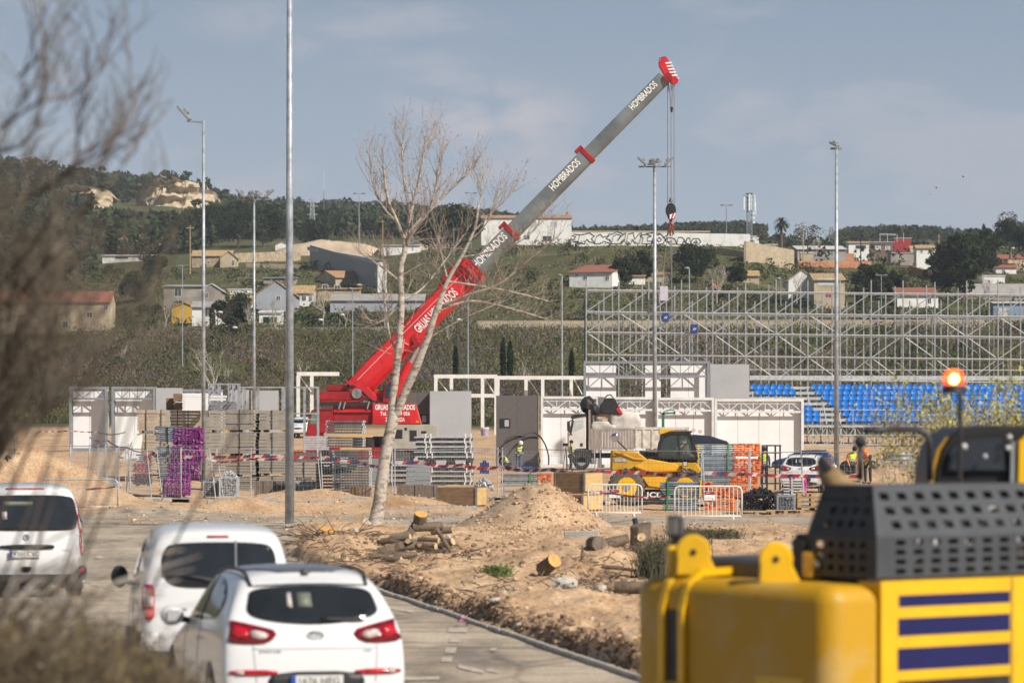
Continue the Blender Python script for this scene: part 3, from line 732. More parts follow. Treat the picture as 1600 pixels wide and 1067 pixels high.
house('small white flat roofed hut above the pine', 356, 392, 462, 690, 9, 0, 'f', plas, rwhite, [(384,456,4,3)], 4, name='hut', cat='hut')
house('large grey gabled house beside the thick steel pole', 400, 462, 492, 645, 31, 22, 'y', plasg, tilet, [(435,466,6,6)], 13)
house('cream side wing with tan roof right of the thick steel pole', 456, 490, 482, 650, 24, 12, 'x', plas, tilet, [(475,466,6,7),(485,466,4,7)], 8)
house('white garage with green door below the grey gabled house', 405, 440, 507, 630, 18, 4, 'm', plas, rwhite, [(422,500,22,10,cypL)], 5, name='garage', cat='garage')
house('rubble stone cottage with orange tiles beside the wooden power pole', 300, 362, 418, 760, 18, 9, 'x', stone, tilet, [(326,410,4,4)], 8)
house('pale gable annex at the right end of the stone cottage', 344, 370, 419, 757, 16, 10, 'y', plasc, tilet, [(364,411,4,8)], 5)
house('dark open shed with sheet roof above the grey gabled house', 412, 462, 447, 700, 12, 2, 'm', conc, blueg, [], 5, name='shed', cat='shed')
house('beige house with orange roof below the long white wall', 522, 568, 448, 690, 14, 11, 'x', plasc, tile, [], 9, rz=R(28))
house('brown stone house with two dark windows behind the bare trees', 497, 562, 474, 668, 22, 3, 'm', stone, tile, [(508,450,8,10),(527,451,8,10)], 7)
house('long white and blue workshop with pale roof behind the hedge', 516, 662, 490, 640, 20, 12, 'm', plasg, rgrey, [], 10, name='workshop', cat='workshop')
house('low white building behind the bare tree trunk on the plateau', 596, 656, 398, 850, 14, 2, 'm', plas, rwhite, [], 6)
house('tiny white gabled house on the plateau left of the thick steel pole', 430, 452, 392, 880, 9, 5, 'y', plas, tile, [], 6)
house('small white chapel-like hut on the slope beside the long wall', 570, 578, 400, 780, 10, 5, 'y', plas, rwhite, [], 2, name='hut', cat='hut', over=.1)
house('tiny white transformer tower on the sandy bank', 511, 517, 390, 870, 12, 3, 'y', plas, rwhite, [], 1.2, name='hut', cat='hut', over=.05)
house('grey warehouse with pale arched roof behind the brick wall', 1246, 1322, 412, 790, 22, 9, 'm', rgrey, rwhite, [(1300,395,3,12)], 14, name='warehouse', cat='warehouse')
house('cream painted block in front of the warehouse', 1251, 1270, 412, 770, 16, 0, 'f', plasc, rwhite, [], 3, name='hut', cat='hut')
house('brown brick house with two white shutters under roof aerials', 1358, 1397, 406, 790, 27, 0, 'f', bbrown, rgrey, [(1372,388,8,7,shut),(1387,388,7,6,shut)], 10)
house('dark red rendered wing right of the brown brick house', 1397, 1424, 406, 790, 33, 0, 'f', rdw, rgrey, [], 9)
house('old whitewashed house with ragged tile roof left of the brown brick house', 1326, 1358, 408, 785, 28, 4, 'm', plas, tilet, [(1345,386,16,5,pane)], 8)
house('grey concrete house with a flat parapet right of the red wing', 1392, 1426, 416, 760, 20, 0, 'f', conc, rgrey, [(1407,402,5,4)], 7)
house('pale stone house with hipped tan roof behind the pine group', 1424, 1458, 412, 765, 18, 10, 'x', plasc, tilet, [(1440,402,5,6)], 8)
house('white gabled house at the foot of the brick wall beside the right lamp pole', 1232, 1275, 480, 680, 42, 16, 'y', plas, tilet, [], 8)
house('balcony house with tan roof and cream ledge behind the right lamp pole', 1272, 1320, 484, 675, 46, 12, 'm', plasc, tilet, [(1292,440,26,9,rwhite),(1294,462,9,7,rdw)], 8)
house('low white house with brown roof behind the scaffold at the right', 1402, 1466, 482, 655, 20, 13, 'm', plas, tiler, [(1452,470,5,8)], 7)
house('dark roofed shed at the right behind the scaffold', 1512, 1610, 472, 660, 12, 17, 'm', conc, rgrey, [], 8, name='shed', cat='shed')
house('white hut on the slope right of the pine group', 1535, 1570, 448, 700, 16, 0, 'f', plas, rwhite, [(1545,440,4,4)], 4, name='hut', cat='hut')
house('blue sheet metal shed behind the scaffold at the right edge', 1552, 1625, 500, 630, 26, 3, 'm', blueg, rwhite, [(1566,488,14,12,rwhite)], 6, name='shed', cat='shed')
house('low house with a long red tiled roof at the right edge', 1548, 1625, 410, 800, 5, 8, 'm', conc, tiler, [], 8)
house('yellow house half hidden behind the round pines', 1008, 1050, 445, 715, 16, 8, 'x', plasc, tile, [(1040,436,5,6)], 6)
house('white walled patio house between the barn and the yellow house', 962, 1008, 448, 712, 16, 4, 'm', plas, tile, [], 5)
house('small cream house with tan roof below the stone terrace wall', 1152, 1186, 446, 700, 15, 8, 'x', plasc, tilet, [], 6)
house('tiny orange shed with pointed roof behind the scaffold', 1112, 1128, 456, 680, 8, 7, 'y', brick, brick, [], 3, name='shed', cat='shed')
house('small white kiosk with flat roof at the end of the graffiti wall', 1170, 1186, 388, 785, 18, 0, 'f', plas, rwhite, [(1174,380,3,10)], 4, name='kiosk', cat='kiosk')
house('low roofed white bungalow on the far left slope', 160, 240, 410, 900, 10, 3, 'm', plas, rwhite, [(190,403,20,3)], 8)
house('low whitewashed house with a tan roof between the red wing and the pines', 1432, 1462, 398, 840, 10, 5, 'x', plas, tilet, [(1440,393,3,4),(1452,393,3,4)], 6)
house('pale block with flat roof on the slope behind the palm tree', 1196, 1216, 392, 850, 9, 0, 'f', plasc, rwhite, [(1204,387,4,3)], 5)
house('small white house with brown roof right of the tall pine group', 1556, 1588, 430, 745, 12, 6, 'x', plas, tiler, [(1568,424,4,5)], 6)
house('low tan farm building on the right skyline before the far pines', 1480, 1530, 392, 880, 7, 4, 'x', plasc, tile, [(1495,388,3,3),(1512,388,3,3)], 6)
t = thing('roof_aerial_frame', 'thin metal frame standing on the roof of the brown brick house', 'aerial', P(1375, 378, solveY(1377, 406, 790)-2)); mb = MB()
for x, z in ((0,2.0),(1.8,1.9),(4.2,1.8),(5.8,2.2)): mb.bar((x,0,0),(x,0,z),.09)
mb.bar((0,0,1.95),(4.0,0,1.85),.10); mb.bar((0,1.5,1.75),(4.0,1.5,1.7),.06); mb.build('frame', steelw, t)
# walls
def wall(label, u0, y0, u1, y1, hpx, Y0, Y1, m=plas, th=.3, name='wall', low=3):
    if 'graffiti' not in label and 'slant' not in label: Y0 = solveY(u0, y0, Y0); Y1 = solveY(u1, y1, Y1)
    a = P(u0, y0, Y0); b = P(u1, y1, Y1); s = FP/((Y0+Y1)/2); h = hpx/s; t = thing(name, label, 'wall', a); d = b-a
    nrm = Vector((-d.y, d.x, 0)).normalized()*th; mb = MB(); n = max(1, int(d.length/4))
    for i in range(n):
        p = d*(i/n); q = d*((i+.995)/n); mb.add([p-Vector((0,0,low)), q-Vector((0,0,low)), q+nrm-Vector((0,0,low)), p+nrm-Vector((0,0,low)), p+Vector((0,0,h)), q+Vector((0,0,h)), q+nrm+Vector((0,0,h)), p+nrm+Vector((0,0,h))],
          [(0,3,2,1),(4,5,6,7),(0,1,5,4),(1,2,6,5),(2,3,7,6),(3,0,4,7)])
    mb.build('masonry', m, t); return t
gw = wall('long white wall with black outlined graffiti lettering on the ridge', 893, 383, 1172, 388, 22, 797, 797, plas, .3)
mb = MB(); s8 = FP/797
GR = [[(886,379),(888,370),(893,368),(900,370),(897,373),(892,372),(890,376),(896,378),(903,377),(900,381),(890,381),(886,379)],
 [(903,380),(906,367),(914,366),(921,364),(929,369),(924,373),(930,380),(921,378),(917,374),(913,381),(903,380)],
 [(929,381),(932,370),(938,366),(942,371),(952,368),(947,373),(954,375),(955,381),(943,377),(938,381),(929,381)],
 [(956,381),(958,370),(964,366),(970,368),(965,376),(972,368),(978,364),(976,375),(970,381),(956,381)],
 [(978,381),(982,366),(990,364),(992,374),(998,366),(1003,364),(999,381),(992,380),(988,374),(986,381),(978,381)],
 [(1003,381),(1005,372),(1000,368),(1010,366),(1018,369),(1012,371),(1012,377),(1020,377),(1020,381),(1003,381)],
 [(1018,379),(1022,368),(1033,366),(1040,374),(1036,381),(1026,382),(1018,379)],[(1026,375),(1030,371),(1034,375),(1030,378),(1026,375)],
 [(1036,372),(1044,366),(1040,376),(1048,382),(1058,381),(1054,373),(1044,371),(1043,378),(1050,377)],
 [(1058,382),(1060,371),(1066,371),(1072,378),(1074,372),(1078,372),(1080,382),(1074,381),(1068,377),(1066,382),(1058,382)],
 [(1079,380),(1083,373),(1092,373),(1095,378),(1090,383),(1082,383),(1079,380)],[(1084,379),(1088,376),(1090,380),(1084,379)],
 [(886,366),(896,366),(906,367)],[(950,366),(958,366),(964,362),(974,366)],[(1010,365),(1020,364),(1032,365)]]
o0 = P(893, 383, 797)
for g in GR:
    pts = [P(u, y, 797)-o0+Vector((0,-.04,0)) for u, y in g if 893 <= u]
    for a, b in zip(pts, pts[1:]): mb.bar(a, b, .05, .17)
mb.build('graffiti', black, gw)
mb = MB(); mb.bar(P(893,362,797.2)-o0, P(1110,362,797.2)-o0, .5, .3); mb.build('coping', tanw, gw)
wall('tan masonry terrace wall below the palm tree', 1166, 412, 1241, 424, 34, 756, 764, tanw, .5)
wall('white terrace stub wall left of the tan masonry wall', 1120, 400, 1170, 408, 14, 790, 775, stone, .4)
wall('long orange brick wall below the warehouse', 1247, 420, 1362, 420, 12, 750, 750, brick)
wall('stepped orange brick wall in front of the warehouse', 1294, 410, 1335, 410, 14, 765, 765, brick)
wall('brown retaining wall left of the pine group', 1420, 428, 1455, 440, 14, 730, 725, brick)
wall('grey stone field wall at the right edge', 1545, 424, 1625, 424, 18, 770, 770, stone, .4)
wall('ruined rubble wall right of the stone cottage', 366, 412, 470, 408, 16, 790, 790, stone, .5)
wall('low bleached wall in front of the ruined wall', 384, 418, 470, 421, 7, 770, 768, tanw, .4)
wall('long slanting white wall of the flat building above the beige house', 480, 391, 600, 414, 6, 850, 720, rwhite, .6, low=0)
wall('dark lower face under the slanting white wall', 484, 396, 598, 430, 14, 846, 716, mgrey, .3)
wall('white end pillar of the slanting wall', 590, 432, 604, 432, 22, 712, 712, plas, 1.5)
wall('low beige retaining wall along the hillside road, right of the boom', 745, 516, 1640, 514, 15, 604, 604, tanw, .4)
wall('grey roadside wall left of the boom', 395, 521, 690, 519, 9, 604, 604, conc, .3)
wall('beige field wall on the left slope', 60, 414, 140, 404, 6, 850, 860, tanw, .3)
t = thing('road_fence', 'thin post and rail fence along the hillside road', 'fence', P(745, 512, 601)); mb = MB(); L = 895/9.98
for k in range(0, 37): mb.box(k*2.45-.04, k*2.45+.04, -.04, .04, -.6, 1.1)
for z in (.5, 1.05): mb.bar((0,0,z), (L,0,z-.05), .05)
mb.build('rails', galvd, t)
# ------------------------------------------------------------------ masts and power poles
def pole_thing(label, u, yb, yt, Y, arms=((.0,.8),), m=wood, r=.13, name='power_pole', cat='power pole', grp='wooden power poles on the hillside'):
    s = FP/Y; h = (yb-yt)/s; t = thing(name, label, cat, P(u, yb, Y), 0, grp); MB().tube((0,0,-1), (0,0,h), r, r*.7, 7).build('pole', m, t)
    for dz, w_ in arms: mb = MB(); mb.box(-w_, w_, -.15, -.04, h-dz-.6, h-dz-.45); mb.build('crossarm', m, t)
    return t
pole_thing('pale wooden cross-shaped power pole beside the stone cottage', 297, 420, 352, 760)
pole_thing('tall wooden pole beside the bare tree above the houses', 598, 395, 343, 860, ((0,.5),))
pole_thing('wooden pole in front of the brown brick house', 1345, 410, 370, 760, ((0,.6),), blackp)
pole_thing('thin wooden pole left of the warehouse behind the palm', 1255, 400, 345, 800, ((0,.4),))
pole_thing('dark wooden pole beside the balcony house', 1259, 455, 416, 690, ((0,.3),), blackp, .25)
pole_thing('slim pole on the right of the pine pair, left of the boom', 709, 398, 355, 740, ((0,.3),), galvd)
pole_thing('wooden pole in front of the low pines at the far right', 1467, 385, 366, 830, ((0,.3),))
def lattice(mb, w0, w1, z0, z1, n, r):
    for k in range(n):
        a = lerp(z0, z1, k/n); b = lerp(z0, z1, (k+1)/n); wa = lerp(w0, w1, k/n)/2; wb = lerp(w0, w1, (k+1)/n)/2
        A = [(-wa,-wa,a),(wa,-wa,a),(wa,wa,a),(-wa,wa,a)]; B = [(-wb,-wb,b),(wb,-wb,b),(wb,wb,b),(-wb,wb,b)]
        for i in range(4):
            j = (i+1) % 4; mb.bar(A[i], B[i], r*1.5); mb.bar(A[i], B[j], r); mb.bar(A[j], B[i], r); mb.bar(B[i], B[j], r)
t = thing('electricity_pylon', 'steel lattice pylon with three arm tiers left of the bare tree', 'pylon', P(488, 380, 1100)); h = 72/(FP/1100)
mb = MB(); lattice(mb, 2.2, .7, -2, h, 12, .10); mb.build('lattice', galvl, t)
for z in (.62, .8, .94):
    mb = MB(); w_ = 1.6; mb.bar((-w_,0,h*z), (w_,0,h*z), .12); mb.bar((-w_,0,h*z), (0,0,h*z+.6), .08); mb.bar((w_,0,h*z), (0,0,h*z+.6), .08); mb.build('crossarm', galvl, t)
t = thing('electricity_pylon', 'small lattice pylon behind the warehouse next to the right lamp pole', 'pylon', P(1299, 388, 1100)); mb = MB(); lattice(mb, 1.8, .8, 0, 6, 6, .1); mb.bar((-2,0,5),(2,0,5),.12); mb.bar((-2,0,4),(2,0,4),.12); mb.build('lattice', galvd, t)
t = thing('radio_mast', 'thin red and white radio mast rising above the pine wood', 'mast', P(506, 372, 1300)); MB().tube((0,0,0), (0,0,16), .16, .1, 5).build('lower_section', galvd, t); MB().tube((0,0,16), (0,0,23), .1, .05, 5).build('tip', steelw, t)
t = thing('telecom_mast', 'lattice telecom mast with white panel antennas above the graffiti wall', 'mast', P(1171, 372, 830)); h = 70/(FP/830); k_ = h
mb = MB(); lattice(mb, 1.15, 1.0, -2, h, 12, .09); mb.build('lattice', mgrey, t)
for (x, y, z0, z1, w_) in ((-1.15,-.2,.62,.95,.34),(-.05,-.8,.60,.97,.38),(.38,-.7,.62,.95,.14),(1.15,-.1,.60,.96,.22),(1.35,.1,.5,.8,.16)):
    MB().box(x-w_/2, x+w_/2, y-.12, y+.12, h*z0, h*z1).build('antenna_panel', white, t, bevel=.03)
mb = MB(); mb.box(-1.2,1.4,-.05,.05,h*.66,h*.66+.08); mb.box(-1.2,1.4,-.05,.05,h*.9,h*.9+.08); mb.box(-.8,.8,-.8,.8,h*.99,h*.99+.1); mb.build('headframe', mgrey, t)
for z in (.35,.45,.55): MB().cyl((.95,-.3,h*z), (0,1,.1), .3, .2, 12).build('dish', white, t)
# ------------------------------------------------------------------ lamp poles
lampg = mat('lamp_lens', (.42,.38,.30), .25, 0, .2, 6)
def floodhead(t, z, dx, tilt, az=0, sc=1.0):
    mb = MB(); mb.M = Matrix.Translation((dx,0,z)) @ Matrix.Rotation(az,4,'Z') @ Matrix.Rotation(tilt,4,'Y')
    mb.box(-.36*sc,.36*sc,-.28*sc,.28*sc,-.06,.07); mb.box(-.12*sc,.12*sc,-.22*sc,.22*sc,.07,.2); h = mb.build('floodlight', mgrey, t, bevel=.02)
    mb2 = MB(); mb2.M = mb.M; mb2.box(-.31*sc,.31*sc,-.23*sc,.23*sc,-.072,-.061); mb2.build('lens', lampg, h)
def lamp(label, u, s, ztop, r0, r1, heads, yb=None, grp='tall galvanised floodlight poles', m=galv):
    loc = W(u, s); loc.z = min(loc.z, loc.z); t = thing('floodlight_pole', label, 'lamp pole', loc, 0, grp); h = ztop-loc.z
    mb = MB(); mb.tube((0,0,-.3), (0,0,h), r0, r1, 16)
    mb.build('pole', m, t, smooth=True)
    if heads != 'none':
        mb = MB(); mb.cyl((0,0,h*.02+.02), (0,0,1), r0*1.9, .04, 12); mb.build('base_plate', galvd, t)
    if heads == 'single':
        mb = MB(); mb.bar((0,0,h-.1), (-.7,0,h-.05), .07); mb.build('arm', galvd, t); floodhead(t, h+.30, -.85, R(48), 0, 1.1)
    if heads == 'four':
        mb = MB(); mb.cyl((0,0,h-.03),(0,0,1),.10,.12,10); mb.bar((-1.0,0,h+.05),(1.0,0,h+.05),.09); mb.bar((0,-.6,h+.05),(0,.6,h+.05),.09)
        for x, y in ((-.62,0),(.25,-.4),(.66,0),(0,.5)): mb.bar((x,y,h+.05),(x,y,h+.22),.08)
        mb.build('bracket', galvd, t)
        floodhead(t, h+.40, -.78, R(42), 0, .95); floodhead(t, h+.36, .10, R(-6), R(70), .95); floodhead(t, h+.40, .88, R(-40), R(0), .95); floodhead(t, h+.34, -.1, R(30), R(-120), .9)
    if heads == 'top':
        mb = MB(); mb.bar((-.35,0,h+.02), (.3,0,h+.02), .12); mb.build('bracket', galvd, t); floodhead(t, h+.28, -.12, R(25), R(-35), .75)
    return t
lamp('thickest steel pole, nearest the camera, running out of the top of the photo', 452.5, 54.3, 17.5, .135, .07, 'none')
lamp('tall floodlight pole left of the thick pole with one lamp tilted left', 318, 36, 3+467/36, .095, .06, 'single')
lamp('floodlight pole with spread lamp heads directly left of the thick pole', 397, 27, 3+342/27, .11, .06, 'four')
lamp('floodlight pole with spread lamp heads under the crane hook', 1023, 25.3, 3+393/25.3, .15, .10, 'four')
lamp('tall floodlight pole in front of the blue seats at the right', 1307, 26.5, 3+422/26.5, .16, .085, 'top')
def small_lamp(label, u, yb, yt, Y, kind='T', m=galvd, r=.09, grp='slim lamp posts behind the site'):
    s = FP/Y; t = thing('lamp_post', label, 'lamp post', P(u, yb, Y), 0, grp); h = (yb-yt)/s
    MB().tube((0,0,-1), (0,0,h), r, r*.6, 8).build('post', m, t)
    k = Y/450
    if kind == 'T':
        mb = MB(); mb.bar((-.55*k,0,h),(.55*k,0,h),.07*k); mb.build('crossbar', m, t)
        for x in (-.5,.5): MB().box((x-.2)*k,(x+.2)*k,-.15*k,.15*k,h-.05*k,h+.1*k).build('lamp_head', galvd, t)
    elif kind == 'dome':
        MB().ball((.35,0,h), .42, 12, 8, (1,1,.5)).build('lamp_head', rwhite, t, smooth=True)
    else:
        mb = MB(); mb.ball((-.3*k,0,h+.05), .35*k, 8, 6, (1,1,.5)); mb.build('lamp_head', galvd, t)
    return t
for a in [('floodlight mast on the plateau left of the bare tree',561,390,303,900,'T',galv,.13),('floodlight mast on the plateau hidden among the bare branches',645,385,302,900,'T',galv,.13),
  ('floodlight mast right of the bare tree on the plateau',736,385,302,900,'T',mgrey,.12),('distant floodlight mast on the ridge left of the telecom mast',1135,386,321,840,'T',mgrey,.13),
  ('slim lamp post between the boom and the stacked white cabin',878,618,431,376,'C',galv,.12),('slim lamp post under the crane jib end of the graffiti wall',1077,600,420,380,'C',galv,.10),
  ('T-topped lamp post left of the leftmost tall pole',285,560,415,520,'T',galv,.09),('dark pole under the red boom, right of the trunk',731,600,450,420,'T',mgrey,.14),
  ('thin grey pole left of the bare tree trunk',551,590,452,430,'C',galv,.08),('thin grey pole in front of the slanting wall pillar',601,500,406,560,'T',galv,.09),
  ('black lamp post with white dome left of the dark thicket',363,575,512,560,'dome',blackp,.08),('black lamp post with white dome right of the thick pole',497,570,500,560,'dome',blackp,.08),
  ('white domed lamp post beside the first black lamp post',340,505,488,560,'dome',blackp,.06),('black lamp post with white dome below the boom',713,590,500,470,'dome',blackp,.08),
  ('white domed lamp at the road left of the trunk',531,505,492,600,'dome',galv,.06),
  ('short lamp post behind the brown brick house',1367,410,390,760,'dome',galv,.06),('short lamp post above the low red roof at the right edge',1580,400,388,790,'dome',galv,.06),
  ('curved lamp post beside the balcony house',1377,480,430,640,'T',galv,.09),('lamp post behind the scaffold near the pale house',1220,480,436,640,'C',galv,.09),
  ('black camera post at the left end of the scaffold',914,592,468,430,'T',blackp,.11)]: small_lamp(*a)
# ------------------------------------------------------------------ lettering
def text(body, wid, M, m, parent, name='lettering', hgt=None, off=.0, ext=.006, align='LEFT'):
    cu = bpy.data.curves.new('txt', 'FONT'); cu.body = body; cu.size = 1; cu.offset = off; cu.extrude = 0; cu.resolution_u = 3
    o = bpy.data.objects.new('txt', cu); C.objects.link(o); bpy.context.view_layer.update()
    me = bpy.data.meshes.new_from_object(o.evaluated_get(bpy.context.evaluated_depsgraph_get()))
    bpy.data.objects.remove(o); bpy.data.curves.remove(cu)
    xs = [v.co.x for v in me.vertices]; ys = [v.co.y for v in me.vertices]; x0, x1, y0, y1 = min(xs), max(xs), min(ys), max(ys)
    sx = wid/(x1-x0); sy = (hgt/(y1-y0)) if hgt else sx
    for v in me.vertices:
        p = Vector(((v.co.x-(x0+x1)/2)*sx, 0, (v.co.y-(y0+y1)/2)*sy)); v.co = M @ p
    me.name = name; me.materials.append(m); r = bpy.data.objects.new(name, me); C.objects.link(r); r.parent = parent; return r
T = Matrix.Translation
def RY(a): return Matrix.Rotation(a, 4, 'Y')
def RZ(a): return Matrix.Rotation(a, 4, 'Z')
def RX(a): return Matrix.Rotation(a, 4, 'X')
# ------------------------------------------------------------------ white cabins (open frames with panel walls)
def cabin(label, u0, u1, s, ztop, band=.8, depth=.8, fm=mgrey, pm_=white, back=((0,1),), right=True, left=False, zb=None, nd=4, side=None, group=None, base=True):
    loc = W((u0+u1)/2, s); w_ = (u1-u0)/s; zg = loc.z if zb is None else zb; loc.z = zg; h = ztop-zg; x0, x1 = -w_/2, w_/2
    t = thing('site_cabin', label, 'cabin', loc, 0, group); f = .16; mb = MB()
    for x in (x0, x1-f):
        for y in (0, depth-f): mb.box(x, x+f, y, y+f, 0, h)
    for y in (0, depth-f):
        mb.box(x0+f, x1-f, y, y+f*.9, h-f, h); 
        if base: mb.box(x0+f, x1-f, y, y+f*.9, 0, .2)
    for x in (x0, x1-f): mb.box(x, x+f, f, depth-f, h-f, h); mb.box(x, x+f, f, depth-f, 0, .2)
    mb.box(x0+f, x1-f, .03, f-.03, h-band-f*.8, h-band); mb.build('frame', fm, t)
    mb = MB(); n = nd
    for k in range(n):
        a = lerp(x0+f, x1-f, k/n); b = lerp(x0+f, x1-f, (k+1)/n)
        mb.bar((a,.1,h-band), (b,.1,h-f), .05) if k % 2 else mb.bar((a,.1,h-f), (b,.1,h-band), .05)
        if k: mb.bar((a,.1,h-band), (a,.1,h-f), .045)
    mb.build('truss', fm, t)
    for a, b in back:
        mb = MB(); mb.box(lerp(x0+f, x1-f, a)+.003, lerp(x0+f, x1-f, b)-.003, depth-.06, depth-.01, .21, h-f-.004); bp_ = mb.build('back_panel', pm_, t); mb = MB(); nsm = max(2, int(w_*(b-a)/1.15))
        for k in range(1, nsm): xs_ = lerp(lerp(x0+f, x1-f, a), lerp(x0+f, x1-f, b), k/nsm); mb.box(xs_-.012, xs_+.012, depth-.066, depth-.0605, .22, h-f-.02)
        if nsm > 1: mb.build('panel_joints', lgrey, bp_)
    if right: MB().box(x1-f+.02, x1-.02, f+.003, depth-f-.003, .21, h-f-.003).build('side_panel', pm_, t)
    if left: MB().box(x0+.02, x0+f-.02, f+.003, depth-f-.003, .21, h-f-.003).build('side_panel', pm_, t)
    return t
def boardwall(label, u0, u1, s, ztop, depth, m, name='wall_panel', zb=None, seams=1, win=None, th=None, group=None):
    loc = W((u0+u1)/2, s); w_ = (u1-u0)/s; loc.z = loc.z if zb is None else zb; h = ztop-loc.z; x0 = -w_/2
    t = thing(name, label, 'panel', loc, 0, group); n = seams+1
    for k in range(n):
        a = x0+w_*k/n; MB().box(a+.006, a+w_/n-.006, 0, depth, 0, h).build('panel', m, t)
    MB().box(x0+.02, -x0-.02, .03, depth-.03, .01, h-.012).build('core', mgrey, t)
    if win:
        x = (win[0]-(u0+u1)/2)/s; z = ztop-win[1]; mb = MB(); mb.box(x-.32, x+.32, -.02, .02, z-.28, z+.28); wf = mb.build('window', blackp, t); MB().box(x-.02, x+.24, -.035, -.021, z-.2, z+.2).build('pane', lgrey, wf)
    return t
zt = lambda y, s: CZ+(HZ-y)/s
S1 = 24.9
cabin('leftmost open white cabin frame behind the mesh fence', 108, 168, S1, zt(604,S1), .7, .9, mgrey, white, nd=3, group='open cabins at the left')
cabin('second open white cabin frame from the left behind the mesh fence', 174, 243, S1, zt(604,S1), .7, .9, mgrey, white, nd=5, group='open cabins at the left')
boardwall('light grey end wall right of the two left cabins', 243.6, 281, S1, zt(606,S1), 2.2, lgrey, seams=0)
cabin('low white cabin behind the board stacks with dark top rail', 282, 345, 24, zt(608,24), .5, 2.0, mgrey, white, nd=5)
boardwall('left pale grey wall panel behind the lifting racks', 356, 389, 25.6, zt(609,25.6), .3, lgrey, seams=0)
boardwall('right pale grey wall panel behind the lifting racks', 392, 435, 25.6, zt(610,25.6), .3, lgrey, seams=0)
boardwall('taupe dark wall section between the crane and the pale grey panel', 634, 671, 25.8, zt(613,25.8), 2.5, dgrey, seams=1, win=(660,1.6))
boardwall('tall pale grey wall panel right of the crane', 671.6, 736, 26, zt(611,26), 2.6, lgrey, seams=0)
t = boardwall('taupe cabin end wall with a small window beside the ringed pipes', 775, 841, 25.9, zt(618,25.9), .35, dgrey, seams=1, win=(789,1.65))
MB().box(1.29, 1.34, -.05, .4, 0, zt(617,25.9)-.0).build('edge_trim', tanw, t)
cabin('first white cabin behind the tipper truck cab', 845, 936, 25, zt(619,25), .75, .45, steelw, white, nd=4, group='white cabins in the middle row')
cabin('second white cabin behind the tipper body', 936.6, 1024, 25, zt(620,25), .75, .45, steelw, white, nd=4, group='white cabins in the middle row', right=False)
cabin('third white cabin behind the telehandler cab', 1024.6, 1116, 25, zt(621,25), .75, .45, steelw, white, nd=5, group='white cabins in the middle row')
cabin('last white cabin at the right with a full end wall', 1116.6, 1256, 25, zt(623,25), .75, .45, steelw, white, nd=7, group='white cabins in the middle row')
MB_ = boardwall('small taupe board behind the folded truck crane', 934, 968, 24.6, zt(622,24.6), .3, dgrey, seams=0, zb=3.4)
cabin('raised grey framed cabin stacked behind the middle row', 912, 1109, 23.6, zt(564,23.6), .95, .8, mgrey, white, back=((0,.25),(.49,.62),(.70,1)), nd=9, zb=3.25, right=False, left=False)
boardwall('pale grey end wall of the raised cabin left of the seats', 1109.6, 1171, 23.5, zt(569,23.5), 2.2, lgrey, seams=0, zb=3.2)
cabin('hidden lower cabin carrying the raised grey framed cabin', 912, 1171, 23.4, 3.15, .6, 2.4, mgrey, white, nd=8)
# white steel portal frames on the field
def portal(label, posts, beams, s, dg=()):
    u0 = posts[0][0]; loc = W(u0, s); t = thing('steel_portal', label, 'steel frame', loc, 0, 'white steel portals')
    X = lambda u: (u-u0)/s
    Z = lambda y: zt(y, s)-loc.z
    for k, (u, y) in enumerate(posts): MB().bar((X(u),(k % 2)*1.2,0), (X(u),(k % 2)*1.2,Z(y)), .28).build('post', steelw, t)
    for a, b, y in beams: mb = MB(); mb.bar((X(a),0,Z(y)), (X(b),0,Z(y)), .26, .3); mb.bar((X(a)+.2,1.2,Z(y)-.05), (X(b)-.1,1.2,Z(y)-.05), .2); mb.build('beam', steelw, t)
    for (a, b, c, d) in dg: MB().bar((X(a),.5,Z(b)), (X(c),.5,Z(d)), .09).build('brace', steelw, t)
portal('narrow white steel portal left of the crane superstructure', [(466,587),(486,583)], [(464,530,584)], 19.5, [(468,588,486,612)])
portal('white steel portal between the boom cylinder and the pale panel', [(681,589),(705,590),(754,590),(775,589)], [(678,777,588),(733,776,618)], 19, [(758,592,772,614),(683,592,700,612)])
portal('right white steel portal ending at the stacked cabin', [(778,590),(822,590),(848,590),(893,592)], [(776,912,590)], 18.6, [(826,592,842,616),(897,592,910,616)])
# ------------------------------------------------------------------ scaffolding of the grandstand under construction
SY = 352.0; ss = FP/SY
t = thing('scaffolding', 'bare galvanised scaffolding of the unfinished grandstand at the right', 'scaffolding', P(916, 715, SY)); zg = CZ+(HZ-715)/ss
X = lambda u: (u-916)/ss
Z = lambda y: (715-y)/ss
lv = [590, 554, 519, 487, 453]
us0 = [916+49.5*k for k in range(15)]
mbs = []
for row, (dy, du, top) in enumerate(((0,0,438),(2.1,-9,446),(4.3,-20,456),(6.5,22,466),(8.6,12,480),(13,-6,500))):
    for k, u in enumerate(us0):
        uu = u+du+(3*noise.noise(Vector((k*.7,row,0))))
        if row and uu < 916: continue
        tp = top+(6*noise.noise(Vector((k*1.3,row*2,4))))
        if row < 5: MB().tube((X(uu),dy,-2), (X(uu),dy,Z(tp)), .07, .07, 5).build('standard', galv if row < 4 else galvd, t)
for i, y in enumerate(lv):
    for row, (dy, du) in enumerate(((0,0),(2.1,-9),(4.3,-20),(6.5,22),(8.6,14))):
        if row > 2 and i > 3: continue
        sag = 8/ss
        MB().tube((X(918+max(0,du)),dy,Z(y)), (X(1625),dy,Z(y)-sag), .06 if row == 0 else .04, None, 5).build('ledger', galvl if row == 0 else galv, t)
random.seed(21)
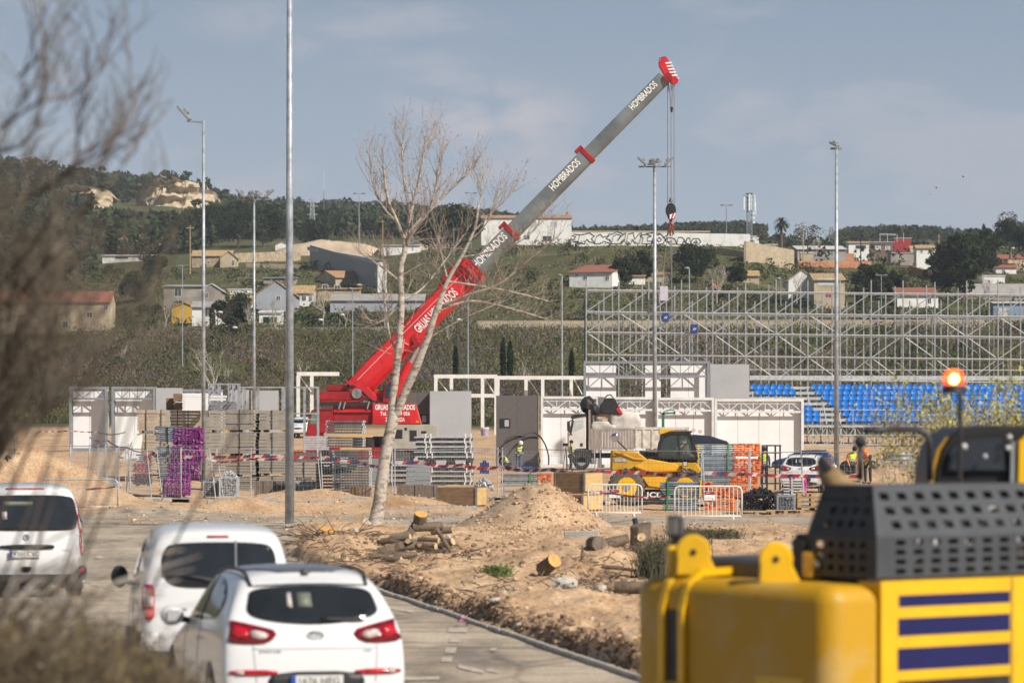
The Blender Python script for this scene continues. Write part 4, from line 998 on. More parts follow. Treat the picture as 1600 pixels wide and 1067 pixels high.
for i in range(4):
    for k in range(14):
        if random.random() < .12: continue
        a, b = (us0[k], us0[k+1]); y0, y1 = lv[i], lv[i+1]
        if (k+i) % 2 and i < 3: a, b = b, a
        dz = -8/ss*k/14
        MB().tube((X(a),.1,Z(y0)+dz), (X(b),.1,Z(y1)+dz), .05, None, 4).build('brace', galvl, t)
for i in range(3):
    for k in range(14):
        if random.random() < .08: continue
        a, b = (us0[k]-18, us0[k+1]-18); 
        if random.random() < .5: a, b = b, a
        if min(a, b) < 916: continue
        MB().tube((X(a),4.4,Z(lv[i])), (X(b),4.4,Z(lv[i+1])), .042, None, 4).build('cross_brace', galv, t)
for (u, y) in ((1040,495),(1085,513)):
    b = thing('tool_bin', 'blue tool bin on the scaffold %s' % ('upper left, beside the floodlight pole' if u < 1060 else 'to the right of the other blue bin'), 'bin', P(u, y+8, SY-.3), 0)
    mb = MB(); mb.box(-.32,.32,-.3,.3,0,.85); mb.build('bin', mat('bin_blue', (.02,.06,.22), .5), b, bevel=.05)
    mb = MB(); mb.M = T((0,-.31,.4)); mb.bar((-.15,0,-.1),(.0,0,.1),.05); mb.bar((0,0,-.1),(.15,0,.1),.05); mb.build('mark', txtw, b)
MB().box(-.36,.36,-.03,.03,-.65,.65).build('hanging_board', mat('pale_lilac_board', (.52,.50,.58), .7), None); bo = C.objects[-1]; bo.location = P(1037.5, 458.5, SY-1); tag(bo, 'white board hanging below the crane hook at the scaffold top', 'board')
# ------------------------------------------------------------------ finished stand with blue seats
GY = 300.0; gs = FP/GY; gzg = gz((1400-800)/gs, GY)
t = thing('seating_stand', 'stepped metal seating stand with white treads and handrail below the scaffolding', 'grandstand', (0, 0, 0)); 
XG = lambda u, Y: (u-800)*Y/FP
rows = 7; r0z = zt(654, gs); dz = (zt(604, FP/306) - r0z)/(rows-1); dy = .85
mb = MB()
for r in range(rows+1):
    Y = GY+r*dy; z = r0z+(r)*dz-.42; mb.box(XG(1150,Y), XG(1640,Y), Y-.1, Y+dy-.15, z-.05, z); mb.box(XG(1150,Y), XG(1640,Y), Y-.12, Y-.09, z-.22, z-.02)
mb.build('treads', galvl, t)
mb = MB()
for k in range(22):
    u = 1160+k*22; x = XG(u, GY); mb.bar((x,GY-.1,gzg-.5), (x,GY-.1,r0z-.5), .09); mb.bar((x,GY+5.8,gzg-.5), (x,GY+5.8,r0z+dz*rows-.5), .09); mb.bar((x,GY-.1,r0z-.6), (x,GY+5.8,r0z+dz*rows-.6), .09)
    x2 = XG(u+22, GY); mb.bar((x,GY-.15,gzg), (x2,GY-.15,r0z-.6), .05); mb.bar((x2,GY-.05,gzg), (x,GY-.05,r0z-.6), .05); mb.bar((x,GY+3,gzg), (x2,GY+3,r0z), .05)
for z in (gzg+.15, (gzg+r0z)/2-.2, r0z-.62): mb.bar((XG(1150,GY),GY-.2,z), (XG(1640,GY),GY-.2,z), .10)
mb.bar((XG(1180,GY),GY+7,r0z+dz*rows+.3),(XG(1640,GY),GY+7,r0z+dz*rows+.25),.28,.35); mb.bar((XG(1180,GY),GY+7,r0z+dz*rows+.95),(XG(1640,GY),GY+7,r0z+dz*rows+.9),.07)
mb.build('substructure', galvl, t)
mb = MB()
mb.bar((XG(1272,GY),GY-1.0,zt(640,gs)), (XG(1640,GY),GY-1.0,zt(642,gs)), .06)
for k in range(9): x = XG(1280+k*51, GY); mb.bar((x,GY-1.0,r0z-.9), (x,GY-1.0,zt(640,gs)), .05)
mb.build('handrail', galvl, t)
seatm = mat('blue_seat', (.003,.17,.60), .4, 0, .1, 2, coat=.2)
mb = MB(); 
# seat shell: pan, curved back, rounded top
prof = [(-.20,.0),(-.10,-.03),(.08,-.02),(.16,.06),(.20,.22),(.215,.36)]; wd = [.19,.21,.21,.215,.20,.11]
vs = []; 
for (y, z), w_ in zip(prof, wd):
    for k in range(5): q = -1+k*.5; vs.append((w_*q, y-.03*abs(q)**2*(1 if z > .03 else 0), z+.03*abs(q)**2*(1 if z <= .03 else 0)))
mb.add(vs, [(j*5+i, j*5+i+1, (j+1)*5+i+1, (j+1)*5+i) for j in range(5) for i in range(4)]); mb.box(-.05,.05,-.1,.1,-.2,-.02)
seat0 = mb.build('stadium_seat', seatm, None, smooth=True); first = True; nseat = 0
for r in range(rows):
    Y = GY+r*dy+.35; z = r0z+r*dz-.22
    rng = []
    u = 1177-(r-6)*0
    k0 = {0:(1330,1630),1:(1322,1630),2:(1311,1630),3:(1300,1630),4:(1291,1630),5:(1281,1630),6:(1273,1630)}[r]
    blk = [k0]+([(1178,1232)] if r == 6 else [(1186,1240)] if r == 5 else [(1255,1268)] if r == 2 else [(1255,1282)] if r in (0,1) else [])
    for a, b in blk:
        u = a
        while u < b:
            if len([0]) and (u > 1300 and 0): pass
            o = seat0 if first else seat0.copy()
            if not first: C.objects.link(o)
            first = False; o.location = (XG(u, Y), Y, z); nseat += 1
            o.scale = (1.16,1.1,1.2); tag(o, 'glossy blue plastic seat in the stepped rows of the stand', 'seat', 'blue seats of the stand'); u += 10.6
print('seats', nseat)
# ------------------------------------------------------------------ the red mobile crane
cs = 28.0; cl = W(590, cs); cr_ = thing('mobile_crane', 'red mobile crane with a long grey telescopic boom raised to the right', 'crane', cl)
X = lambda u: (u-590)/cs
Z = lambda y: zt(y, cs)-cl.z
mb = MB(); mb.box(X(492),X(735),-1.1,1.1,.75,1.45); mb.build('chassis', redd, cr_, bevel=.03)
for k, u in enumerate((512,540,625,655,690,720)):
    w1 = MB(); 
    w1.path([(X(u),-1.35,.68),(X(u),-1.27,.68),(X(u),-.95,.68),(X(u),-.89,.68)], [.52,.67,.67,.52], 20)
    w2 = MB(); w2.path([(X(u),.95,.68),(X(u),1.03,.68),(X(u),1.35,.68),(X(u),1.41,.68)], [.52,.67,.67,.52], 20); w2.build('wheel', black, cr_)
    wh = w1.build('wheel', black, cr_, smooth=False); MB().cyl((X(u),-1.37,.68),(0,1,0),.30,.06,14).build('rim', lgrey, wh)
mb = MB(); mb.box(X(606),X(684),-1.42,-1.15,1.35,Z(663)); mb.box(X(684),X(728),-1.35,1.2,1.40,1.75); ob = mb.build('outrigger_box', mat('putty_grey', (.36,.35,.31), .6, 0, .15, 1.5), cr_, bevel=.03)
mb = MB(); 
for a, b, c, d in ((617,630,671,685),(641,652,672,689),(659,667,673,677),(633,637,668,672)): mb.box(X(a),X(b),-1.432,-1.421,Z(d),Z(c))
mb.build('recess', blackp, ob)
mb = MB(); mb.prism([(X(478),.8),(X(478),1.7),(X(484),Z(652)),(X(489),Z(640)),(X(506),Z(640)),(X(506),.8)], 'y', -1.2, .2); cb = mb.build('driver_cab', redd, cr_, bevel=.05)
mb = MB(); mb.prism([(X(486),Z(662)),(X(490),Z(644)),(X(503),Z(644)),(X(503),Z(662))], 'y', -1.215, -1.203); mb.build('cab_window', mat('green_tint_glass', (.12,.22,.18), .1), cb)
MB().cyl((X(575),0,1.7),(0,0,1),.85,.7,28).build('slewing_ring', blackp, cr_)
# superstructure
mb = MB(); mb.prism([(X(583),Z(663)),(X(659),Z(663)),(X(650),Z(630.5)),(X(583),Z(630.5))], 'y', -1.45, .9); cw = mb.build('counterweight', red, cr_, bevel=.04)
text('GRUAS HOMBRADOS', 62/cs, T((X(618.5),-1.462,Z(636.3))), txtw, cw, hgt=8.2/cs, off=.03)
text('Tel. 976 459 056', 46/cs, T((X(618.5),-1.462,Z(646))), txtw, cw, hgt=6.2/cs, off=.02)
text('ZARAGOZA', 30/cs, T((X(618.5),-1.462,Z(655.3))), txtw, cw, hgt=6.4/cs, off=.02)
mb = MB(); mb.add([(X(650),-1.462,Z(660)),(X(656),-1.462,Z(660)),(X(653),-1.462,Z(656))], [(0,1,2)]); mb.build('warning_triangle', mat('sign_orange', (.8,.35,.02), .5), cw)
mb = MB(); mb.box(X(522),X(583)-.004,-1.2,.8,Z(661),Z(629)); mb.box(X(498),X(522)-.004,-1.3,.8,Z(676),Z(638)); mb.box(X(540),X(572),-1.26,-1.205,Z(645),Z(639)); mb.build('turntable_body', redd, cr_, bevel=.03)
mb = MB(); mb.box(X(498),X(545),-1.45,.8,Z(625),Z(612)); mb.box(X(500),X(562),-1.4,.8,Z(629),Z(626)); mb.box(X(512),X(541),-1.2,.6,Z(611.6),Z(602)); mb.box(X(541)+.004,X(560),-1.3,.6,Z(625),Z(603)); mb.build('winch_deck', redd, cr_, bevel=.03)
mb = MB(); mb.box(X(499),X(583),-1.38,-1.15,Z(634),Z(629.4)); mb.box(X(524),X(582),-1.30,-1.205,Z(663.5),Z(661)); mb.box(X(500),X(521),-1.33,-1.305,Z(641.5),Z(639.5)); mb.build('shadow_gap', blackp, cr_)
mb = MB(); mb.box(X(523),X(583),-1.32,-1.22,Z(644),Z(640)); mb.box(X(548),X(552),-1.34,-1.322,Z(644),Z(640.5)); mb.build('deck_rail', red, cr_)
mb = MB()
for uu in (531,538,575): MB().tube((X(uu),-1.36,Z(639)),(X(uu+3),-1.36,Z(628)),.05,None,6).build('hydraulic_line', mgrey, cr_)
mb = MB(); mb.path([(X(545),-1.3,Z(602)),(X(541),-1.3,Z(592)),(X(541),-1.3,Z(602))], .03, 5); mb.path([(X(500),-1.4,Z(612)),(X(500),-1.4,Z(607)),(X(512),-1.4,Z(607))], .03, 5); mb.build('guard_rail', redd, cr_)
MB().cyl((X(559),-1.0,Z(615)),(0,1,0),.28,.8,16).build('winch_drum', galvd, cr_)
mb = MB(); 
for p, q in (((546,600),(546,612)),((540,603),(556,603)),((568,612),(582,628)),((556,620),(590,628))): mb.bar((X(p[0]),-1.35,Z(p[1])), (X(q[0]),-1.35,Z(q[1])), .09)
mb.bar((X(566),-1.3,Z(612)),(X(582),-1.3,Z(627)),.14); mb.build('hoses_and_rails', blackp, cr_)
mb = MB(); mb.prism([(X(563),Z(606)),(X(575),Z(604)),(X(600),Z(629)),(X(583),Z(629)),(X(556),Z(614))], 'y', -1.1, -.9); mb.prism([(X(563),Z(606)),(X(575),Z(604)),(X(600),Z(629)),(X(583),Z(629)),(X(556),Z(614))], 'y', .5, .7)
mb.prism([(X(575),Z(622)),(X(586),Z(609)),(X(604),Z(609)),(X(606),Z(629)),(X(580),Z(629))], 'y', -.85, .45); mb.build('boom_foot', red, cr_, bevel=.02)
mb = MB(); mb.prism([(X(598),Z(630)),(X(602),Z(600)),(X(611),Z(594)),(X(620),Z(598)),(X(624),Z(630))], 'y', -1.5, -.95); oc = mb.build('operator_cab', redd, cr_, bevel=.05)
mb = MB(); mb.prism([(X(602),Z(622)),(X(604),Z(602)),(X(611),Z(597)),(X(618),Z(600)),(X(621),Z(622))], 'y', -1.515, -1.503); mb.build('cab_glass', glass, oc)
# boom
A = Vector((X(566),0,Z(601))); B = Vector((X(1044),0,Z(116))); bd = (B-A).normalized(); bn = Vector((-bd.z,0,bd.x)); BL = (B-A).length
BM = Matrix(((bd.x,0,bn.x,A.x),(0,1,0,0),(bd.z,0,bn.z,A.z),(0,0,0,1)))
def L_(u): return ((X(u)-A.x)/bd.x)
def boomsec(a, b, ht, wd_, m, name, cut=.3, capred=True):
    mb = MB(); mb.M = BM; pr = [(-wd_*.5,ht*.5),(wd_*.5,ht*.5),(wd_*.5,-ht*.12),(wd_*.36,-ht*.36),(wd_*.14,-ht*.5),(-wd_*.14,-ht*.5),(-wd_*.36,-ht*.36),(-wd_*.5,-ht*.12)]
    mb.prism(pr, 'x', a, b); return mb.build(name, m, cr_, bevel=.03, recalc=True)
mbase = boomsec(-.7, L_(738), 1.36, .95, red, 'base_boom')
b1 = boomsec(L_(738)-.5, L_(800), 1.02, .78, craneg, 'boom_section'); b2 = boomsec(L_(800), L_(918), .92, .70, craneg, 'boom_section'); b3 = boomsec(L_(918), L_(1038), .80, .62, craneg, 'boom_section')
for u, hh, l in ((800,1.12,.28),(918,1.0,.28),(740,1.52,.5)):
    c = boomsec(L_(u)-l/2, L_(u)+l/2, hh, hh*.8, redd if u != 740 else red, 'boom_collar')
    mb = MB(); mb.M = BM; mb.box(L_(u)-.35, L_(u)+.15, -.3, .3, hh/2+.005, hh/2+.2); mb.build('collar_block', redd, c, bevel=.02)
mb = MB(); mb.M = BM
for k in range(5): a = L_(728)+k*.22; mb.box(a-.05, a+.05, -.62, .62, -.55-.05*(k % 2), .65)
for k in range(3): mb.box(L_(700)+k*.5, L_(700)+k*.5+.3, -.4, .0, .685, .9+.1*k)
mb.path([(L_(705),-.45,.78),(L_(712),-.5,1.0),(L_(730),-.5,1.05),(L_(738),-.45,.85)], .04, 5); mb.build('boom_head_fittings', redd, cr_)
mb = MB(); mb.M = BM; mb.box(0.0, L_(730), -.492, -.478, .34, .38); mb.build('boom_stripe', mat('pale_red_line', (.75,.35,.30), .5), mbase)
mb = MB(); mb.M = BM
for a in (L_(600), L_(648), L_(690)): mb.box(a, a+.08, -.5, .5, .63, .72)
mb.tube((L_(575),-.3,.76),(L_(735),-.3,.74),.03,None,5); mb.tube((L_(575),-.1,.77),(L_(735),-.1,.76),.025,None,5); mb.build('hose_run', redd, mbase)
def btext(s_, ua, ub, n, hh, wd_, dn=0): 
    a, b = L_(ua), L_(ub); M = BM @ T(((a+b)/2, -wd_/2-.012, dn)); return text(s_, b-a, M, txtw, n, hgt=hh, off=.02)
btext('GRUAS HOMBRADOS', 650, 711, mbase, .52, .95, -.04); btext('HOMBRADOS', 745, 793, b1, .46, .78, .18); btext('HOMBRADOS', 864, 907, b2, .42, .70, .16); btext('HOMBRADOS', 988, 1027, b3, .38, .62, .14)
mb = MB(); mb.M = BM @ T((L_(628),-.49,-.1)); mb.bar((-.5,0,-.2),(.1,0,.25),.06); mb.bar((-.3,0,-.25),(.3,0,.2),.06); mb.bar((.1,0,.25),(.25,0,-.2),.06); mb.build('boom_mark', mat('pale_red_line', (.75,.35,.30)), mbase)
# lift cylinder
c0 = Vector((X(604),-.0,Z(642))); c1 = Vector((X(641),0,Z(566))); c2 = Vector((X(655),0,Z(538)))
MB().tube(c0, c1, .27, .27, 16).build('lift_cylinder', red, cr_, smooth=False); MB().tube(c1, c2, .15, .15, 14).build('piston_rod', mat('chrome', (.7,.7,.72), .15, 1.0), cr_)
mb = MB(); mb.prism([(X(632),Z(557)),(X(640),Z(545)),(X(662),Z(541)),(X(664),Z(536)),(X(655),Z(533)),(X(650),Z(520)),(X(641),Z(528)),(X(646),Z(538)),(X(636),Z(546))], 'y', -.55, .55); mb.build('cylinder_bracket', redd, cr_, bevel=.03)
# boom head
mb = MB(); mb.prism([(X(1029),Z(103)),(X(1033),Z(91)),(X(1041),Z(90)),(X(1046),Z(98)),(X(1058),Z(127)),(X(1050),Z(132)),(X(1040),Z(122))], 'y', -.38, .38); bh = mb.build('boom_tip', red, cr_, bevel=.02)
mb = MB(); e1 = Vector((X(1043),-.395,Z(97))); e2 = Vector((X(1056),-.395,Z(126))); dd = (e2-e1); pp = Vector((dd.z,0,-dd.x)).normalized()*-.17
for k in range(6):
    a = e1+dd*(k/6); b = e1+dd*((k+.5)/6); mb.add([a-pp+dd*.0, b-pp, b+pp+dd*.10, a+pp+dd*.10], [(0,1,2,3)])
mb.build('warning_stripes', txtw, bh)
MB().cyl((X(1043),-.2,Z(122)),(0,1,0),.25,.5,16).build('sheave', redd, bh); MB().cyl((X(1054),-.2,Z(127)),(0,1,0),.2,.5,16).build('sheave', red, bh)
mb = MB()
for p, q in (((1030,92),(1029,102)),((1030,92),(1040,90)),((1036,89),(1036,96))): mb.bar((X(p[0]),-.3,Z(p[1])),(X(q[0]),-.3,Z(q[1])),.05)
mb.build('tip_rail', redd, bh)
for (ua, ya, ub, yb_) in ((1043.2,126,1043.2,322),(1048.6,130,1048.6,318),(1053.4,128,1053.4,322),(1044,128,1049,172),(1051.5,128,1049.5,172)):
    MB().tube((X(ua),-.1,Z(ya)), (X(ub),-.1,Z(yb_)), .028, None, 5).build('hoist_rope', mgrey, cr_)
MB().tube((X(1049.3),-.1,Z(168)),(X(1049.3),-.1,Z(176)),.09,.05,8).build('rope_weight', blackp, cr_)
mb = MB(); mb.prism([(X(1048-8.2*math.cos(a)),Z(329+11.5*math.sin(a))) for a in [k*math.pi/8 for k in range(16)]], 'y', -.28, .08); mb.prism([(X(1041),Z(333)),(X(1055),Z(333)),(X(1053),Z(343)),(X(1044),Z(343))], 'y', -.24, .04); hb = mb.build('hook_block', blackp, cr_, bevel=.04)
mb = MB(); mb.add([(X(1046),-.295,Z(343)),(X(1054.5),-.295,Z(341)),(X(1055),-.295,Z(333)),(X(1046),-.295,Z(336))], [(0,1,2,3)]); mb.build('stripe_plate', txtw, hb)
mb = MB(); mb.add([(X(1047.5),-.305,Z(343)),(X(1050),-.305,Z(342)),(X(1053.5),-.305,Z(334)),(X(1050.5),-.305,Z(334.5))], [(0,1,2,3)]); mb.add([(X(1052.5),-.305,Z(342)),(X(1054.3),-.305,Z(341.5)),(X(1055),-.305,Z(338)),(X(1054.6),-.305,Z(336))], [(0,1,2,3)]); mb.build('red_stripe', red, hb)
MB().tube((X(1048),-.1,Z(316)),(X(1048),-.1,Z(310)),.12,.06,8).build('swivel', blackp, hb)
mb = MB(); mb.path([(X(1048),-.1,Z(343)),(X(1048),-.1,Z(348)),(X(1051),-.1,Z(352)),(X(1049),-.1,Z(356)),(X(1045.5),-.1,Z(354))], .09, 8); mb.build('hook', redd, hb)
mb = MB()
for a, b, c in ((1047,1043,368),(1048,1047,369),(1049,1052,367),(1047,1045.5,360)): mb.tube((X(a),-.1,Z(350)),(X(b),-.15,Z(c)),.07,.05,5)
mb.build('sling', mat('rusty_sling', (.14,.07,.04), .8), hb)
mb = MB()
for a, b, c in ((1043,1034,447),(1047,1052,520),(1050,1049,530)): mb.tube((X(a),-.1,Z(366)),(X(b),.4,Z(c)),.018,.018,4)
mb.build('chain', mgrey, hb)
# ------------------------------------------------------------------ stacked site materials
random.seed(5)
deckm = mat('weathered_deck_board', (.27,.25,.215), .85, 0, .22, 2, col2=(.37,.34,.29))
deckt = mat('tan_deck_board', (.42,.355,.265), .85, 0, .2, 2)
purple = mat('purple_coupler', (.19,.02,.165), .5, 0, .4, 9, island=.45)
orange = mat('orange_coupler', (.66,.14,.015), .55, 0, .3, 9, island=.4)
redc = mat('red_coupler', (.38,.03,.02), .55, 0, .3, 9, island=.4)
strapg = mat('green_strap', (.02,.22,.06), .6); strapy = mat('yellow_strap', (.62,.45,.04), .6)
tubem = mat('tube_blue_grey', (.20,.245,.285), .45, .35, .25, 5, island=.25)
rzg = R(-14)
def bundle(label, loc, w_, d, h, m, n, group, strapx=(.5,), rz=0, dx=0):
    t = thing('board_bundle', label, 'board bundle', loc, rz, group); mb = MB(); bh = (h-.1)/n
    for k in range(n):
        j = rnd(-.02,.02); mb.box(-w_/2+j, w_/2+j, j, d+j, .1+k*bh+.006, .1+(k+1)*bh-.012)
    mb.build('boards', m, t)
    for x in (-w_*.38, w_*.38): MB().box(x-.05, x+.05, 0, d, .0, .098).build('bearer', wood, t)
    for f in strapx:
        x = lerp(-w_/2, w_/2, f); q = MB(); q.box(x-.018, x+.018, -.035, -.022, .1, h); q.box(x-.018, x+.018, -.03, d+.02, h+.004, h+.012); q.build('strap', blackp, t)
    return t
ORD = ['topmost', 'second', 'third', 'fourth', 'fifth']
def stack(desc, u0, u1, s, ys, d, m, n=7, strapx=(.5,), grp='strapped board bundles', rz=0):
    c = W((u0+u1)/2, s); w_ = (u1-u0)/s*(.96 if rz else 1)
    for k, (a, b) in enumerate(ys):
        zb_ = zt(b if k == len(ys)-1 else ys[k+1][0]-.8, s); zt_ = zt(a, s)
        if k == len(ys)-1: zb_ = min(zb_, c.z+.0); 
        bundle('%s board bundle in the %s' % (ORD[k], desc), (c.x+rnd(-.02,.02), c.y, zb_), w_, d, zt_-zb_, m, n if b-a < 40 else n+3, grp, strapx, rz)
stack('tan stack at the left end of the board yard', 214, 261, 34, [(640,676),(677,708),(709,742),(743,760)], 1.1, deckt, 6, (.3,.8))
stack('tan stack behind the purple ended tubes', 266, 313, 33.6, [(641,673),(674,706),(707,740),(741,758)], 1.1, deckt, 6, (.25,.6))
stack('grey stack left of the two dark gaps', 350, 398, 37, [(640,672),(676,708),(713,741),(746,770)], 2.0, deckm, 6, (.5,), rz=R(-12))
stack('grey stack beside the thick steel pole', 404, 447, 37, [(641,673),(676,708),(714,742),(744,770)], 1.6, deckm, 6, (.5,), rz=R(-6))
stack('short dark stack behind the left grey stack', 326, 349, 34, [(641,672),(676,706),(712,740),(745,760)], 1.6, deckm, 6, ())
stack('low grey stack right of the thick steel pole', 457, 494, 38.5, [(722,746),(750,772)], 1.2, deckm, 5, (.5,))
def slabs(label, u0, u1, s, y0, y1, n, m, d=.8, name='panel_stack', z0=None):
    c = W((u0+u1)/2, s); z1 = zt(y0, s); zb_ = zt(y1, s); t = thing(name, label, 'panel stack', (c.x, c.y, zb_)); w_ = (u1-u0)/s; mb = MB()
    for k in range(n): a = (z1-zb_)*k/n; mb.box(-w_/2+rnd(-.02,.02), w_/2+rnd(-.02,.02), 0, d, a+.004, (z1-zb_)*(k+.86)/n)
    mb.build('panels', m, t); return t
slabs('stack of white insulated panels lying on the tan boards', 285, 323, 33.8, 614, 641, 9, white)
slabs('taller brown fibre board pack beside the white panel stack', 271, 287, 33.6, 613, 641, 2, plyd)
slabs('shorter brown fibre board pack left of the taller one', 259, 271, 33.5, 619, 641, 1, plyd)
def tubes(label, u0, u1, s, y0, y1, cm, cu0, cu1, group, d=.9, straps=((.35, None),), tm=None, rows=None, skew=0.0, cols=None):
    """tubes run left to right (u0..u1); coloured coupler ends fill cu0..cu1"""
    c = W(u0, s); zb_ = zt(y1, s); h = (y1-y0)/s; t = thing('tube_bundle', label, 'tube bundle', (c.x, c.y, zb_), 0, group)
    r = .032; n = rows or max(2, int(h/.07)); L = (u1-u0)/s; mb = MB(); nd = cols or max(3, int(d/.075))
    for i in range(n):
        for j in range(nd):
            if 0 < i < n-1 and 1 < j: continue
            z = h*(i+.5)/n+rnd(-.008,.008); y = d*j/nd+rnd(-.01,.01); mb.tube((rnd(-.12,.05), y, z+skew), (L+rnd(-.02,.02), y, z), r, None, 6)
    mb.build('tubes', tm or tubem, t)
    mb = MB(); cl_ = max(.12, (cu1-cu0)/s); x0 = (cu0-u0)/s; na = max(2, int(cl_/.14))
    for i in range(n):
        for j in range(nd):
            for q in range(na):
                if 0 < i < n-1 and j > 1 and q < na-1: continue
                z = h*(i+.5)/n; y = d*j/nd; x = x0+cl_*q/na+rnd(0,.05); a = rnd(0,3.14); e = .055
                
                if cm is orange: mb.M = T((x, y-.02, z+rnd(-.012,.012))) @ RY(rnd(-.25,.25)) @ RZ(rnd(-.5,.5)); mb.box(-.085,.085,-.035,.035,-.024,.024)
                else: mb.M = T((x, y-.02, z+rnd(-.02,.02))) @ RY(a) @ RX(rnd(-1,1)); mb.box(-e,e,-e*.7,e*.7,-e*.55,e*.55)
    mb.M = None; mb.build('couplers', cm, t)
    for f, sm in straps:
        mb = MB(); x = L*f; mb.box(x-.03,x+.03,-.07,-.05,-.02,h+.03); mb.box(x-.03,x+.03,-.06,d,h+.03,h+.045); mb.build('strap', sm or strapg, t)
    if y1-y0 > 10:
        for x in (L*.15, L*.8): MB().box(x-.04, x+.04, -.02, d, -.08, -.003).build('bearer', wood, t)
    return t
G1 = 'purple ended tube bundles'
tubes('topmost purple ended tube bundle, its tubes poking out to the left', 245, 300, 40, 669, 693, purple, 272, 318, G1, straps=((.3,blackp),), skew=.10)
tubes('second purple ended tube bundle from the top', 247, 300, 40.2, 697, 722, purple, 270, 317, G1, straps=((.3,blackp),))
tubes('third purple ended tube bundle from the top, behind the tape', 250, 300, 40.4, 724, 747, purple, 264, 312, G1, straps=())
tubes('lowest purple ended tube bundle on the ground', 252, 292, 40.6, 749, 773, purple, 256, 298, G1, straps=())
tubes('small grey tube bundle with red ends behind the leaning fence posts', 216, 236, 39, 709, 722, redc, 226, 237, 'red ended tube bundles', d=.6, straps=())
tubes('red ended bundle below the small grey tube bundle', 210, 236, 39.2, 724, 737, redc, 211, 236, 'red ended tube bundles', d=.6, straps=())
tubes('rusty red bundle on the ground behind the leaning fence posts', 210, 236, 39.4, 740, 756, redc, 211, 236, 'red ended tube bundles', d=.6, straps=())
G2 = 'orange ended tube bundles'
tubes('tube bundle with orange ends resting on the rack beside the gravel heap', 787, 842, 41, 740, 755, orange, 842, 864, G2, straps=((.75,strapg),))
tubes('topmost orange ended tube bundle beside the telehandler', 1088, 1146, 41, 693, 713, orange, 1148, 1189, G2, straps=((.05,strapy),(.85,strapg)))
tubes('second orange ended tube bundle beside the telehandler', 1088, 1146, 41.2, 717, 738, orange, 1148, 1190, G2, straps=((.05,strapy),(.85,strapg)))
tubes('third orange ended tube bundle beside the telehandler', 1090, 1146, 41.4, 742, 757, orange, 1143, 1186, G2, straps=((.05,strapg),))
tubes('lowest orange ended tube bundle beside the telehandler', 1090, 1144, 41.6, 760, 777, orange, 1143, 1186, G2, straps=((.05,strapg),))
tubes('upper large tube bundle with green straps behind the right barrier', 1036, 1098, 47, 753, 774, orange, 1099, 1116, G2, straps=((.12,strapg),(.95,strapy)))
tubes('lower large tube bundle with green straps behind the right barrier', 1036, 1090, 47.5, 778, 801, orange, 1104, 1150, G2, straps=((.12,strapg),))
tubes('round heap of orange ends on top of the lower tube bundle', 1118, 1122, 47.2, 762, 776, orange, 1118, 1142, G2, straps=())
tubes('pale tube bundle with pink ends left of the pallet stack', 1226, 1258, 42, 748, 774, mat('pink_end', (.55,.06,.30), .5), 1255, 1259, 'pink ended tube bundles', d=.6, straps=((.35,galvl),), tm=galvl, rows=6)
# galvanised ladder frames: one coiled looking layer after another
def frame0(w_, d, nn):
    t = thing('ladder_frame', 'galvanised ladder frame', 'scaffold frame', (0,0,0), 0, 'galvanised ladder frames in the tall stack'); mb = MB()
    for y in (0, d): mb.tube((-w_/2,y,0), (w_/2,y,0), .026, None, 6)
    for k in range(nn): x = -w_/2+w_*(k+.5)/nn; mb.tube((x-.035,-.04,-.035), (x+.035,-.04,.035), .024, None, 6); mb.tube((x,0,0),(x,d,0),.016,None,4)
    mb.build('rails', mat('weathered_zinc', (.15,.165,.18), .5, .35, .3, 6), t); mb = MB()
    for x in (-w_/2, w_/2):
        for y in (0, d): mb.tube((x,y,-.03),(x,y,.05),.035,None,6)
    mb.build('spigots', galvl, t); MB().box(-w_/2+.06, w_/2-.06, .05, d-.05, -.02, .025).build('deck', mgrey, t); return t  # thin dark plate added between the rails so the stack's gaps read dark
f0 = frame0(1.35, 1.6, 13); first = True
TIERS = [(659,677),(684,698),(705,776)]; i = 0
for a, b in TIERS:
    y = a; 
    while y < b:
        o = f0 if first else copy_tree(f0); first = False; c = W(549+rnd(-1,1), 42); o.location = (c.x+(-.25 if a < 700 else 0), c.y, zt(y, 42)); o['label'] = 'galvanised ladder frame lying in the tall grey stack left of the bare tree trunk'; y += 4.2
f1 = frame0(.85, 1.6, 7); f1['group'] = 'galvanised frames of the lower left stack'; first = True; y = 720
while y < 778:
    o = f1 if first else copy_tree(f1); first = False; c = W(512, 41.5); o.location = (c.x, c.y, zt(y, 41.5)); o['label'] = 'galvanised frame lying in the lower stack right of the low grey boards'; o['group'] = 'galvanised frames of the lower left stack'; y += 5.2
for y, u, l in ((680.5,558,'upper'),(701.5,556,'lower')):
    c = W(u, 42.3); mb = MB(); mb.box(-.58,.58,0,.12,0,.11); o = mb.build('timber_beam', ply, None, bevel=.005); o.location = (c.x, c.y-.1, zt(y+2.5, 42.3)); tag(o, '%s of the two yellow timber spacers in the galvanised frame stack' % l, 'timber')
slabs('zinc channel pack with bright open ends left of the tall frame stack', 475, 513, 33, 681, 703, 6, galvl, 1.0)
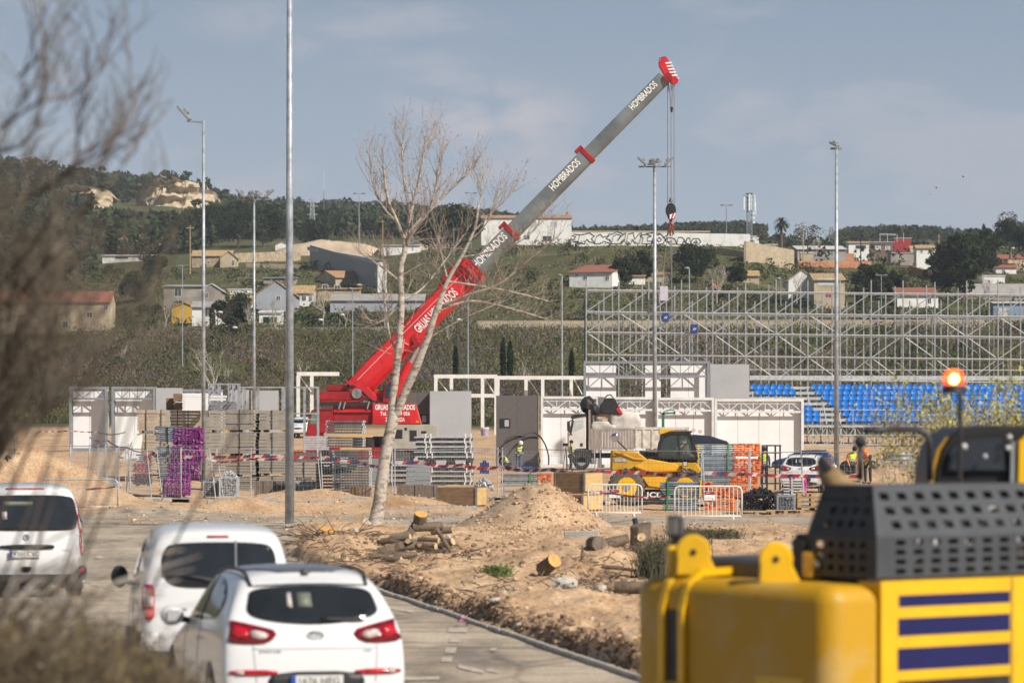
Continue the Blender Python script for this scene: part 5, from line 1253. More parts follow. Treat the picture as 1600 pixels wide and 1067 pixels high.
# white planks/brackets stack, every layer a thing
t0 = thing('bracket_frame', 'x', 'scaffold frame', (0,0,0), 0, 'pale bracket frames in the wide stack'); w_ = 2.75; mb = MB()
mb.box(-w_/2, w_/2, 0, .05, .0, .055); mb.build('front_rail', galvl, t0); MB().box(-w_/2, w_/2, 1.2, 1.25, 0, .055).build('back_rail', galvl, t0); MB().box(-w_/2+.02, w_/2-.02, .06, 1.19, .02, .045).build('deck_plate', galvl, t0); MB().box(-w_/2+.1, w_/2-.1, .12, 1.1, -.13, .015).build('dark_gap_filler', mgrey, t0); mb = MB()  # grey box added under each frame to darken the open gaps
for x in (-.85,-.62,.95,1.2): MB().box(x-.03, x+.03, -.03, -.002, -.04, .2).build('upright', steelw, t0)

for x in (-.3,.25,.75,-1.1): MB().box(x-.14, x+.14, .0, .3, -.09, -.01).build('bracket', blackp, t0)
y = 683; first = True
while y < 760:
    if not 716 < y < 722:
        o = t0 if first else copy_tree(t0); first = False; c = W(695+rnd(-2,2), 34.5); o.location = (c.x, c.y, zt(y+1, 34.5)); o['label'] = 'pale steel bracket frame in the wide stack right of the bare tree trunk'
    y += 7.6
t1 = copy_tree(t0); 
g1 = 'small pale frames beside the bare trunk'
for k, y in enumerate((728,736,744,752)):
    o = t1 if k == 0 else copy_tree(t1); c = W(622, 35); o.location = (c.x, c.y+.3, zt(y, 35)); o.scale = (.5,1,1); o['group'] = g1; o['label'] = 'short pale frame in the low pile between the trunk and the wide stack'
slabs('dark timber beam pack below the wide stack of bracket frames', 634, 672, 36, 722, 757, 5, mgrey, 1.0)
slabs('dark steel beam pack behind the galvanised frame stack', 577, 606, 35.5, 716, 757, 6, mgrey, 1.0)
slabs('dark timber pack low between the two galvanised stacks', 462, 500, 34, 706, 752, 6, dgrey, 1.2)
slabs('dark plank pack behind the short pale frames', 603, 640, 34, 706, 727, 4, dgrey, 1.0)
slabs('grey board pack behind the purple ended tubes, near the left floodlight pole', 300, 330, 33, 650, 750, 12, deckm, 1.2)
slabs('dark pack of steel decks behind the orange ended tubes', 1088, 1150, 36, 712, 750, 6, mgrey, 1.0)
# crates
def crate(label, u0, u1, s, y0, y1, d, rz, m=plyd, m2=ply, group='plywood crates', nb=3, name='wooden_crate'):
    c = W(u0, s); zb_ = zt(y1, s); zb_ = c.z if abs(zb_-c.z) < .35 else zb_; h = zt(y0, s)-zb_; t = thing(name, label, 'crate', (c.x, c.y, zb_), rz, group); L = (u1-u0)/s/math.cos(rz)
    MB().box(0, L, 0, d, .07, h).build('box', m, t, bevel=.008)
    mb = MB(); mb.box(L+.002, L+.02, .02, d-.02, .09, h-.02); mb.build('end_panel', m2, t)
    for k in range(nb+1): x = L*k/nb; q = MB(); q.box(max(-.01,x-.05), min(L+.01,x+.05), -.03, -.002, .07, h); q.build('batten', galvd if k == nb else m, t)
    mb = MB()
    for x in (.1, L/2, L-.1): mb.box(x-.06, x+.06, .0, d, .0, .068)
    mb.build('skids', wood, t); return t
dirty = mat('dirty_grey_crate', (.17,.135,.11), .9, 0, .3, 3, stretch=(6,1,1))
crate('long dirty grey crate right of the bare tree trunk', 621, 681, 44.5, 758, 790, .9, R(-3), dirty, dirty, nb=2)
crate('brown crate with a pale lit end left of the gravel heap', 682, 745, 46, 761, 801, 1.0, R(-18), plyd, ply, nb=1)
crate('upper brown crate of the pair right of the gravel heap', 866, 913, 47.5, 738, 771, 1.2, R(-30), plyd, ply, nb=1)
crate('lower brown crate of the pair right of the gravel heap', 866, 910, 48.5, 773, 806, 1.3, R(-30), plyd, ply, nb=1)
crate('small slatted crate with a white paper at the foot of the frame stack', 546, 580, 43.5, 761, 779, .6, 0, plyd, ply, nb=6)
crate('low timber tray behind the thick steel pole', 398, 446, 41, 751, 773, .8, 0, dirty, ply, nb=3)
crate('low timber tray with wrapped goods right of the thick steel pole', 462, 494, 41, 752, 770, .8, 0, mat('wrap_grey', (.32,.33,.35), .5, 0, .4, 6), ply, nb=1)
crate('plywood sheet pack leaning beside the lower frame stack', 494, 501, 41, 716, 768, .5, 0, ply, plyd, nb=1)
# wire crates with fittings
def heap(mb, w_, d, z, h, n, e):
    for k in range(n):
        x = rnd(-w_/2, w_/2); y = rnd(0, d); mb.M = T((x, y, z+h*(1-(2*x/w_)**2)*rnd(.2,1))) @ RZ(rnd(0,3)) @ RY(rnd(0,3)); mb.box(-e,e,-e*.35,e*.35,-e*.3,e*.3)
    mb.M = None
def wirecrate(label, u, s, y0, y1, wpx, m, fill=galvl, dark=False, hp=.35, d=.9, grp='wire crates full of fittings'):
    c = W(u, s); zb_ = zt(y1, s); zb_ = c.z if abs(zb_-c.z) < .3 else zb_; h = zt(y0, s)-zb_; w_ = wpx/s; t = thing('wire_crate', label, 'crate', (c.x, c.y, zb_), 0, grp)
    mb = MB()
    for x in (-w_/2, w_/2):
        for y in (0, d): mb.box(x-.03, x+.03, y-.03, y+.03, 0, h)
    for z in (.1, h*.97):
        for y in (0, d): mb.bar((-w_/2,y,z),(w_/2,y,z),.045)
        for x in (-w_/2, w_/2): mb.bar((x,0,z),(x,d,z),.045)
    mb.build('frame', m, t); mb = MB(); k = 0
    while k*.09 < w_: mb.bar((-w_/2+k*.09,0,.1),(-w_/2+k*.09,0,h*.97),.012); k += 1
    for z in range(1, 9): mb.bar((-w_/2,-.008,h*z/9),(w_/2,-.008,h*z/9),.012)
    mb.build('mesh', m, t)
    mb = MB(); heap(mb, w_*.96, d, .12, 0, 10, .06)
    for k in range(260): mb.M = T((rnd(-w_/2+.03, w_/2-.03), rnd(.03, .3) if random.random()<.6 else rnd(.03,d-.03), rnd(.12, h*.95))) @ RZ(rnd(0,3)) @ RY(rnd(0,3)); mb.box(-.06,.06,-.018,.018,-.018,.018)
    mb.M = None; heap(mb, w_, d, h*.85, hp, 120, .07); mb.build('fittings', fill, t); return t
wirecrate('wire crate heaped with silver clamps left of the dark gap', 357, 41.5, 745, 776, 27, galvl, hp=.35)
wirecrate('wire crate of dark clamps beside the purple ended tubes', 331, 41.3, 752, 775, 26, galvl, fill=mgrey, hp=.2)
wirecrate('wide black wire crate on pallets right of the right barrier', 1188, 49, 772, 799, 54, blackp, fill=blackp, hp=.28)
wirecrate('narrow grey wire crate beside the wide black one', 1228, 49.5, 774, 799, 26, mgrey, fill=mgrey, hp=.02)
h = thing('clamp_heap', 'loose heap of blue-grey clamps on the end of the brown crate', 'heap', W(756, 44.5)); h.location.z = zt(764, 44.5); mb = MB(); heap(mb, .65, .6, 0, .38, 170, .07); mb.build('clamps', galvl, h)
def pallet(label, u, s, y1, w_=1.15, rz=0, dark=False):
    c = W(u, s); zb_ = zt(y1, s); t = thing('pallet', label, 'pallet', (c.x, c.y, max(c.z, zb_) if zb_-c.z < .1 else zb_), rz, 'wooden pallets'); mb = MB()
    for k in range(6): mb.box(-w_/2, w_/2, k*.15, k*.15+.1, .115, .135)
    mb.build('deck', wood, t); mb = MB()
    for x in (-w_/2+.07, 0, w_/2-.07):
        for y in (.0,.35,.7): mb.box(x-.06, x+.06, y, y+.12, .022, .113)
    mb.build('blocks', plyd if dark else wood, t); mb = MB()
    for y in (0,.35,.7): mb.box(-w_/2, w_/2, y, y+.12, 0, .02)
    mb.build('runners', wood, t); return t
pallet('front pallet under the wide black wire crate', 1183, 50, 812); pallet('pallet under the narrow grey wire crate', 1228, 49.8, 805)
for k in range(5): pallet('%s pallet of the stack beside the excavator hood' % ['lowest','second lowest','middle','second highest','highest'][k], 1270, 48.5, 805-k*7.0, 1.0)
# lifting racks / cages behind the board stacks
def rack(label, u0, u1, s, y0, ycs, vs_, m=galv):
    c = W(u0, s); t = thing('steel_rack', label, 'rack', (c.x, c.y, c.z), 0, 'tall galvanised racks'); X_ = lambda u: (u-u0)/s; Z_ = lambda y: zt(y, s)-c.z; mb = MB()
    for u in vs_:
        for y in (0, 1.1): mb.bar((X_(u),y,0),(X_(u),y,Z_(y0)),.07)
    mb.build('posts', m, t); mb = MB()
    for yy in ycs:
        for y in (0,1.1): mb.bar((X_(u0),y,Z_(yy)),(X_(u1),y,Z_(yy)),.06)
        for u in vs_: mb.bar((X_(u),0,Z_(yy)),(X_(u),1.1,Z_(yy)),.05)
    mb.build('rails', m, t); return t
rack('galvanised rack with white poles just right of the left floodlight pole', 326, 373, 31, 599, (600,632,648), (326,333,341,357,364,372))
rack('wide galvanised rack behind the thick steel pole', 374, 441, 31.5, 604, (605,), (375,381,402,441))
rack('galvanised rack ending at the red crane', 443, 497, 31.5, 604, (605,646,655), (443,475,496))
slabs('dark beam pack in the galvanised rack', 330, 368, 31.3, 627, 643, 4, galvd, .9); slabs('white plank pack in the galvanised rack', 328, 352, 31.2, 617, 626, 2, steelw, .8)
tb = thing('steel_rack', 'dark upright frame between the orange tubes and the white car', 'rack', W(1204, 37), 0); mb = MB()
for x in (-.35,-.15,.2,.4): mb.bar((x,0,0),(x,0,1.9),.07)
for z in (.3,1,1.6,1.9): mb.bar((-.35,0,z),(.45,0,z),.06)
mb.build('frame', blackp, tb)
# low tube rack beside the gravel heap
tb = thing('tube_rack', 'dark low rack carrying the orange ended tubes beside the gravel heap', 'rack', W(824, 41.2), 0); h = zt(757, 41.2)-tb.location.z; mb = MB()
for z in (h*.1, h*.5, h*.96): mb.box(-.95,.95,0,.9,z-.05,z)
for x in (-.9,0,.9): mb.bar((x,.0,0),(x,.0,h),.07)
mb.build('frame', mgrey, tb)
# mesh fence panels
def fencepanel(label, u0, u1, s0, s1, lean=(0,0), hgt=1.95):
    a = W(u0, s0); b = W(u1, s1); t = thing('mesh_fence_panel', label, 'fence', a, 0, 'temporary mesh fence panels'); d = b-a
    la = Vector((lean[0],0,hgt)); lb = Vector((lean[1],0,hgt)); r = .022
    MB().tube((0,0,0), la, r, None, 7).build('post', galvl, t); MB().tube(d, d+lb, r, None, 7).build('post', galvl, t)
    mb = MB(); mb.tube(la*.97, d+lb*.97, .014, None, 5); mb.tube(la*.08, d+lb*.08, .014, None, 5)
    n = int(d.length/.16)
    for k in range(1, n): f = k/n; mb.tube(d*f+la.lerp(lb, f)*.08, d*f+la.lerp(lb, f)*.97, .0035, None, 3, False)
    for k in range(1, 8): f = lerp(.08,.97,k/8); mb.tube(la*f, d+lb*f, .0035, None, 3, False)
    mb.build('mesh', galv, t)
    for p in (Vector((0,0,0)), d): q = MB(); q.box(p.x-.32,p.x+.32,p.y-.11,p.y+.11,p.z-.02,p.z+.13); q.build('concrete_foot', km, t, bevel=.03)
FN = ['leftmost mesh fence panel near the bare shrub','mesh fence panel before the two left cabins','mesh fence panel with tilted posts before the left cabins','mesh fence panel leaning by the red ended tubes','mesh fence panel before the purple ended tubes',
 'mesh fence panel before the wire crates with slanting posts','mesh fence panel crossing behind the thick steel pole','mesh fence panel before the galvanised frame stack','mesh fence panel behind the bare tree trunk','mesh fence panel before the long crates',
 'mesh fence panel behind the gravel heap','mesh fence panel before the telehandler wheel','mesh fence panel before the large green strapped tubes','mesh fence panel before the black wire crate','rightmost mesh fence panel beside the excavator']
for l, a in zip(FN, [(62,110,38,38,(0,0)),(112,152,37,38,(0,.02)),(154,186,38,40,(0,.0)),(196,237,40,42,(0,-.18)),(254,283,43,43.5,(-.22,0)),(283,338,43.5,43.5,(-.02,-.25)),(350,392,43,43,(-.28,0)),(392,503,42.5,42.5,(0,-.18)),(505,613,43,44,(-.1,0)),(617,778,44,42.5,(0,0)),
    (785,932,42.5,45,(0,-.08)),(938,1096,45,46,(0,0)),(1102,1170,46,46,(-.1,0)),(1172,1256,46,46,(0,-.1)),(1258,1345,46,46,(-.15,0))]): fencepanel(l, *a)
for k, (u, s, l) in enumerate(((136,38,.12),(168,38.6,-.1),(180,38.2,.06),(196,39,.28),(204,38,-.1),(108,38.5,.05))):
    t = thing('fence_post', ['short tilted loose post before the left cabins','slim loose post right of the short tilted one','upright loose post at the grey cabin pillar','strongly slanting loose post at the second cabin','loose post leaning left beside the tan board stack','loose post at the left edge of the first cabin'][k], 'post', W(u, s), 0, 'loose fence posts'); MB().tube((0,0,0),(l,0,1.95),.03,None,7).build('post', galvl, t)
# warning tape
tw_, tr_, tn_ = mat('tape_white', (.50,.44,.43), .5), mat('tape_red', (.33,.03,.035), .5), mat('tape_navy', (.03,.03,.09), .5)
def tape(label, pts, hgt=.13, bl=.26, fine=False, double=False):
    P3 = [P(u, y, FP/s) for u, y, s in pts]; t = thing('warning_tape', label, 'tape', P3[0]); o = P3[0]; dens = []
    for a, b in zip(P3, P3[1:]):
        n = max(2, int((b-a).length/.13))
        for k in range(n): f = k/n; q = a.lerp(b, f); q.z -= .10*math.sin(math.pi*f)*(1 if (b-a).length > 2 else .2); dens.append(q)
    dens.append(P3[-1]); V = [[], [], []]; acc = 0; mbs = [MB(), MB(), MB()]
    for i, (a, b) in enumerate(zip(dens, dens[1:])):
        L = (b-a).length; ph = (acc/bl) % 3; w_ = .5+.12*noise.noise(Vector((acc*.8, 0, 0))); hh = hgt*w_*.58; tw = .05*noise.noise(Vector((acc*1.5, 1, 0)))
        m_ = 0 if ph < .8 else 1 if ph < 1.5 else 2 if ph < 2.3 else 1; acc += L
        if fine: m_ = int(acc/.12) % 2
        up = Vector((.10 if m_ else .0, tw, hh)); up = Vector((hh*.8, tw, hh)); a_ = a-o; b_ = b-o
        mbs[m_].add([a_-up, b_-up, b_+up, a_+up], [(0,1,2,3)])
    ob = MB(); mi = []
    for m_, mb in enumerate(mbs): ob.add(mb.v, mb.f); mi += [m_]*len(mb.f)
    o_ = ob.build('ribbon', tw_, t); o_.data.materials.append(tr_); o_.data.materials.append(tn_); o_.data.polygons.foreach_set('material_index', mi)
tape('main red white and navy tape from the purple tubes to the bare trunk', [(236,705,42),(254,711,42.8),(283,713,43.3),(345,714,43.4),(392,712,43),(450,713,43),(503,715,43),(560,722,43),(613,726,44)], .17)
tape('second twist of tape hanging at the grey stacks', [(325,716,43.6),(345,722,43.6),(392,717,43.2),(440,717,43)], .12)
tape('main tape continuing from the bare trunk to the gravel heap', [(617,722,44),(660,722,44),(720,726,43.5),(784,729,42.8)], .19)
tape('main tape passing before the crates and the telehandler', [(785,729,42.8),(860,733,44),(932,736,45.2),(1010,738,45.2),(1096,739,46)], .19)
tape('main tape passing before the orange ended tubes', [(1100,738,46.2),(1170,741,46.2),(1256,743,46.2),(1345,744,46.2)], .19)
tape('thin upper tape before the left cabins', [(60,674,38),(110,673,38),(152,675,38),(196,675,40)], .08, fine=True)
tape('thin lower tape dropping right before the left cabins', [(140,683,38.4),(168,688,39),(196,698,40),(236,705,42)], .08, fine=True)
# crowd barriers
whp = mat('barrier_white', (.80,.77,.72), .5, 0, .1, 4)
def barrier(label, u0, u1, s, m, nbar=16, sign=None, mesh=False, rz=0, hm=1.0, grp='crowd control barriers'):
    c = W((u0+u1)/2, s); t = thing('crowd_barrier', label, 'barrier', c, rz, grp); L = (u1-u0)/s/math.cos(rz); x0, x1 = -L/2, L/2; r = .024; z0, z1 = .14, hm; cr = .13
    pts = [(x0,0,z0),(x0,0,z1-cr),(x0+cr*.3,0,z1-cr*.3),(x0+cr,0,z1),(x1-cr,0,z1),(x1-cr*.3,0,z1-cr*.3),(x1,0,z1-cr),(x1,0,z0)]
    mb = MB(); mb.path(pts, r, 8); mb.tube((x0,0,z0),(x1,0,z0),r*.8,None,8); mb.build('hoop', m, t, smooth=True)
    mb = MB()
    if mesh:
        for k in range(1, 30): x = lerp(x0, x1, k/30); mb.tube((x,0,z0),(x,0,z1),.004,None,3)
        for k in range(1, 10): z = lerp(z0, z1, k/10); mb.tube((x0,0,z),(x1,0,z),.004,None,3)
    else:
        for k in range(1, nbar): x = lerp(x0, x1, k/nbar); mb.tube((x,0,z0),(x,0,z1-(.03 if 1 < k < nbar-1 else .05)),.011,None,6)
    mb.build('bars', m, t)
    for x in (x0+.25, x1-.25): q = MB(); q.bar((x,-.3,.03),(x,.3,.03),.05,.03); q.bar((x,-.22,.03),(x,0,z0),.035); q.bar((x,.22,.03),(x,0,z0),.035); q.build('foot', m if not mesh else blackp, t)
    if sign: 
        x = (sign-(u0+u1)/2)/s; q = MB(); q.box(x-.16,x+.16,-.045,-.03,.60,.86); sg = q.build('sign', txtw, t)
        q = MB(); q.box(x-.15,x+.15,-.051,-.046,.76,.85); q.build('sign_red_header', tr_, sg)
        q = MB(); q.box(x-.10,x+.0,-.055,-.0515,.80,.82); q.box(x-.12,x+.08,-.0505,-.0455,.66,.672); q.box(x+.07,x+.11,-.0505,-.0455,.62,.66); q.build('sign_print', txtw if 0 else mat('print_grey', (.55,.45,.45)), sg)
    return t
barrier('left white barred barrier before the telehandler wheel', 919, 1003, 51, whp, 15, 960, rz=R(3))
barrier('right white barred barrier with a red headed notice', 1054, 1159, 54, whp, 16, 1109)
barrier('mesh barrier beside the white van at the left', 62, 184, 49.5, galvl, mesh=True)
barrier('second mesh barrier behind the white van at the left', -30, 60, 50, galvl, mesh=True, hm=.95)
barrier('third mesh barrier further back on the left mound', -20, 22, 47, galvl, mesh=True, rz=R(25))
tape('tape tied across the left mesh barrier', [(118,764,49.7),(150,763,49.7),(180,760,49.7)], .09)
tape('tape tied across the left white barrier', [(922,767,51.3),(960,771,51.3),(1000,776,51.3),(1042,777,51.5)], .09)
# ------------------------------------------------------------------ vehicles
carw = mat('car_white', (.74,.75,.77), .25, 0, .03, 1, coat=.6)
trim = mat('car_trim', (.022,.023,.025), .5, 0, .2, 6)
tail = mat('tail_lamp_red', (.50,.008,.02), .12, 0, .35, 9, coat=.8)
taild = mat('tail_lamp_dark', (.20,.004,.012), .12, 0, .3, 9, coat=.8)
clearl = mat('lamp_clear', (.60,.52,.50), .12, 0, .15, 20, coat=.8)
platem = mat('number_plate', (.68,.68,.66), .4); bluem = mat('plate_blue', (.02,.08,.40), .4)
chrome = mat('chrome', (.7,.7,.72), .15, 1.0)
seatin = mat('cabin_seen_through', (.14,.155,.12), .5, 0, .3, 3)
def chaikin(p, n=2):
    for _ in range(n):
        q = []
        for a, b in zip(p, p[1:]+p[:1]): q += [(a[0]*.75+b[0]*.25, a[1]*.75+b[1]*.25), (a[0]*.25+b[0]*.75, a[1]*.25+b[1]*.75)]
        p = q
    return p
def carbody(secs, arches, parent, m):
    """secs: list of half profiles [(x, y, z)...] from bottom centre to top centre"""
    n = len(secs[0]); vs = []; fs = []; ring = 2*n-2
    for pr in secs: vs += [Vector(p) for p in pr]+[Vector((-p[0], p[1], p[2])) for p in pr[-2:0:-1]]
    for k in range(len(secs)-1):
        for i in range(ring): j = (i+1) % ring; fs.append((k*ring+i, k*ring+j, (k+1)*ring+j, (k+1)*ring+i))
    for k, flip, sg in ((0, 0, -1), (len(secs)-1, 1, 1)):
        base = k*ring; cols = [[base+i for i in range(n)]]
        for fx in (.55, 0, -.55):
            c = [base]
            for i in range(1, n-1):
                p = vs[base+i]; vs.append(Vector((p.x*fx, p.y+sg*.07*(1-fx*fx)*min(1, p.x), p.z))); c.append(len(vs)-1)
            c.append(base+n-1); cols.append(c)
        cols.append([base]+[base+ring-i for i in range(1, n-1)]+[base+n-1])
        for a, b in zip(cols, cols[1:]):
            for i in range(n-1):
                f = [a[i], a[i+1], b[i+1], b[i]]; f2 = []
                for q in f:
                    if q not in f2: f2.append(q)
                if len(f2) > 2: fs.append(tuple(f2))
    me = bpy.data.meshes.new('body'); me.from_pydata([tuple(v) for v in vs], [], fs)
    bm = bmesh.new(); bm.from_mesh(me); bmesh.ops.recalc_face_normals(bm, faces=bm.faces[:]); bm.to_mesh(me); bm.free()
    o = bpy.data.objects.new('body', me); C.objects.link(o); md = o.modifiers.new('s', 'SUBSURF'); md.levels = 2; md.render_levels = 2
    cut = None
    if arches:
        mb = MB()
        for (y, z, r) in arches: mb.cyl((.95,y,z),(1,0,0),r,.6,28); mb.cyl((-.95,y,z),(1,0,0),r,.6,28)
        cut = mb.build('cut', None, recalc=True); b = o.modifiers.new('b', 'BOOLEAN'); b.object = cut; b.operation = 'DIFFERENCE'; b.solver = 'EXACT'
    bpy.context.view_layer.update(); dg = bpy.context.evaluated_depsgraph_get(); me2 = bpy.data.meshes.new_from_object(o.evaluated_get(dg)); o.modifiers.clear(); o.data = me2
    if cut: bpy.data.objects.remove(cut)
    me2.materials.clear(); me2.materials.append(m); smart_smooth(o, 35); o.parent = parent
    bv = BVHTree.FromPolygons([v.co for v in me2.vertices], [p.vertices for p in me2.polygons]); return o, bv
def patch(bv, outline, face, name, m, parent, off=.006, sm=2, step=.07, thick=.012, M=None):
    pts = chaikin([tuple(p) for p in outline], sm) if sm else [tuple(p) for p in outline]
    bm = bmesh.new(); vs = [bm.verts.new((p[0], p[1], 0)) for p in pts]; bm.faces.new(vs)
    x0, x1 = min(p[0] for p in pts), max(p[0] for p in pts); y0, y1 = min(p[1] for p in pts), max(p[1] for p in pts)
    for ax, a, b in ((0, x0, x1), (1, y0, y1)):
        k = a+step
        while k < b-1e-4:
            co = (k,0,0) if ax == 0 else (0,k,0); no_ = (1,0,0) if ax == 0 else (0,1,0)
            bmesh.ops.bisect_plane(bm, geom=bm.verts[:]+bm.edges[:]+bm.faces[:], plane_co=co, plane_no=no_, dist=1e-5); k += step
    for v in bm.verts:
        a, b = v.co.x, v.co.y
        if face == 'rear': o = Vector((a,-5,b)); d = Vector((0,1,0))
        elif face == 'front': o = Vector((a,9,b)); d = Vector((0,-1,0))
        elif face == 'left': o = Vector((-5,a,b)); d = Vector((1,0,0))
        elif face == 'right': o = Vector((5,a,b)); d = Vector((-1,0,0))
        else: o = Vector((a,b,5)); d = Vector((0,0,-1))
        h = bv.ray_cast(o, d)[0]
        if h is None:
            nr = bv.find_nearest(o+d*5)[0]; h = nr
        v.co = h-d*off
    bmesh.ops.recalc_face_normals(bm, faces=bm.faces[:])
    me = bpy.data.meshes.new(name); bm.to_mesh(me); bm.free(); me.materials.append(m); me.polygons.foreach_set('use_smooth', [True]*len(me.polygons))
    o = bpy.data.objects.new(name, me); C.objects.link(o); o.parent = parent
    sd = o.modifiers.new('t', 'SOLIDIFY'); sd.thickness = thick; sd.offset = 0; return o
def wheel(t, x, y, r, w_, sgn):
    mb = MB(); mb.path([(x-w_/2,y,r),(x-w_/2+.02,y,r),(x+w_/2-.02,y,r),(x+w_/2,y,r)], [r*.86,r,r,r*.86], 28); wh = mb.build('wheel', black, t)
    MB().cyl((x+sgn*(w_/2+.004),y,r),(1,0,0),r*.62,.03,20).build('rim', lgrey, wh)
    mb = MB()
    for k in range(5): a = k*1.2566; mb.bar((x+sgn*(w_/2+.024),y,r),(x+sgn*(w_/2+.024),y+math.cos(a)*r*.6,r+math.sin(a)*r*.6),.05,.03)
    mb.build('spokes', galvl, wh)
def sec(y, zb, wm, zbelt, wb, zt_, wt, tl=None):
    tl = tl or (lambda z: 0)
    pr = [(0,zb),(wm*.78,zb),(wm*.96,zb+.13),(wm,.58),(wm*.99,zbelt-.2),(wb,zbelt),(lerp(wb,wt,.55),lerp(zbelt,zt_,.5)),(wt,zt_-.09),(wt*.82,zt_-.01),(0,zt_+.015)]
    return [(a, y+tl(b), b) for a, b in pr]
def text_on(bv, body, wid, x, z, m, parent, name='model_script', hgt=None, off=.02, dist=.006):
    o = text(body, wid, T((x, 0, z)), m, parent, name, hgt, off)
    for v in o.data.vertices:
        h = bv.ray_cast(Vector((v.co.x,-5,v.co.z)), Vector((0,1,0)))[0]
        v.co.y = (h.y if h else 0)-dist
    return o
def hity(bv, x, z): 
    h = bv.ray_cast(Vector((x,-5,z)), Vector((0,1,0)))[0]; return h.y if h else 0
def suv(loc, rz, label):
    t = thing('parked_car', label, 'car', loc, rz); W_ = .925
    rear = lambda z: (.16 if z < .4 else 0 if z < .62 else .03 if z < .95 else .07 if z < 1.1 else .07+(z-1.06)*.78)
    S = [sec(.02,.30,.90,1.06,.88,1.52,.70,rear), sec(.10,.27,.93,1.08,.89,1.57,.70,lambda z: rear(z)*1.0), sec(.50,.25,W_+.01,1.10,.88,1.615,.69,lambda z: max(0,z-1.1)*.3), sec(1.2,.25,W_,1.09,.88,1.635,.68), sec(2.0,.25,W_,1.07,.88,1.62,.67), sec(2.65,.25,W_,1.03,.87,1.54,.62),
         sec(3.0,.25,W_,1.0,.86,1.30,.60), sec(3.3,.25,W_,.97,.84,1.07,.60), sec(3.8,.26,W_,.90,.80,.97,.55), sec(4.25,.30,.86,.78,.74,.84,.5), sec(4.40,.34,.72,.66,.62,.70,.4)]
    body, bv = carbody(S, [(.86,.35,.41),(3.50,.35,.41)], t, carw)
    for y in (.86, 3.5):
        for sg in (-1, 1): wheel(t, sg*.79, y, .345, .22, sg)
    MB().box(-.68,.68,.3,4.1,.22,.5).build('underbody', trim, t)
    gl = patch(bv, [(-.63,1.36),(-.60,1.445),(-.3,1.475),(0,1.48),(.3,1.475),(.60,1.445),(.65,1.33),(.67,1.215),(.40,1.15),(0,1.125),(-.40,1.15),(-.67,1.215)], 'rear', 'rear_window', glass, t)
    patch(bv, [(-.25,1.30),(-.24,1.42),(-.20,1.42),(-.20,1.28)], 'rear', 'seen_headrest', clearl, gl, off=.014, sm=0, thick=.002)
    patch(bv, [(-.14,1.29),(-.14,1.42),(.0,1.42),(.0,1.29)], 'rear', 'seen_windscreen', seatin, gl, off=.014, sm=0, thick=.002)
    patch(bv, [(.05,1.17),(.08,1.20),(.5,1.17),(.5,1.155)], 'rear', 'wiper', trim, t, off=.03, sm=1, thick=.02)
    patch(bv, [(-.6,1.482),(0,1.505),(.6,1.482),(.6,1.468),(0,1.49),(-.6,1.468)], 'rear', 'spoiler_gap', trim, t, off=.004, sm=1)
    for sg in (-1, 1):
        L = patch(bv, [(sg*.36,1.07),(sg*.60,1.13),(sg*.88,1.185),(sg*.905,1.05),(sg*.89,.975),(sg*.66,.955),(sg*.46,.965)], 'rear', 'tail_lamp', taild, t, off=.012, sm=1)
        patch(bv, [(sg*.46,1.055),(sg*.64,1.09),(sg*.65,1.02),(sg*.50,.995)], 'rear', 'clear_lens', clearl, L, off=.022, sm=1)
        patch(bv, [(sg*.66,1.10),(sg*.82,1.13),(sg*.83,1.03),(sg*.67,1.0)], 'rear', 'red_lens', tail, L, off=.022, sm=1)
        patch(bv, [(sg*.38,.715),(sg*.86,.72),(sg*.86,.668),(sg*.40,.665)], 'rear', 'bumper_reflector', tail, t, off=.01, sm=1)
        patch(bv, [(sg*.72,.71),(sg*.80,.71),(sg*.80,.675),(sg*.72,.675)], 'rear', 'fog_lens', clearl, t, off=.018, sm=1)
        fc = 'left' if sg < 0 else 'right'
        sw = patch(bv, [(.70,1.30),(.85,1.42),(1.3,1.52),(1.9,1.53),(2.3,1.50),(2.72,1.32),(2.92,1.14),(2.6,1.09),(1.6,1.11),(.9,1.14)], fc, 'side_windows', glass, t, off=.005)
        patch(bv, [(1.72,1.52),(1.80,1.52),(1.80,1.10),(1.72,1.10)], fc, 'door_pillar', trim, sw, off=.010, sm=0)
        patch(bv, [(1.55,.95),(1.75,.955),(1.75,.92),(1.55,.92)], fc, 'door_handle', carw, t, off=.03, sm=1)
        for yy in (1.70, 2.62): patch(bv, [(yy,1.08),(yy+.012,1.08),(yy+.012,.42),(yy,.42)], fc, 'door_gap', trim, t, off=.001, sm=0, thick=.004)
        mb = MB(); mb.ball((sg*1.04,2.62,1.10), .12, 14, 10, (1.05,.65,.85)); mr = mb.build('mirror', carw, t, smooth=True); q = MB(); q.bar((sg*.86,2.64,1.05),(sg*1.0,2.62,1.07),.06); q.build('mirror_arm', trim, mr); q = MB(); q.box(sg*1.03-.07,sg*1.03+.07,2.535,2.542,1.05,1.15); q.build('mirror_glass', lgrey, mr)
        rp_ = []
        for yy in (.42,.6,.9,1.3,1.8,2.2,2.45):
            xx = sg*(.60 if .5 < yy < 2.3 else .585); hh_ = bv.ray_cast(Vector((xx, yy, 5)), Vector((0,0,-1)))[0]; rp_.append((xx, yy, (hh_.z if hh_ else 1.55)+(.012 if yy in (.42,2.45) else .035)))
        mb = MB(); mb.path(rp_, .017, 8); mb.build('roof_rail', trim, t, smooth=True)
    patch(bv, [(-.56,.62),(.56,.62),(.56,2.3),(-.56,2.3)], 'top', 'roof_glass', mat('roof_glass', (.10,.105,.12), .2), t, off=.006, sm=1)
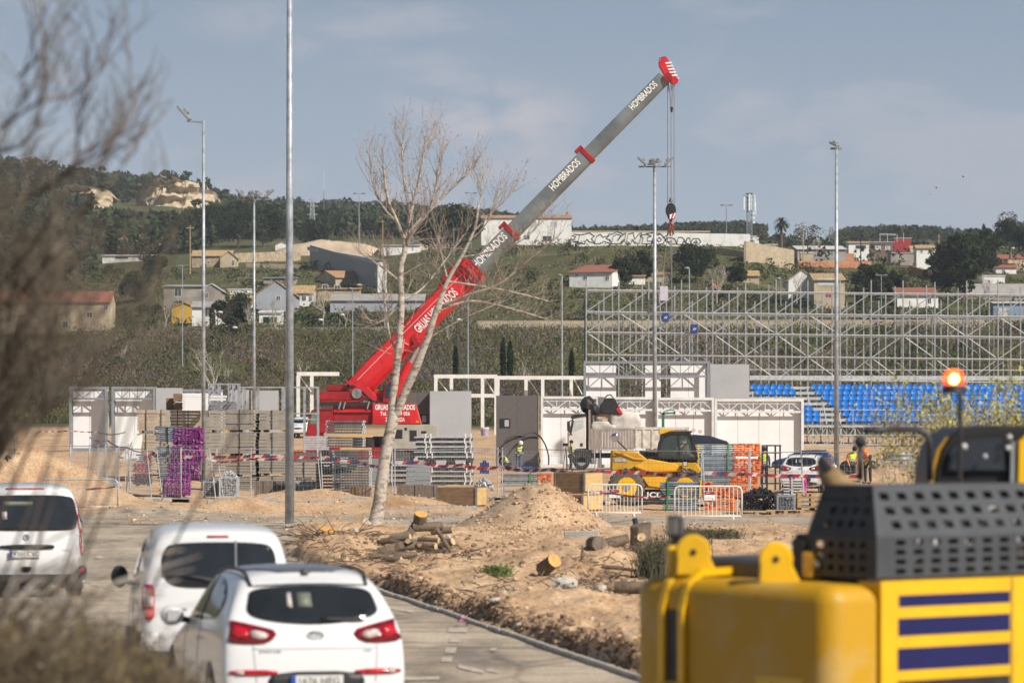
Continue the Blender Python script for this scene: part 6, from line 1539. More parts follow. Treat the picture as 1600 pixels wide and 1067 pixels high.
    mb = MB(); mb.add([(-.04,.52,1.59),(.04,.52,1.59),(0,.75,1.60),(0,.56,1.67)], [(0,1,3),(1,2,3),(2,0,3),(0,2,1)]); mb.build('antenna_fin', trim, t)
    patch(bv, [(-.5,.60),(-.42,.70),(.42,.70),(.5,.60),(.42,.48),(-.42,.48)], 'rear', 'plate_recess', trim, t, off=.004, sm=1)
    mb = MB(); mb.box(-.26,.26,-.062,-.05,.555,.665); pl = mb.build('number_plate', platem, t); MB().box(-.26,-.215,-.066,-.0625,.555,.665).build('plate_band', bluem, pl); text('1676 HFG', .40, T((.02,-.066,.61)), blackp, pl, 'plate_text', hgt=.07)
    patch(bv, [(-.72,.50),(.72,.50),(.74,.34),(-.74,.34)], 'rear', 'bumper_skirt', trim, t, off=.004, sm=1)
    yb_ = hity(bv, 0, 1.03)-.01; mb = MB(); mb.path([(.078*math.cos(a), yb_, 1.03+.038*math.sin(a)) for a in [k*math.pi/8 for k in range(16)]], .008, 6, closed=True); bd_ = mb.build('badge', mgrey, t, smooth=True); text_on(bv, 'KIA', .10, 0, 1.03, mgrey, bd_, 'badge_letters', .04)
    text_on(bv, 'SPORTAGE', .22, -.46, .885, mgrey, t, hgt=.024); text_on(bv, 'CRDi', .08, .52, .885, mgrey, t, hgt=.02)
    patch(bv, [(-.7,1.10),(-.62,1.46),(.62,1.46),(.7,1.10)], 'front', 'windscreen', glass, t); patch(bv, [(-.45,.62),(.45,.62),(.4,.75),(-.4,.75)], 'front', 'grille', trim, t)
    for yy, zz in (((-.44,.93)),((.44,.93))): pass
    patch(bv, [(-.63,.915),(.63,.915),(.63,.905),(-.63,.905)], 'rear', 'tailgate_crease', lgrey, t, off=.001, sm=0, thick=.003)
    for sg in (-1,1): patch(bv, [(sg*.62,1.0-.06),(sg*.628,.94),(sg*.60,.60),(sg*.592,.60)], 'rear', 'tailgate_gap', mgrey, t, off=.001, sm=0, thick=.003)
    return t
car1 = suv((-1.80, 35.3, 0), R(13.0), 'white estate car with dark roof glass and roof rails, nearest at the bottom left')
def van(loc, rz, label, kind, name='parked_van'):
    t = thing(name, label, 'van', loc, rz); b = kind == 'small'
    H = 1.80 if b else 1.90; W_ = .90 if b else .945; zb = 1.12 if b else 1.12; wt = .70 if b else .74
    rear = (lambda z: .08 if z < .45 else 0 if z < .8 else .02+(z-.8)*.13) if b else (lambda z: .1 if z < .45 else 0 if z < .8 else .02+(z-.8)*.11)
    LL = 4.4 if b else 4.75
    S = [sec(.02,.30,.82,zb,.81 if b else .87,H-.07,wt-.03,rear), sec(.12,.27,W_-.02,zb,W_-.045,H-.02,wt,rear), sec(.6,.25,W_,zb,W_-.03,H,wt+.01), sec(1.6,.25,W_,zb,W_-.03,H+.01,wt+.02), sec(LL-1.9,.25,W_,zb,W_-.03,H,wt), sec(LL-1.5,.25,W_,zb-.02,W_-.03,H-.09,wt-.03),
         sec(LL-1.05,.25,W_,zb-.05,W_-.05,H-.42,wt-.05), sec(LL-.75,.26,W_,zb-.1,W_-.07,zb+.08,wt-.1), sec(LL-.3,.28,W_-.02,zb-.2,W_-.1,zb-.10,.6), sec(LL-.02,.32,.8,.78,.72,.86,.5), sec(LL+.05,.36,.66,.66,.58,.72,.4)]
    body, bv = carbody(S, [(.85,.33,.39),(LL-.85,.33,.39)], t, carw)
    for y in (.85, LL-.85):
        for sg in (-1, 1): wheel(t, sg*(W_-.14), y, .325, .21, sg)
    MB().box(-.66,.66,.3,LL-.3,.2,.5).build('underbody', trim, t)
    if b:
        gl = patch(bv, [(-.64,1.36),(-.60,1.56),(-.5,1.615),(0,1.63),(.5,1.615),(.62,1.56),(.66,1.36),(.60,1.19),(.45,1.125),(0,1.12),(-.45,1.125),(-.58,1.19)], 'rear', 'rear_window', glass, t)
        patch(bv, [(.185,1.64),(.21,1.64),(.21,1.10),(.185,1.10)], 'rear', 'window_divider', mat('grey_seal', (.20,.21,.22), .5), gl, off=.012, sm=0, thick=.004)
        patch(bv, [(-.60,1.30),(-.3,1.27),(0,1.22),(.12,1.13),(.1,1.13),(-.1,1.19),(-.4,1.24),(-.60,1.26)], 'rear', 'wiper', trim, t, off=.03, sm=1)
        patch(bv, [(.195,1.12),(.202,1.12),(.202,.45),(.195,.45)], 'rear', 'door_gap', mgrey, t, off=.001, sm=0, thick=.003)
        patch(bv, [(-.12,1.70),(.12,1.70),(.12,1.68),(-.12,1.68)], 'rear', 'brake_light', tail, t, off=.006, sm=0)
        text_on(bv, 'Berlingo', .24, -.47, .88, mgrey, t, hgt=.05); text_on(bv, 'FIRST', .16, -.51, .82, mgrey, t, hgt=.022)
        for sg in (-1, 1):
            L = patch(bv, [(sg*.70,1.15),(sg*.84,1.17),(sg*.85,.95),(sg*.83,.76),(sg*.71,.76),(sg*.71,.95)], 'rear', 'tail_lamp', tail, t, off=.014, sm=1)
            patch(bv, [(sg*.72,1.03),(sg*.83,1.03),(sg*.83,.91),(sg*.72,.91)], 'rear', 'clear_lens', clearl, L, off=.024, sm=0)
            mb = MB(); mb.box(sg*.77-.10,sg*.77+.10,-.07,.1,.42,.62); mb.build('bumper_corner', carw, t, bevel=.03, seg=2)
        MB().box(-.84,.84,-.05,.12,.30,.415).build('bumper', trim, t, bevel=.03)
        sl_ = [(.35,1.14),(.40,1.50),(.5,1.58),(1.3,1.60),(1.45,1.14)]; fr = [(1.75,1.14),(1.75,1.60),(2.35,1.60),(2.85,1.38),(3.1,1.14)]
        mz = 1.13
    else:
        gl = patch(bv, [(-.80,1.30),(-.76,1.66),(-.6,1.72),(0,1.73),(.6,1.72),(.76,1.66),(.80,1.30),(.78,1.16),(.6,1.13),(-.6,1.13),(-.78,1.16)], 'rear', 'rear_window', glass, t)
        patch(bv, [(-.45,1.62),(.05,1.62),(.05,1.55),(-.45,1.55)], 'rear', 'seen_load', seatin, gl, off=.013, sm=0, thick=.003); patch(bv, [(-.46,1.45),(-.38,1.45),(-.38,1.32),(-.46,1.32)], 'rear', 'seen_sticker', clearl, gl, off=.013, sm=0, thick=.003)
        patch(bv, [(-.4,1.84),(.25,1.84),(.25,1.82),(-.4,1.82)], 'rear', 'brake_light', tail, t, off=.006, sm=0)
        patch(bv, [(-.5,.90),(.38,.90),(.42,.86),(.38,.82),(-.5,.82)], 'rear', 'grip_bar', trim, t, off=.02, sm=1)
        mb = MB(); mb.box(-.34,.18,-.052,-.04,.69,.80); pl = mb.build('number_plate', platem, t); MB().box(-.34,-.295,-.056,-.0525,.69,.80).build('plate_band', bluem, pl); text('9201 CVC', .42, T((-.06,-.056,.745)), blackp, pl, 'plate_text', hgt=.07)
        patch(bv, [(-.16,.53),(.04,.53),(.0,.44),(-.12,.44)], 'rear', 'hatch_latch', trim, t, off=.01, sm=1)
        text_on(bv, '115 CDI', .12, .60, .80, mgrey, t, hgt=.025)
        yb_ = hity(bv, -.06, 1.02)-.01; mb = MB(); mb.path([(-.06+.045*math.cos(a),yb_,1.02+.045*math.sin(a)) for a in [k*math.pi/8 for k in range(16)]], .008, 5, closed=True)
        for k in range(3): a = math.pi/2+k*2.094; mb.bar((-.06,yb_,1.02),(-.06+.045*math.cos(a),yb_,1.02+.045*math.sin(a)),.010)
        mb.build('badge', mgrey, t)
        for sg in (-1, 1):
            L = patch(bv, [(sg*.80,1.68),(sg*.87,1.68),(sg*.93,1.2),(sg*.94,.72),(sg*.88,.70),(sg*.84,.76),(sg*.84,1.12)], 'rear', 'tail_lamp', tail, t, off=.012, sm=1)
            patch(bv, [(sg*.85,1.08),(sg*.935,1.08),(sg*.935,.86),(sg*.85,.86)], 'rear', 'clear_lens', clearl, L, off=.022, sm=1)
            MB().box(sg*.88-.06,sg*.88+.07,-.09,.3,.30,.545).build('bumper_corner', trim, t, bevel=.03); q = MB(); q.box(sg*.86-.045,sg*.86+.045,-.1,-.091,.44,.50); q.build('reflector', tail, t)
        MB().box(-.80,.80,-.07,.12,.27,.40).build('bumper', trim, t, bevel=.03)
        MB().box(.62,.80,.42,.46,.02,.26).build('mud_flap', trim, t)
        sl_ = [(.35,1.16),(.38,1.66),(1.9,1.68),(1.9,1.16)]; fr = [(2.1,1.14),(2.1,1.66),(2.7,1.66),(3.25,1.38),(3.5,1.14)]; mz = 1.15
    for sg, fc in ((-1,'left'),(1,'right')):
        if not b: patch(bv, sl_, fc, 'side_window', glass, t, sm=1)
        patch(bv, fr, fc, 'front_window', glass, t, sm=1)
        if b: patch(bv, [(1.72,1.62),(1.78,1.62),(1.78,.45),(1.72,.45)], fc, 'door_pillar', trim, t, off=.002, sm=0, thick=.004); patch(bv, [(.15,.62),(1.7,.62),(1.7,.52),(.15,.52)], fc, 'side_moulding', trim, t, off=.012, sm=0)
        mb = MB(); mb.ball((sg*(1.01 if b else .97),LL-1.34,mz+.0), .115, 14, 10, (.9,.6,1.15)); mr = mb.build('mirror', trim, t, smooth=True); q = MB(); q.bar((sg*.85,LL-1.3,mz-.08),(sg*1.0,LL-1.34,mz-.05),.06); q.build('mirror_arm', trim, mr)
    patch(bv, [(-.7,1.18),(-.6,H-.2),(.6,H-.2),(.7,1.18)], 'front', 'windscreen', glass, t)
    return t
car1.scale = (.93, 1, .985)
v1 = van((-3.28, 42.9, 0), R(7.5), 'white small panel van with black mirror, between the estate car and the left van', 'small')
v2 = van((-8.10, 64.5, 0), R(9.5), 'white passenger van cut by the left edge of the photo', 'large')
c3 = copy_tree(car1); p_ = W(1250, 38.5); c3.location = p_; c3.rotation_euler[2] = R(-14); c3['label'] = 'white car parked behind the orange ended tubes, seen from the back'
c4 = copy_tree(car1); p_ = W(476, 19.5); c4.location = p_; c4.rotation_euler[2] = R(176); c4['label'] = 'distant white car facing the camera between the racks left of the crane'
bb = copy_tree(c4); bb.location = W(1302, 27); bb.rotation_euler[2] = R(80); bb.scale = (1,.8,.75); bb['label'] = 'small dark blue car by the foot of the right lamp pole'
for ch in bb.children:
    if ch.name.startswith('body'): ch.data = ch.data.copy(); ch.data.materials.clear(); ch.data.materials.append(mat('car_blue', (.01,.04,.15), .3, coat=.5))
# red skip between the racks
t = thing('red_skip', 'deep red steel skip with orange frame between the racks and the crane', 'skip', W(474, 25)); mb = MB(); mb.prism([(-.6,0),(.6,0),(.72,1.05),(-.72,1.05)], 'y', 0, 1.2); mb.build('tub', redd, t); mb = MB(); mb.bar((0,-.05,.0),(.25,-.05,1.1),.08); mb.bar((-.75,-.05,1.05),(.75,-.05,1.05),.09); mb.build('frame', orange, t)
# ------------------------------------------------------------------ tipper truck
ts = 26.2; tl_ = W(1000, ts); tr = thing('tipper_truck', 'pale tipper truck with folded black loading crane, cab to the left', 'truck', tl_); X = lambda u: (u-1000)/ts; Z = lambda y: zt(y, ts)-tl_.z
bedm = mat('bed_grey_brown', (.30,.255,.225), .8, 0, .25, 2, stretch=(6,1,1)); bedw = mat('bed_dirty_white', (.58,.54,.48), .8, 0, .25, 3)
MB().box(X(890),X(1100),-.5,.5,.7,1.0).build('chassis', blackp, tr)
mb = MB(); mb.prism([(X(887),Z(708)),(X(887),Z(676)),(X(892),Z(664)),(X(895),Z(650)),(X(915),Z(648)),(X(915),Z(712)),(X(905),Z(712)),(X(898),Z(706))], 'y', -1.2, 1.1); cb = mb.build('cab', mat('truck_cab_white', (.62,.60,.57), .5, 0, .1, 2), tr, bevel=.05)
mb = MB(); mb.prism([(X(896),Z(675)),(X(898),Z(657)),(X(911),Z(656)),(X(911),Z(668))], 'y', -1.215, -1.203); mb.build('side_window', mat('pale_cab_glass', (.48,.50,.50), .2), cb)
mb = MB(); mb.prism([(X(889.5),Z(676)),(X(894),Z(657)),(X(896.5),Z(657)),(X(893),Z(676))], 'y', -1.21, -1.202); mb.prism([(X(892),Z(654)),(X(894),Z(648)),(X(916),Z(646)),(X(916),Z(650))], 'y', -1.24, 1.1); mb.build('visor_and_pillar', blackp, cb)
mb = MB(); mb.box(X(885.5),X(890),-1.6,-1.35,Z(673),Z(658)); mb.bar((X(888),-1.4,Z(659)),(X(896),-1.15,Z(655)),.05); mb.bar((X(888),-1.4,Z(673)),(X(894),-1.15,Z(680)),.05); mb.build('mirror', blackp, cb)
MB().box(X(906),X(910),-1.215,-1.204,Z(697),Z(692)).build('step_lamp', blackp, cb)
mb = MB(); mb.prism([(X(893),Z(722)),(X(893),Z(708)),(X(899),Z(701)),(X(916),Z(700)),(X(922),Z(708)),(X(924),Z(722))], 'y', -1.25, -1.0); mb.build('wheel_arch', trim, tr)
for u in (908, 1000, 1040, 1075):
    q = MB(); q.path([(X(u),-1.22,.5),(X(u),-1.16,.5),(X(u),-.9,.5)], [.42,.5,.5], 22); wh = q.build('wheel', black, tr); MB().cyl((X(u),-1.23,.5),(0,1,0),.26,.04,14).build('rim', mgrey, wh)
mb = MB(); mb.box(X(916),X(924),-1.0,1.0,Z(712),Z(648)); mb.build('crane_column', blackp, tr)
mb = MB(); mb.box(X(919),X(990),-1.25,1.2,Z(702),Z(699)); mb.box(X(919),X(922),-1.25,1.2,Z(699),Z(640)); mb.build('bed_floor', bedm, tr)
mb = MB(); k = 922
while k < 990: mb.box(X(k)+.01, X(min(990,k+4.6))-.01, -1.24, -1.19, Z(699)+.004, Z(669.5)+rnd(-.02,.02)); k += 4.6
mb.build('slatted_side', bedm, tr)
mb = MB(); mb.box(X(990)+.003,X(1075),-1.24,-1.18,Z(700),Z(668)); mb.build('side_board', bedw, tr); MB().box(X(990),X(1075),.9,1.0,Z(700),Z(668)).build('far_side_board', bedw, tr)
mb = MB()
for u in (993,1004,1018,1032,1050,1073): mb.box(X(u)-.05,X(u)+.05,-1.29,-1.243,Z(702),Z(667))
mb.box(X(990),X(1075),-1.285,-1.242,Z(671),Z(667)); mb.build('side_ribs', bedw, tr)
bag = mat('white_bulk_bag', (.62,.58,.53), .85, 0, .15, 2, bump=1, bscale=4); bagt = mat('clear_wrapped_load', (.45,.36,.29), .5, 0, .35, 4, bump=1, bscale=5)
def softbox(label, u0, u1, y0, y1, m, name, dep=1.4, dy=-.6):
    mb = MB(); x0, x1, z0, z1 = X(u0), X(u1), Z(y1), Z(y0); mb.box(x0,x1,dy,dy+dep,z0,z1); o = mb.build(name, m, None, recalc=True)
    bm = bmesh.new(); bm.from_mesh(o.data); bmesh.ops.subdivide_edges(bm, edges=bm.edges[:], cuts=6, use_grid_fill=True)
    for v in bm.verts:
        c_ = Vector(((x0+x1)/2, dy+dep/2, (z0+z1)/2)); r_ = v.co-c_; v.co += Vector((noise.noise(v.co*2.3), noise.noise(v.co*2.3+Vector((5,5,5))), noise.noise(v.co*2.0+Vector((9,1,3)))))*.12; 
        q = max(abs(r_.x)/((x1-x0)/2), 0)*max(abs(r_.z)/((z1-z0)/2), 0); v.co -= r_*.10*q
    bm.to_mesh(o.data); bm.free(); o.data.polygons.foreach_set('use_smooth', [True]*len(o.data.polygons)); o.location = tl_; tag(o, label, 'bag'); return o
softbox('wide white bulk bag on the tipper bed behind the slats', 952, 1001, 643, 672, bag, 'bulk_bag'); softbox('low white sack at the front of the tipper bed', 921, 960, 660, 673, bag, 'bulk_bag'); softbox('clear wrapped brown load beside the white bulk bag', 930, 960, 643, 666, bagt, 'wrapped_load', 1.2, -.5)
mb = MB(); mb.M = None
mb.bar((X(920),-.4,Z(662)),(X(919),-.4,Z(626)),.45,.4); mb.bar((X(912),-.5,Z(636)),(X(925),-.5,Z(622)),.5); mb.bar((X(914),-.5,Z(628)),(X(938),-.5,Z(645)),.40,.3); mb.ball((X(917),-.5,Z(632)),.42,8,6,(1,1,1.2),.15); mb.ball((X(928),-.4,Z(640)),.35,8,6,(1,1,1),.15)
mb.build('loader_joint', blackp, tr, bevel=.03)
mb = MB(); mb.prism([(X(935),Z(645)),(X(938),Z(632)),(X(946),Z(622)),(X(960),Z(622)),(X(966),Z(634)),(X(973),Z(647)),(X(962),Z(648))], 'y', -.7, .2); mb.path([(X(943),-.5,Z(624)),(X(948),-.5,Z(618)),(X(954),-.5,Z(616.5)),(X(958),-.5,Z(622))], .04, 5); gb = mb.build('folded_grab', blackp, tr, bevel=.04)
mb = MB(); mb.prism([(X(962),Z(640)),(X(966),Z(635)),(X(972),Z(646)),(X(968),Z(646.5))], 'y', -.73, -.705); mb.build('red_sticker', red, gb)
grn = mat('machine_green', (.03,.16,.09), .5); mb = MB(); mb.bar((X(1036),0,Z(668)),(X(1036),0,Z(645)),.16); mb.bar((X(1035),0,Z(646)),(X(1055),0,Z(645)),.16,.1); mb.path([(X(1037),-.1,Z(644)),(X(1042),-.1,Z(641)),(X(1052),-.1,Z(640)),(X(1055),-.1,Z(645))], .03, 5); mb.build('green_jib', grn, tr)
# ------------------------------------------------------------------ telehandler
hs = 44.5; hl = W(1030, hs); th = thing('telehandler', 'yellow telescopic handler with a glazed black cab and a driver, behind the mesh fence', 'telehandler', hl); X = lambda u: (u-1030)/hs; Z = lambda y: zt(y, hs)-hl.z
ysh = mat('machine_yellow_light', (.80,.42,.02), .4, 0, .08, 2, coat=.3)
mb = MB(); mb.prism([(X(990),Z(790)),(X(1000),Z(765)),(X(1048),Z(765)),(X(1060),Z(790))], 'y', -.9, .9); ch = mb.build('chassis', blackp, th, bevel=.03); text('JCB', 25/hs, T((X(1020),-.915,Z(773))), txtw, ch, hgt=11/hs, off=.03)
mb = MB(); mb.prism([(X(954),Z(735)),(X(955),Z(704)),(X(972),Z(703)),(X(996),Z(706)),(X(1006),Z(714)),(X(1016),Z(722)),(X(1086),Z(722)),(X(1096),Z(736)),(X(1090),Z(742)),(X(1040),Z(748)),(X(1034),Z(764)),(X(1000),Z(760)),(X(992),Z(748)),(X(990),Z(738))], 'y', -.95, .9); bd_ = mb.build('body', mat('worn_yellow', (.50,.27,.01), .5, 0, .2, 2.5, col2=(.66,.38,.02)), th, bevel=.04); 
mb = MB(); mb.box(X(958),X(978),-.965,-.952,Z(721),Z(716)); mb.build('badge_plate', mgrey, bd_); text('535-95', 16/hs, T((X(968),-.97,Z(718.5))), txtw, bd_, hgt=4/hs)
mb = MB(); mb.add([(X(990),-1.05,Z(728)),(X(1012),-1.05,Z(735)),(X(1060),-1.05,Z(735)),(X(1066),-1.05,Z(731)),(X(1052),-.2,Z(722)),(X(1012),-.2,Z(715)),(X(990),-.9,Z(727)),(X(1040),-1.05,Z(762)),(X(1012),-1.05,Z(758))], [(0,1,5),(1,2,3,4,5),(0,8,1),(1,8,7,2)]); 
mb.prism([(X(988),Z(728)),(X(1012),Z(716)),(X(1050),Z(723)),(X(1068),Z(731)),(X(1060),Z(736)),(X(1010),Z(737))], 'y', -1.2, -.955); mb.build('bonnet', ysh, th, bevel=.03)
mb = MB(); mb.bar((X(998),-.2,Z(712)),(X(1088),-.2,Z(722)),.42,.36); mb.build('telescopic_boom', blackp, th, bevel=.03); mb = MB(); mb.path([(X(960),-.98,Z(706)),(X(975),-1.0,Z(710)),(X(990),-1.0,Z(716)),(X(1005),-1.0,Z(717))], .02, 5); mb.build('yellow_hose', ysh, th)
for u, y, nm in ((978,765,'front'),(1068,772,'rear')):
    r_ = 28/hs; zc = r_; q = MB(); q.path([(X(u),-1.18,zc),(X(u),-1.12,zc),(X(u),-.82,zc),(X(u),-.76,zc)], [r_*.82,r_,r_,r_*.82], 26); wh = q.build('wheel', mat('dusty_tyre', (.12,.10,.08), .95, 0, .3, 5), th)
    q = MB()
    for k in range(20): a = k*math.pi/10; q.bar((X(u)+math.cos(a)*r_,-1.15,zc+math.sin(a)*r_),(X(u)+math.cos(a+.15)*r_,-.85,zc+math.sin(a+.15)*r_),.06,.05)
    q.build('tread', black, wh); MB().cyl((X(u),-1.19,zc),(0,1,0),r_*.55,.05,20).build('rim', yellow, wh); MB().cyl((X(u),-1.22,zc),(0,1,0),r_*.2,.05,12).build('hub', mgrey, wh)
# cab
mb = MB(); fr_ = [(X(1027),Z(714)),(X(1030),Z(692)),(X(1037),Z(680)),(X(1048),Z(676)),(X(1074),Z(676)),(X(1080),Z(684)),(X(1087),Z(716))]
for y in (-.95,-.15): 
    for a, b in zip(fr_, fr_[1:]+fr_[:1]): mb.bar((a[0],y,a[1]),(b[0],y,b[1]),.09)
for a in fr_: mb.bar((a[0],-.95,a[1]),(a[0],-.15,a[1]),.08)
mb.bar((X(1058),-.95,Z(676)),(X(1060),-.95,Z(716)),.05); cabf = mb.build('cab_frame', blackp, th)
mb = MB(); mb.prism([(X(1028),Z(700)),(X(1036),Z(681)),(X(1048),Z(677)),(X(1079),Z(676)),(X(1080),Z(673)),(X(1046),Z(673)),(X(1032),Z(678))], 'y', -1.0, -.1); mb.build('cab_roof', blackp, th, bevel=.02); MB().box(X(1029),X(1052),-.9,.1,Z(677),Z(673)+.06).build('roof_stripe', yellow, th)
cg_ = mat('cab_glass', (.10,.13,.12), .05, 0, .05, 2, alpha=.35); mb = MB(); mb.prism(fr_, 'y', -.955, -.945); mb.build('cab_window', cg_, cabf)
mb = MB(); mb.box(X(1046),X(1056),-.7,-.3,Z(716),Z(690)); mb.box(X(1048),X(1054),-.62,-.38,Z(690),Z(686)); mb.build('seat', blackp, th, bevel=.03); mb = MB(); mb.prism(fr_, 'y', -.12, -.10); mb.build('far_window', mat('far_cab_glass', (.20,.25,.22), .1, 0, .15, 2), cabf)
for u, y in ((1082,672),(1092,674)): MB().cyl((X(u),-.8,Z(y)),(0,1,0),.07,.1,10).build('work_light', clearl, th)
mb = MB(); mb.path([(X(1062),-1.3,Z(726)),(X(1062),-1.3,Z(733)),(X(1068),-1.3,Z(737)),(X(1077),-1.3,Z(738)),(X(1080),-1.3,Z(733))], .03, 6); mb.box(X(1064),X(1072),-1.32,-1.28,Z(728),Z(720)); mb.build('lamp_guard', blackp, th); MB().box(X(1065),X(1071),-1.345,-1.322,Z(727),Z(721)).build('headlight', clearl, th)
mb = MB(); mb.ball((X(959),-1.5,Z(683)),.15,14,10,(1,.4,1)); mr = mb.build('round_mirror', chrome, th, smooth=True); mb = MB(); mb.bar((X(961),-1.45,Z(686)),(X(978),-1.1,Z(703)),.035); mb.build('mirror_arm', blackp, mr)
mb = MB(); mb.prism([(X(1078),Z(683)),(X(1088),Z(679)),(X(1112),Z(681)),(X(1140),Z(690)),(X(1140),Z(694)),(X(1080),Z(694))], 'y', .8, 2.6); tp = mb.build('rear_hood', mat('dark_navy_hood', (.02,.03,.06), .35, coat=.4), th, bevel=.05)
# ------------------------------------------------------------------ yellow excavator, near right
ex = thing('excavator', 'large yellow and black excavator with blue stripes and a lit orange beacon, bottom right', 'excavator', (2.375, 25, 0), R(39.3))
EM = (T(ex.location) @ RZ(R(39.3))).inverted()
E_ = lambda u, y, Y: EM @ P(u, y, Y)
dusty = mat('machine_yellow_dusty', (.52,.285,.006), .5, 0, .1, 1.6, col2=(.52,.37,.14), thr=(.50,.72), bump=.15, bscale=30)
hoodm = mat('hood_charcoal', (.060,.066,.075), .5, 0, .15, 3); stripe = mat('stripe_navy', (.006,.008,.085), .5, 0, .1, 5)
fp = []; r_ = .20
for cx, cy, a0 in ((-.42+.28, 2.04-.28, 90), (-.42+.16, .0+.16, 180)):
    rr = .28 if cy > 1 else .16
    for k in range(7): a = R(a0+k*15); fp.append((cx+rr*math.cos(a), cy+rr*math.sin(a)))
fp = [(.30, 2.04)]+fp+[(-.004, .0), (-.004,.25), (.3,.25)]
cwt = MB().prism(fp, 'z', .55, 1.93).build('counterweight', dusty, ex, recalc=True)
bm = bmesh.new(); bm.from_mesh(cwt.data); es = [e for e in bm.edges if all(v.co.z > 1.9 for v in e.verts) and len(e.link_faces) == 2]
bmesh.ops.bevel(bm, geom=es, offset=.13, segments=5, affect='EDGES', profile=.5); bm.to_mesh(cwt.data); bm.free(); smart_smooth(cwt, 35)
for y0 in (1.38, 1.58):
    mb = MB(); mb.prism([(-.435,.7),(-.46,.7),(-.46,1.72),(-.40,1.90),(-.28,1.99),(0.0,2.0),(0.0,1.95),(-.28,1.945),(-.40,1.84),(-.435,1.72)], 'y', y0, y0+.055); mb.build('strap_rib', yellow, cwt)
MB().box(-.43,-.421,1.44,1.575,1.25,1.72).build('rib_slot', blackp, cwt, bevel=.003); MB().box(-.47,-.421,1.36,1.66,1.20,1.235).build('lower_bracket', yellow, cwt, bevel=.01); MB().cyl((-.455,1.50,1.17),(1,0,0),.05,.06,12).build('drain_cap', blackp, cwt)
wn = MB().box(-.429,-.421,1.42,1.58,.95,1.12).build('white_sticker', platem, cwt)
q = MB(); q.add([(-.427,.62,1.16),(-.427,.48,1.16),(-.427,.55,1.28)], [(0,1,2)]); q.build('warning_triangle', blackp, cwt); q = MB(); q.box(-.425,-.4215,.25,.70,1.08,1.32); q.build('warning_label', mat('label_yellow', (.75,.48,.05), .5), cwt)
q = MB(); q.add([(-.4262,.36,1.13),(-.4262,.28,1.13),(-.4262,.32,1.2)], [(0,1,2)]); q.build('warning_figure', blackp, cwt)
for (u, y, Y, rr) in ((1083,862,26.0,.12),(1212,873,25.4,.115)):
    c = E_(u, y, Y); d = RZ(R(-39.3)) @ Vector((1,0,0)); mb = MB(); mb.M = T(c) @ RZ(R(-39.3))
    pr = [(rr*math.cos(a), rr*math.sin(a)) for a in [R(-20+k*22) for k in range(11)]]+[(-rr*1.0,-.16),(rr*1.45,-.16)]
    mb.prism(pr, 'y', -.035, .035); mb.build('lifting_eye', yellow, ex, bevel=.012, recalc=True)
    mb = MB(); mb.M = T(c) @ RZ(R(-39.3)); mb.cyl((0,-.038,0),(0,1,0),.022,.01,12); mb.build('eye_hole', blackp, ex)
c = E_(1062, 868, 26.2); mb = MB(); mb.M = T(c) @ RZ(R(-39.3)); mb.box(-.09,.05,-.1,.1,-.16,.07); mb.build('eye_base', yellow, ex, bevel=.02)
c = E_(1268, 880, 25.5); MB().box(c.x-.05,c.x+.05,c.y-.05,c.y+.05,c.z-.1,c.z+.08).build('stop_block', yellow, ex, bevel=.015); MB().cyl((c.x-.02,c.y-.07,c.z),(1,1,0),.02,.03,8).build('bolt', galvl, ex)
# engine hood with real perforations over a dark engine bay
def perf(mb, o, ux, uy, W_, H_, cx, cy, mx, my, fill=.55):
    """flat plate from o spanning ux*W_, uy*H_ with cx by cy holes inside margins mx, my"""
    o = Vector(o); ux = Vector(ux); uy = Vector(uy); xs = [0]; ys = [0]
    px = (W_-2*mx)/cx; py = (H_-2*my)/cy
    for k in range(cx): a = mx+px*k+px*(1-fill)/2; xs += [a, a+px*fill]
    for k in range(cy): a = my+py*k+py*(1-fill)/2; ys += [a, a+py*fill]
    xs.append(W_); ys.append(H_)
    for j in range(len(ys)-1):
        for i in range(len(xs)-1):
            if i % 2 == 1 and j % 2 == 1: continue
            mb.add([o+ux*xs[i]+uy*ys[j], o+ux*xs[i+1]+uy*ys[j], o+ux*xs[i+1]+uy*ys[j+1], o+ux*xs[i]+uy*ys[j+1]], [(0,1,2,3)])
hz0, hz1, hz2, ins = 1.965, 2.235, 2.565, .20
mb = MB(); L = 1.75
perf(mb, (0,0,hz0), (1,0,0), (0,0,1), L, hz1-hz0, 9, 4, .14, .01, .56)
sl_ = Vector((0, ins, hz2-hz1)); perf(mb, (0,0,hz1), (1,0,0), sl_.normalized(), L, sl_.length, 9, 3, .14, .03, .52)
mb.v = [(max(p[0], .16*(p[2]-hz1)/(hz2-hz1)) if p[2] > hz1 else p[0], p[1], p[2]) for p in mb.v]; mb.build('side_grille', hoodm, ex)
mb = MB(); perf(mb, (0,.0,hz0), (0,1,0), (0,0,1), .66, hz1-hz0, 5, 3, .08, .02, .5); s2 = Vector((.16,0,hz2-hz1)); perf(mb, (0,.0,hz1), (0,1,0), s2.normalized(), .66, s2.length, 4, 3, .12, .04, .5); mb.v = [(p[0], max(p[1], ins*(p[2]-hz1)/(hz2-hz1)) if p[2] > hz1 else p[1], p[2]) for p in mb.v]; mb.build('rear_grille', blackp, ex)  # rear face black instead of charcoal: its shading is put into the colour
mb = MB(); mb.box(.16, L, ins, .66, hz2-.03, hz2); mb.build('hood_top', hoodm, ex)
MB().box(.12, L-.05, .22, .60, hz0-.05, hz2-.05).build('engine_bay', blackp, ex)
mb = MB()
for k in range(1): mb.path([(rnd(.3,.5),rnd(.12,.2),rnd(2.05,2.4)) if i_ == 0 else (.3+.09*i_,rnd(.12,.2),rnd(2.02,2.42)) for i_ in range(15)], .018, 6)
for k in range(0): mb.ball((rnd(.3,1.6), rnd(.12,.2), rnd(2.05,2.4)), rnd(.02,.05), 8, 6)
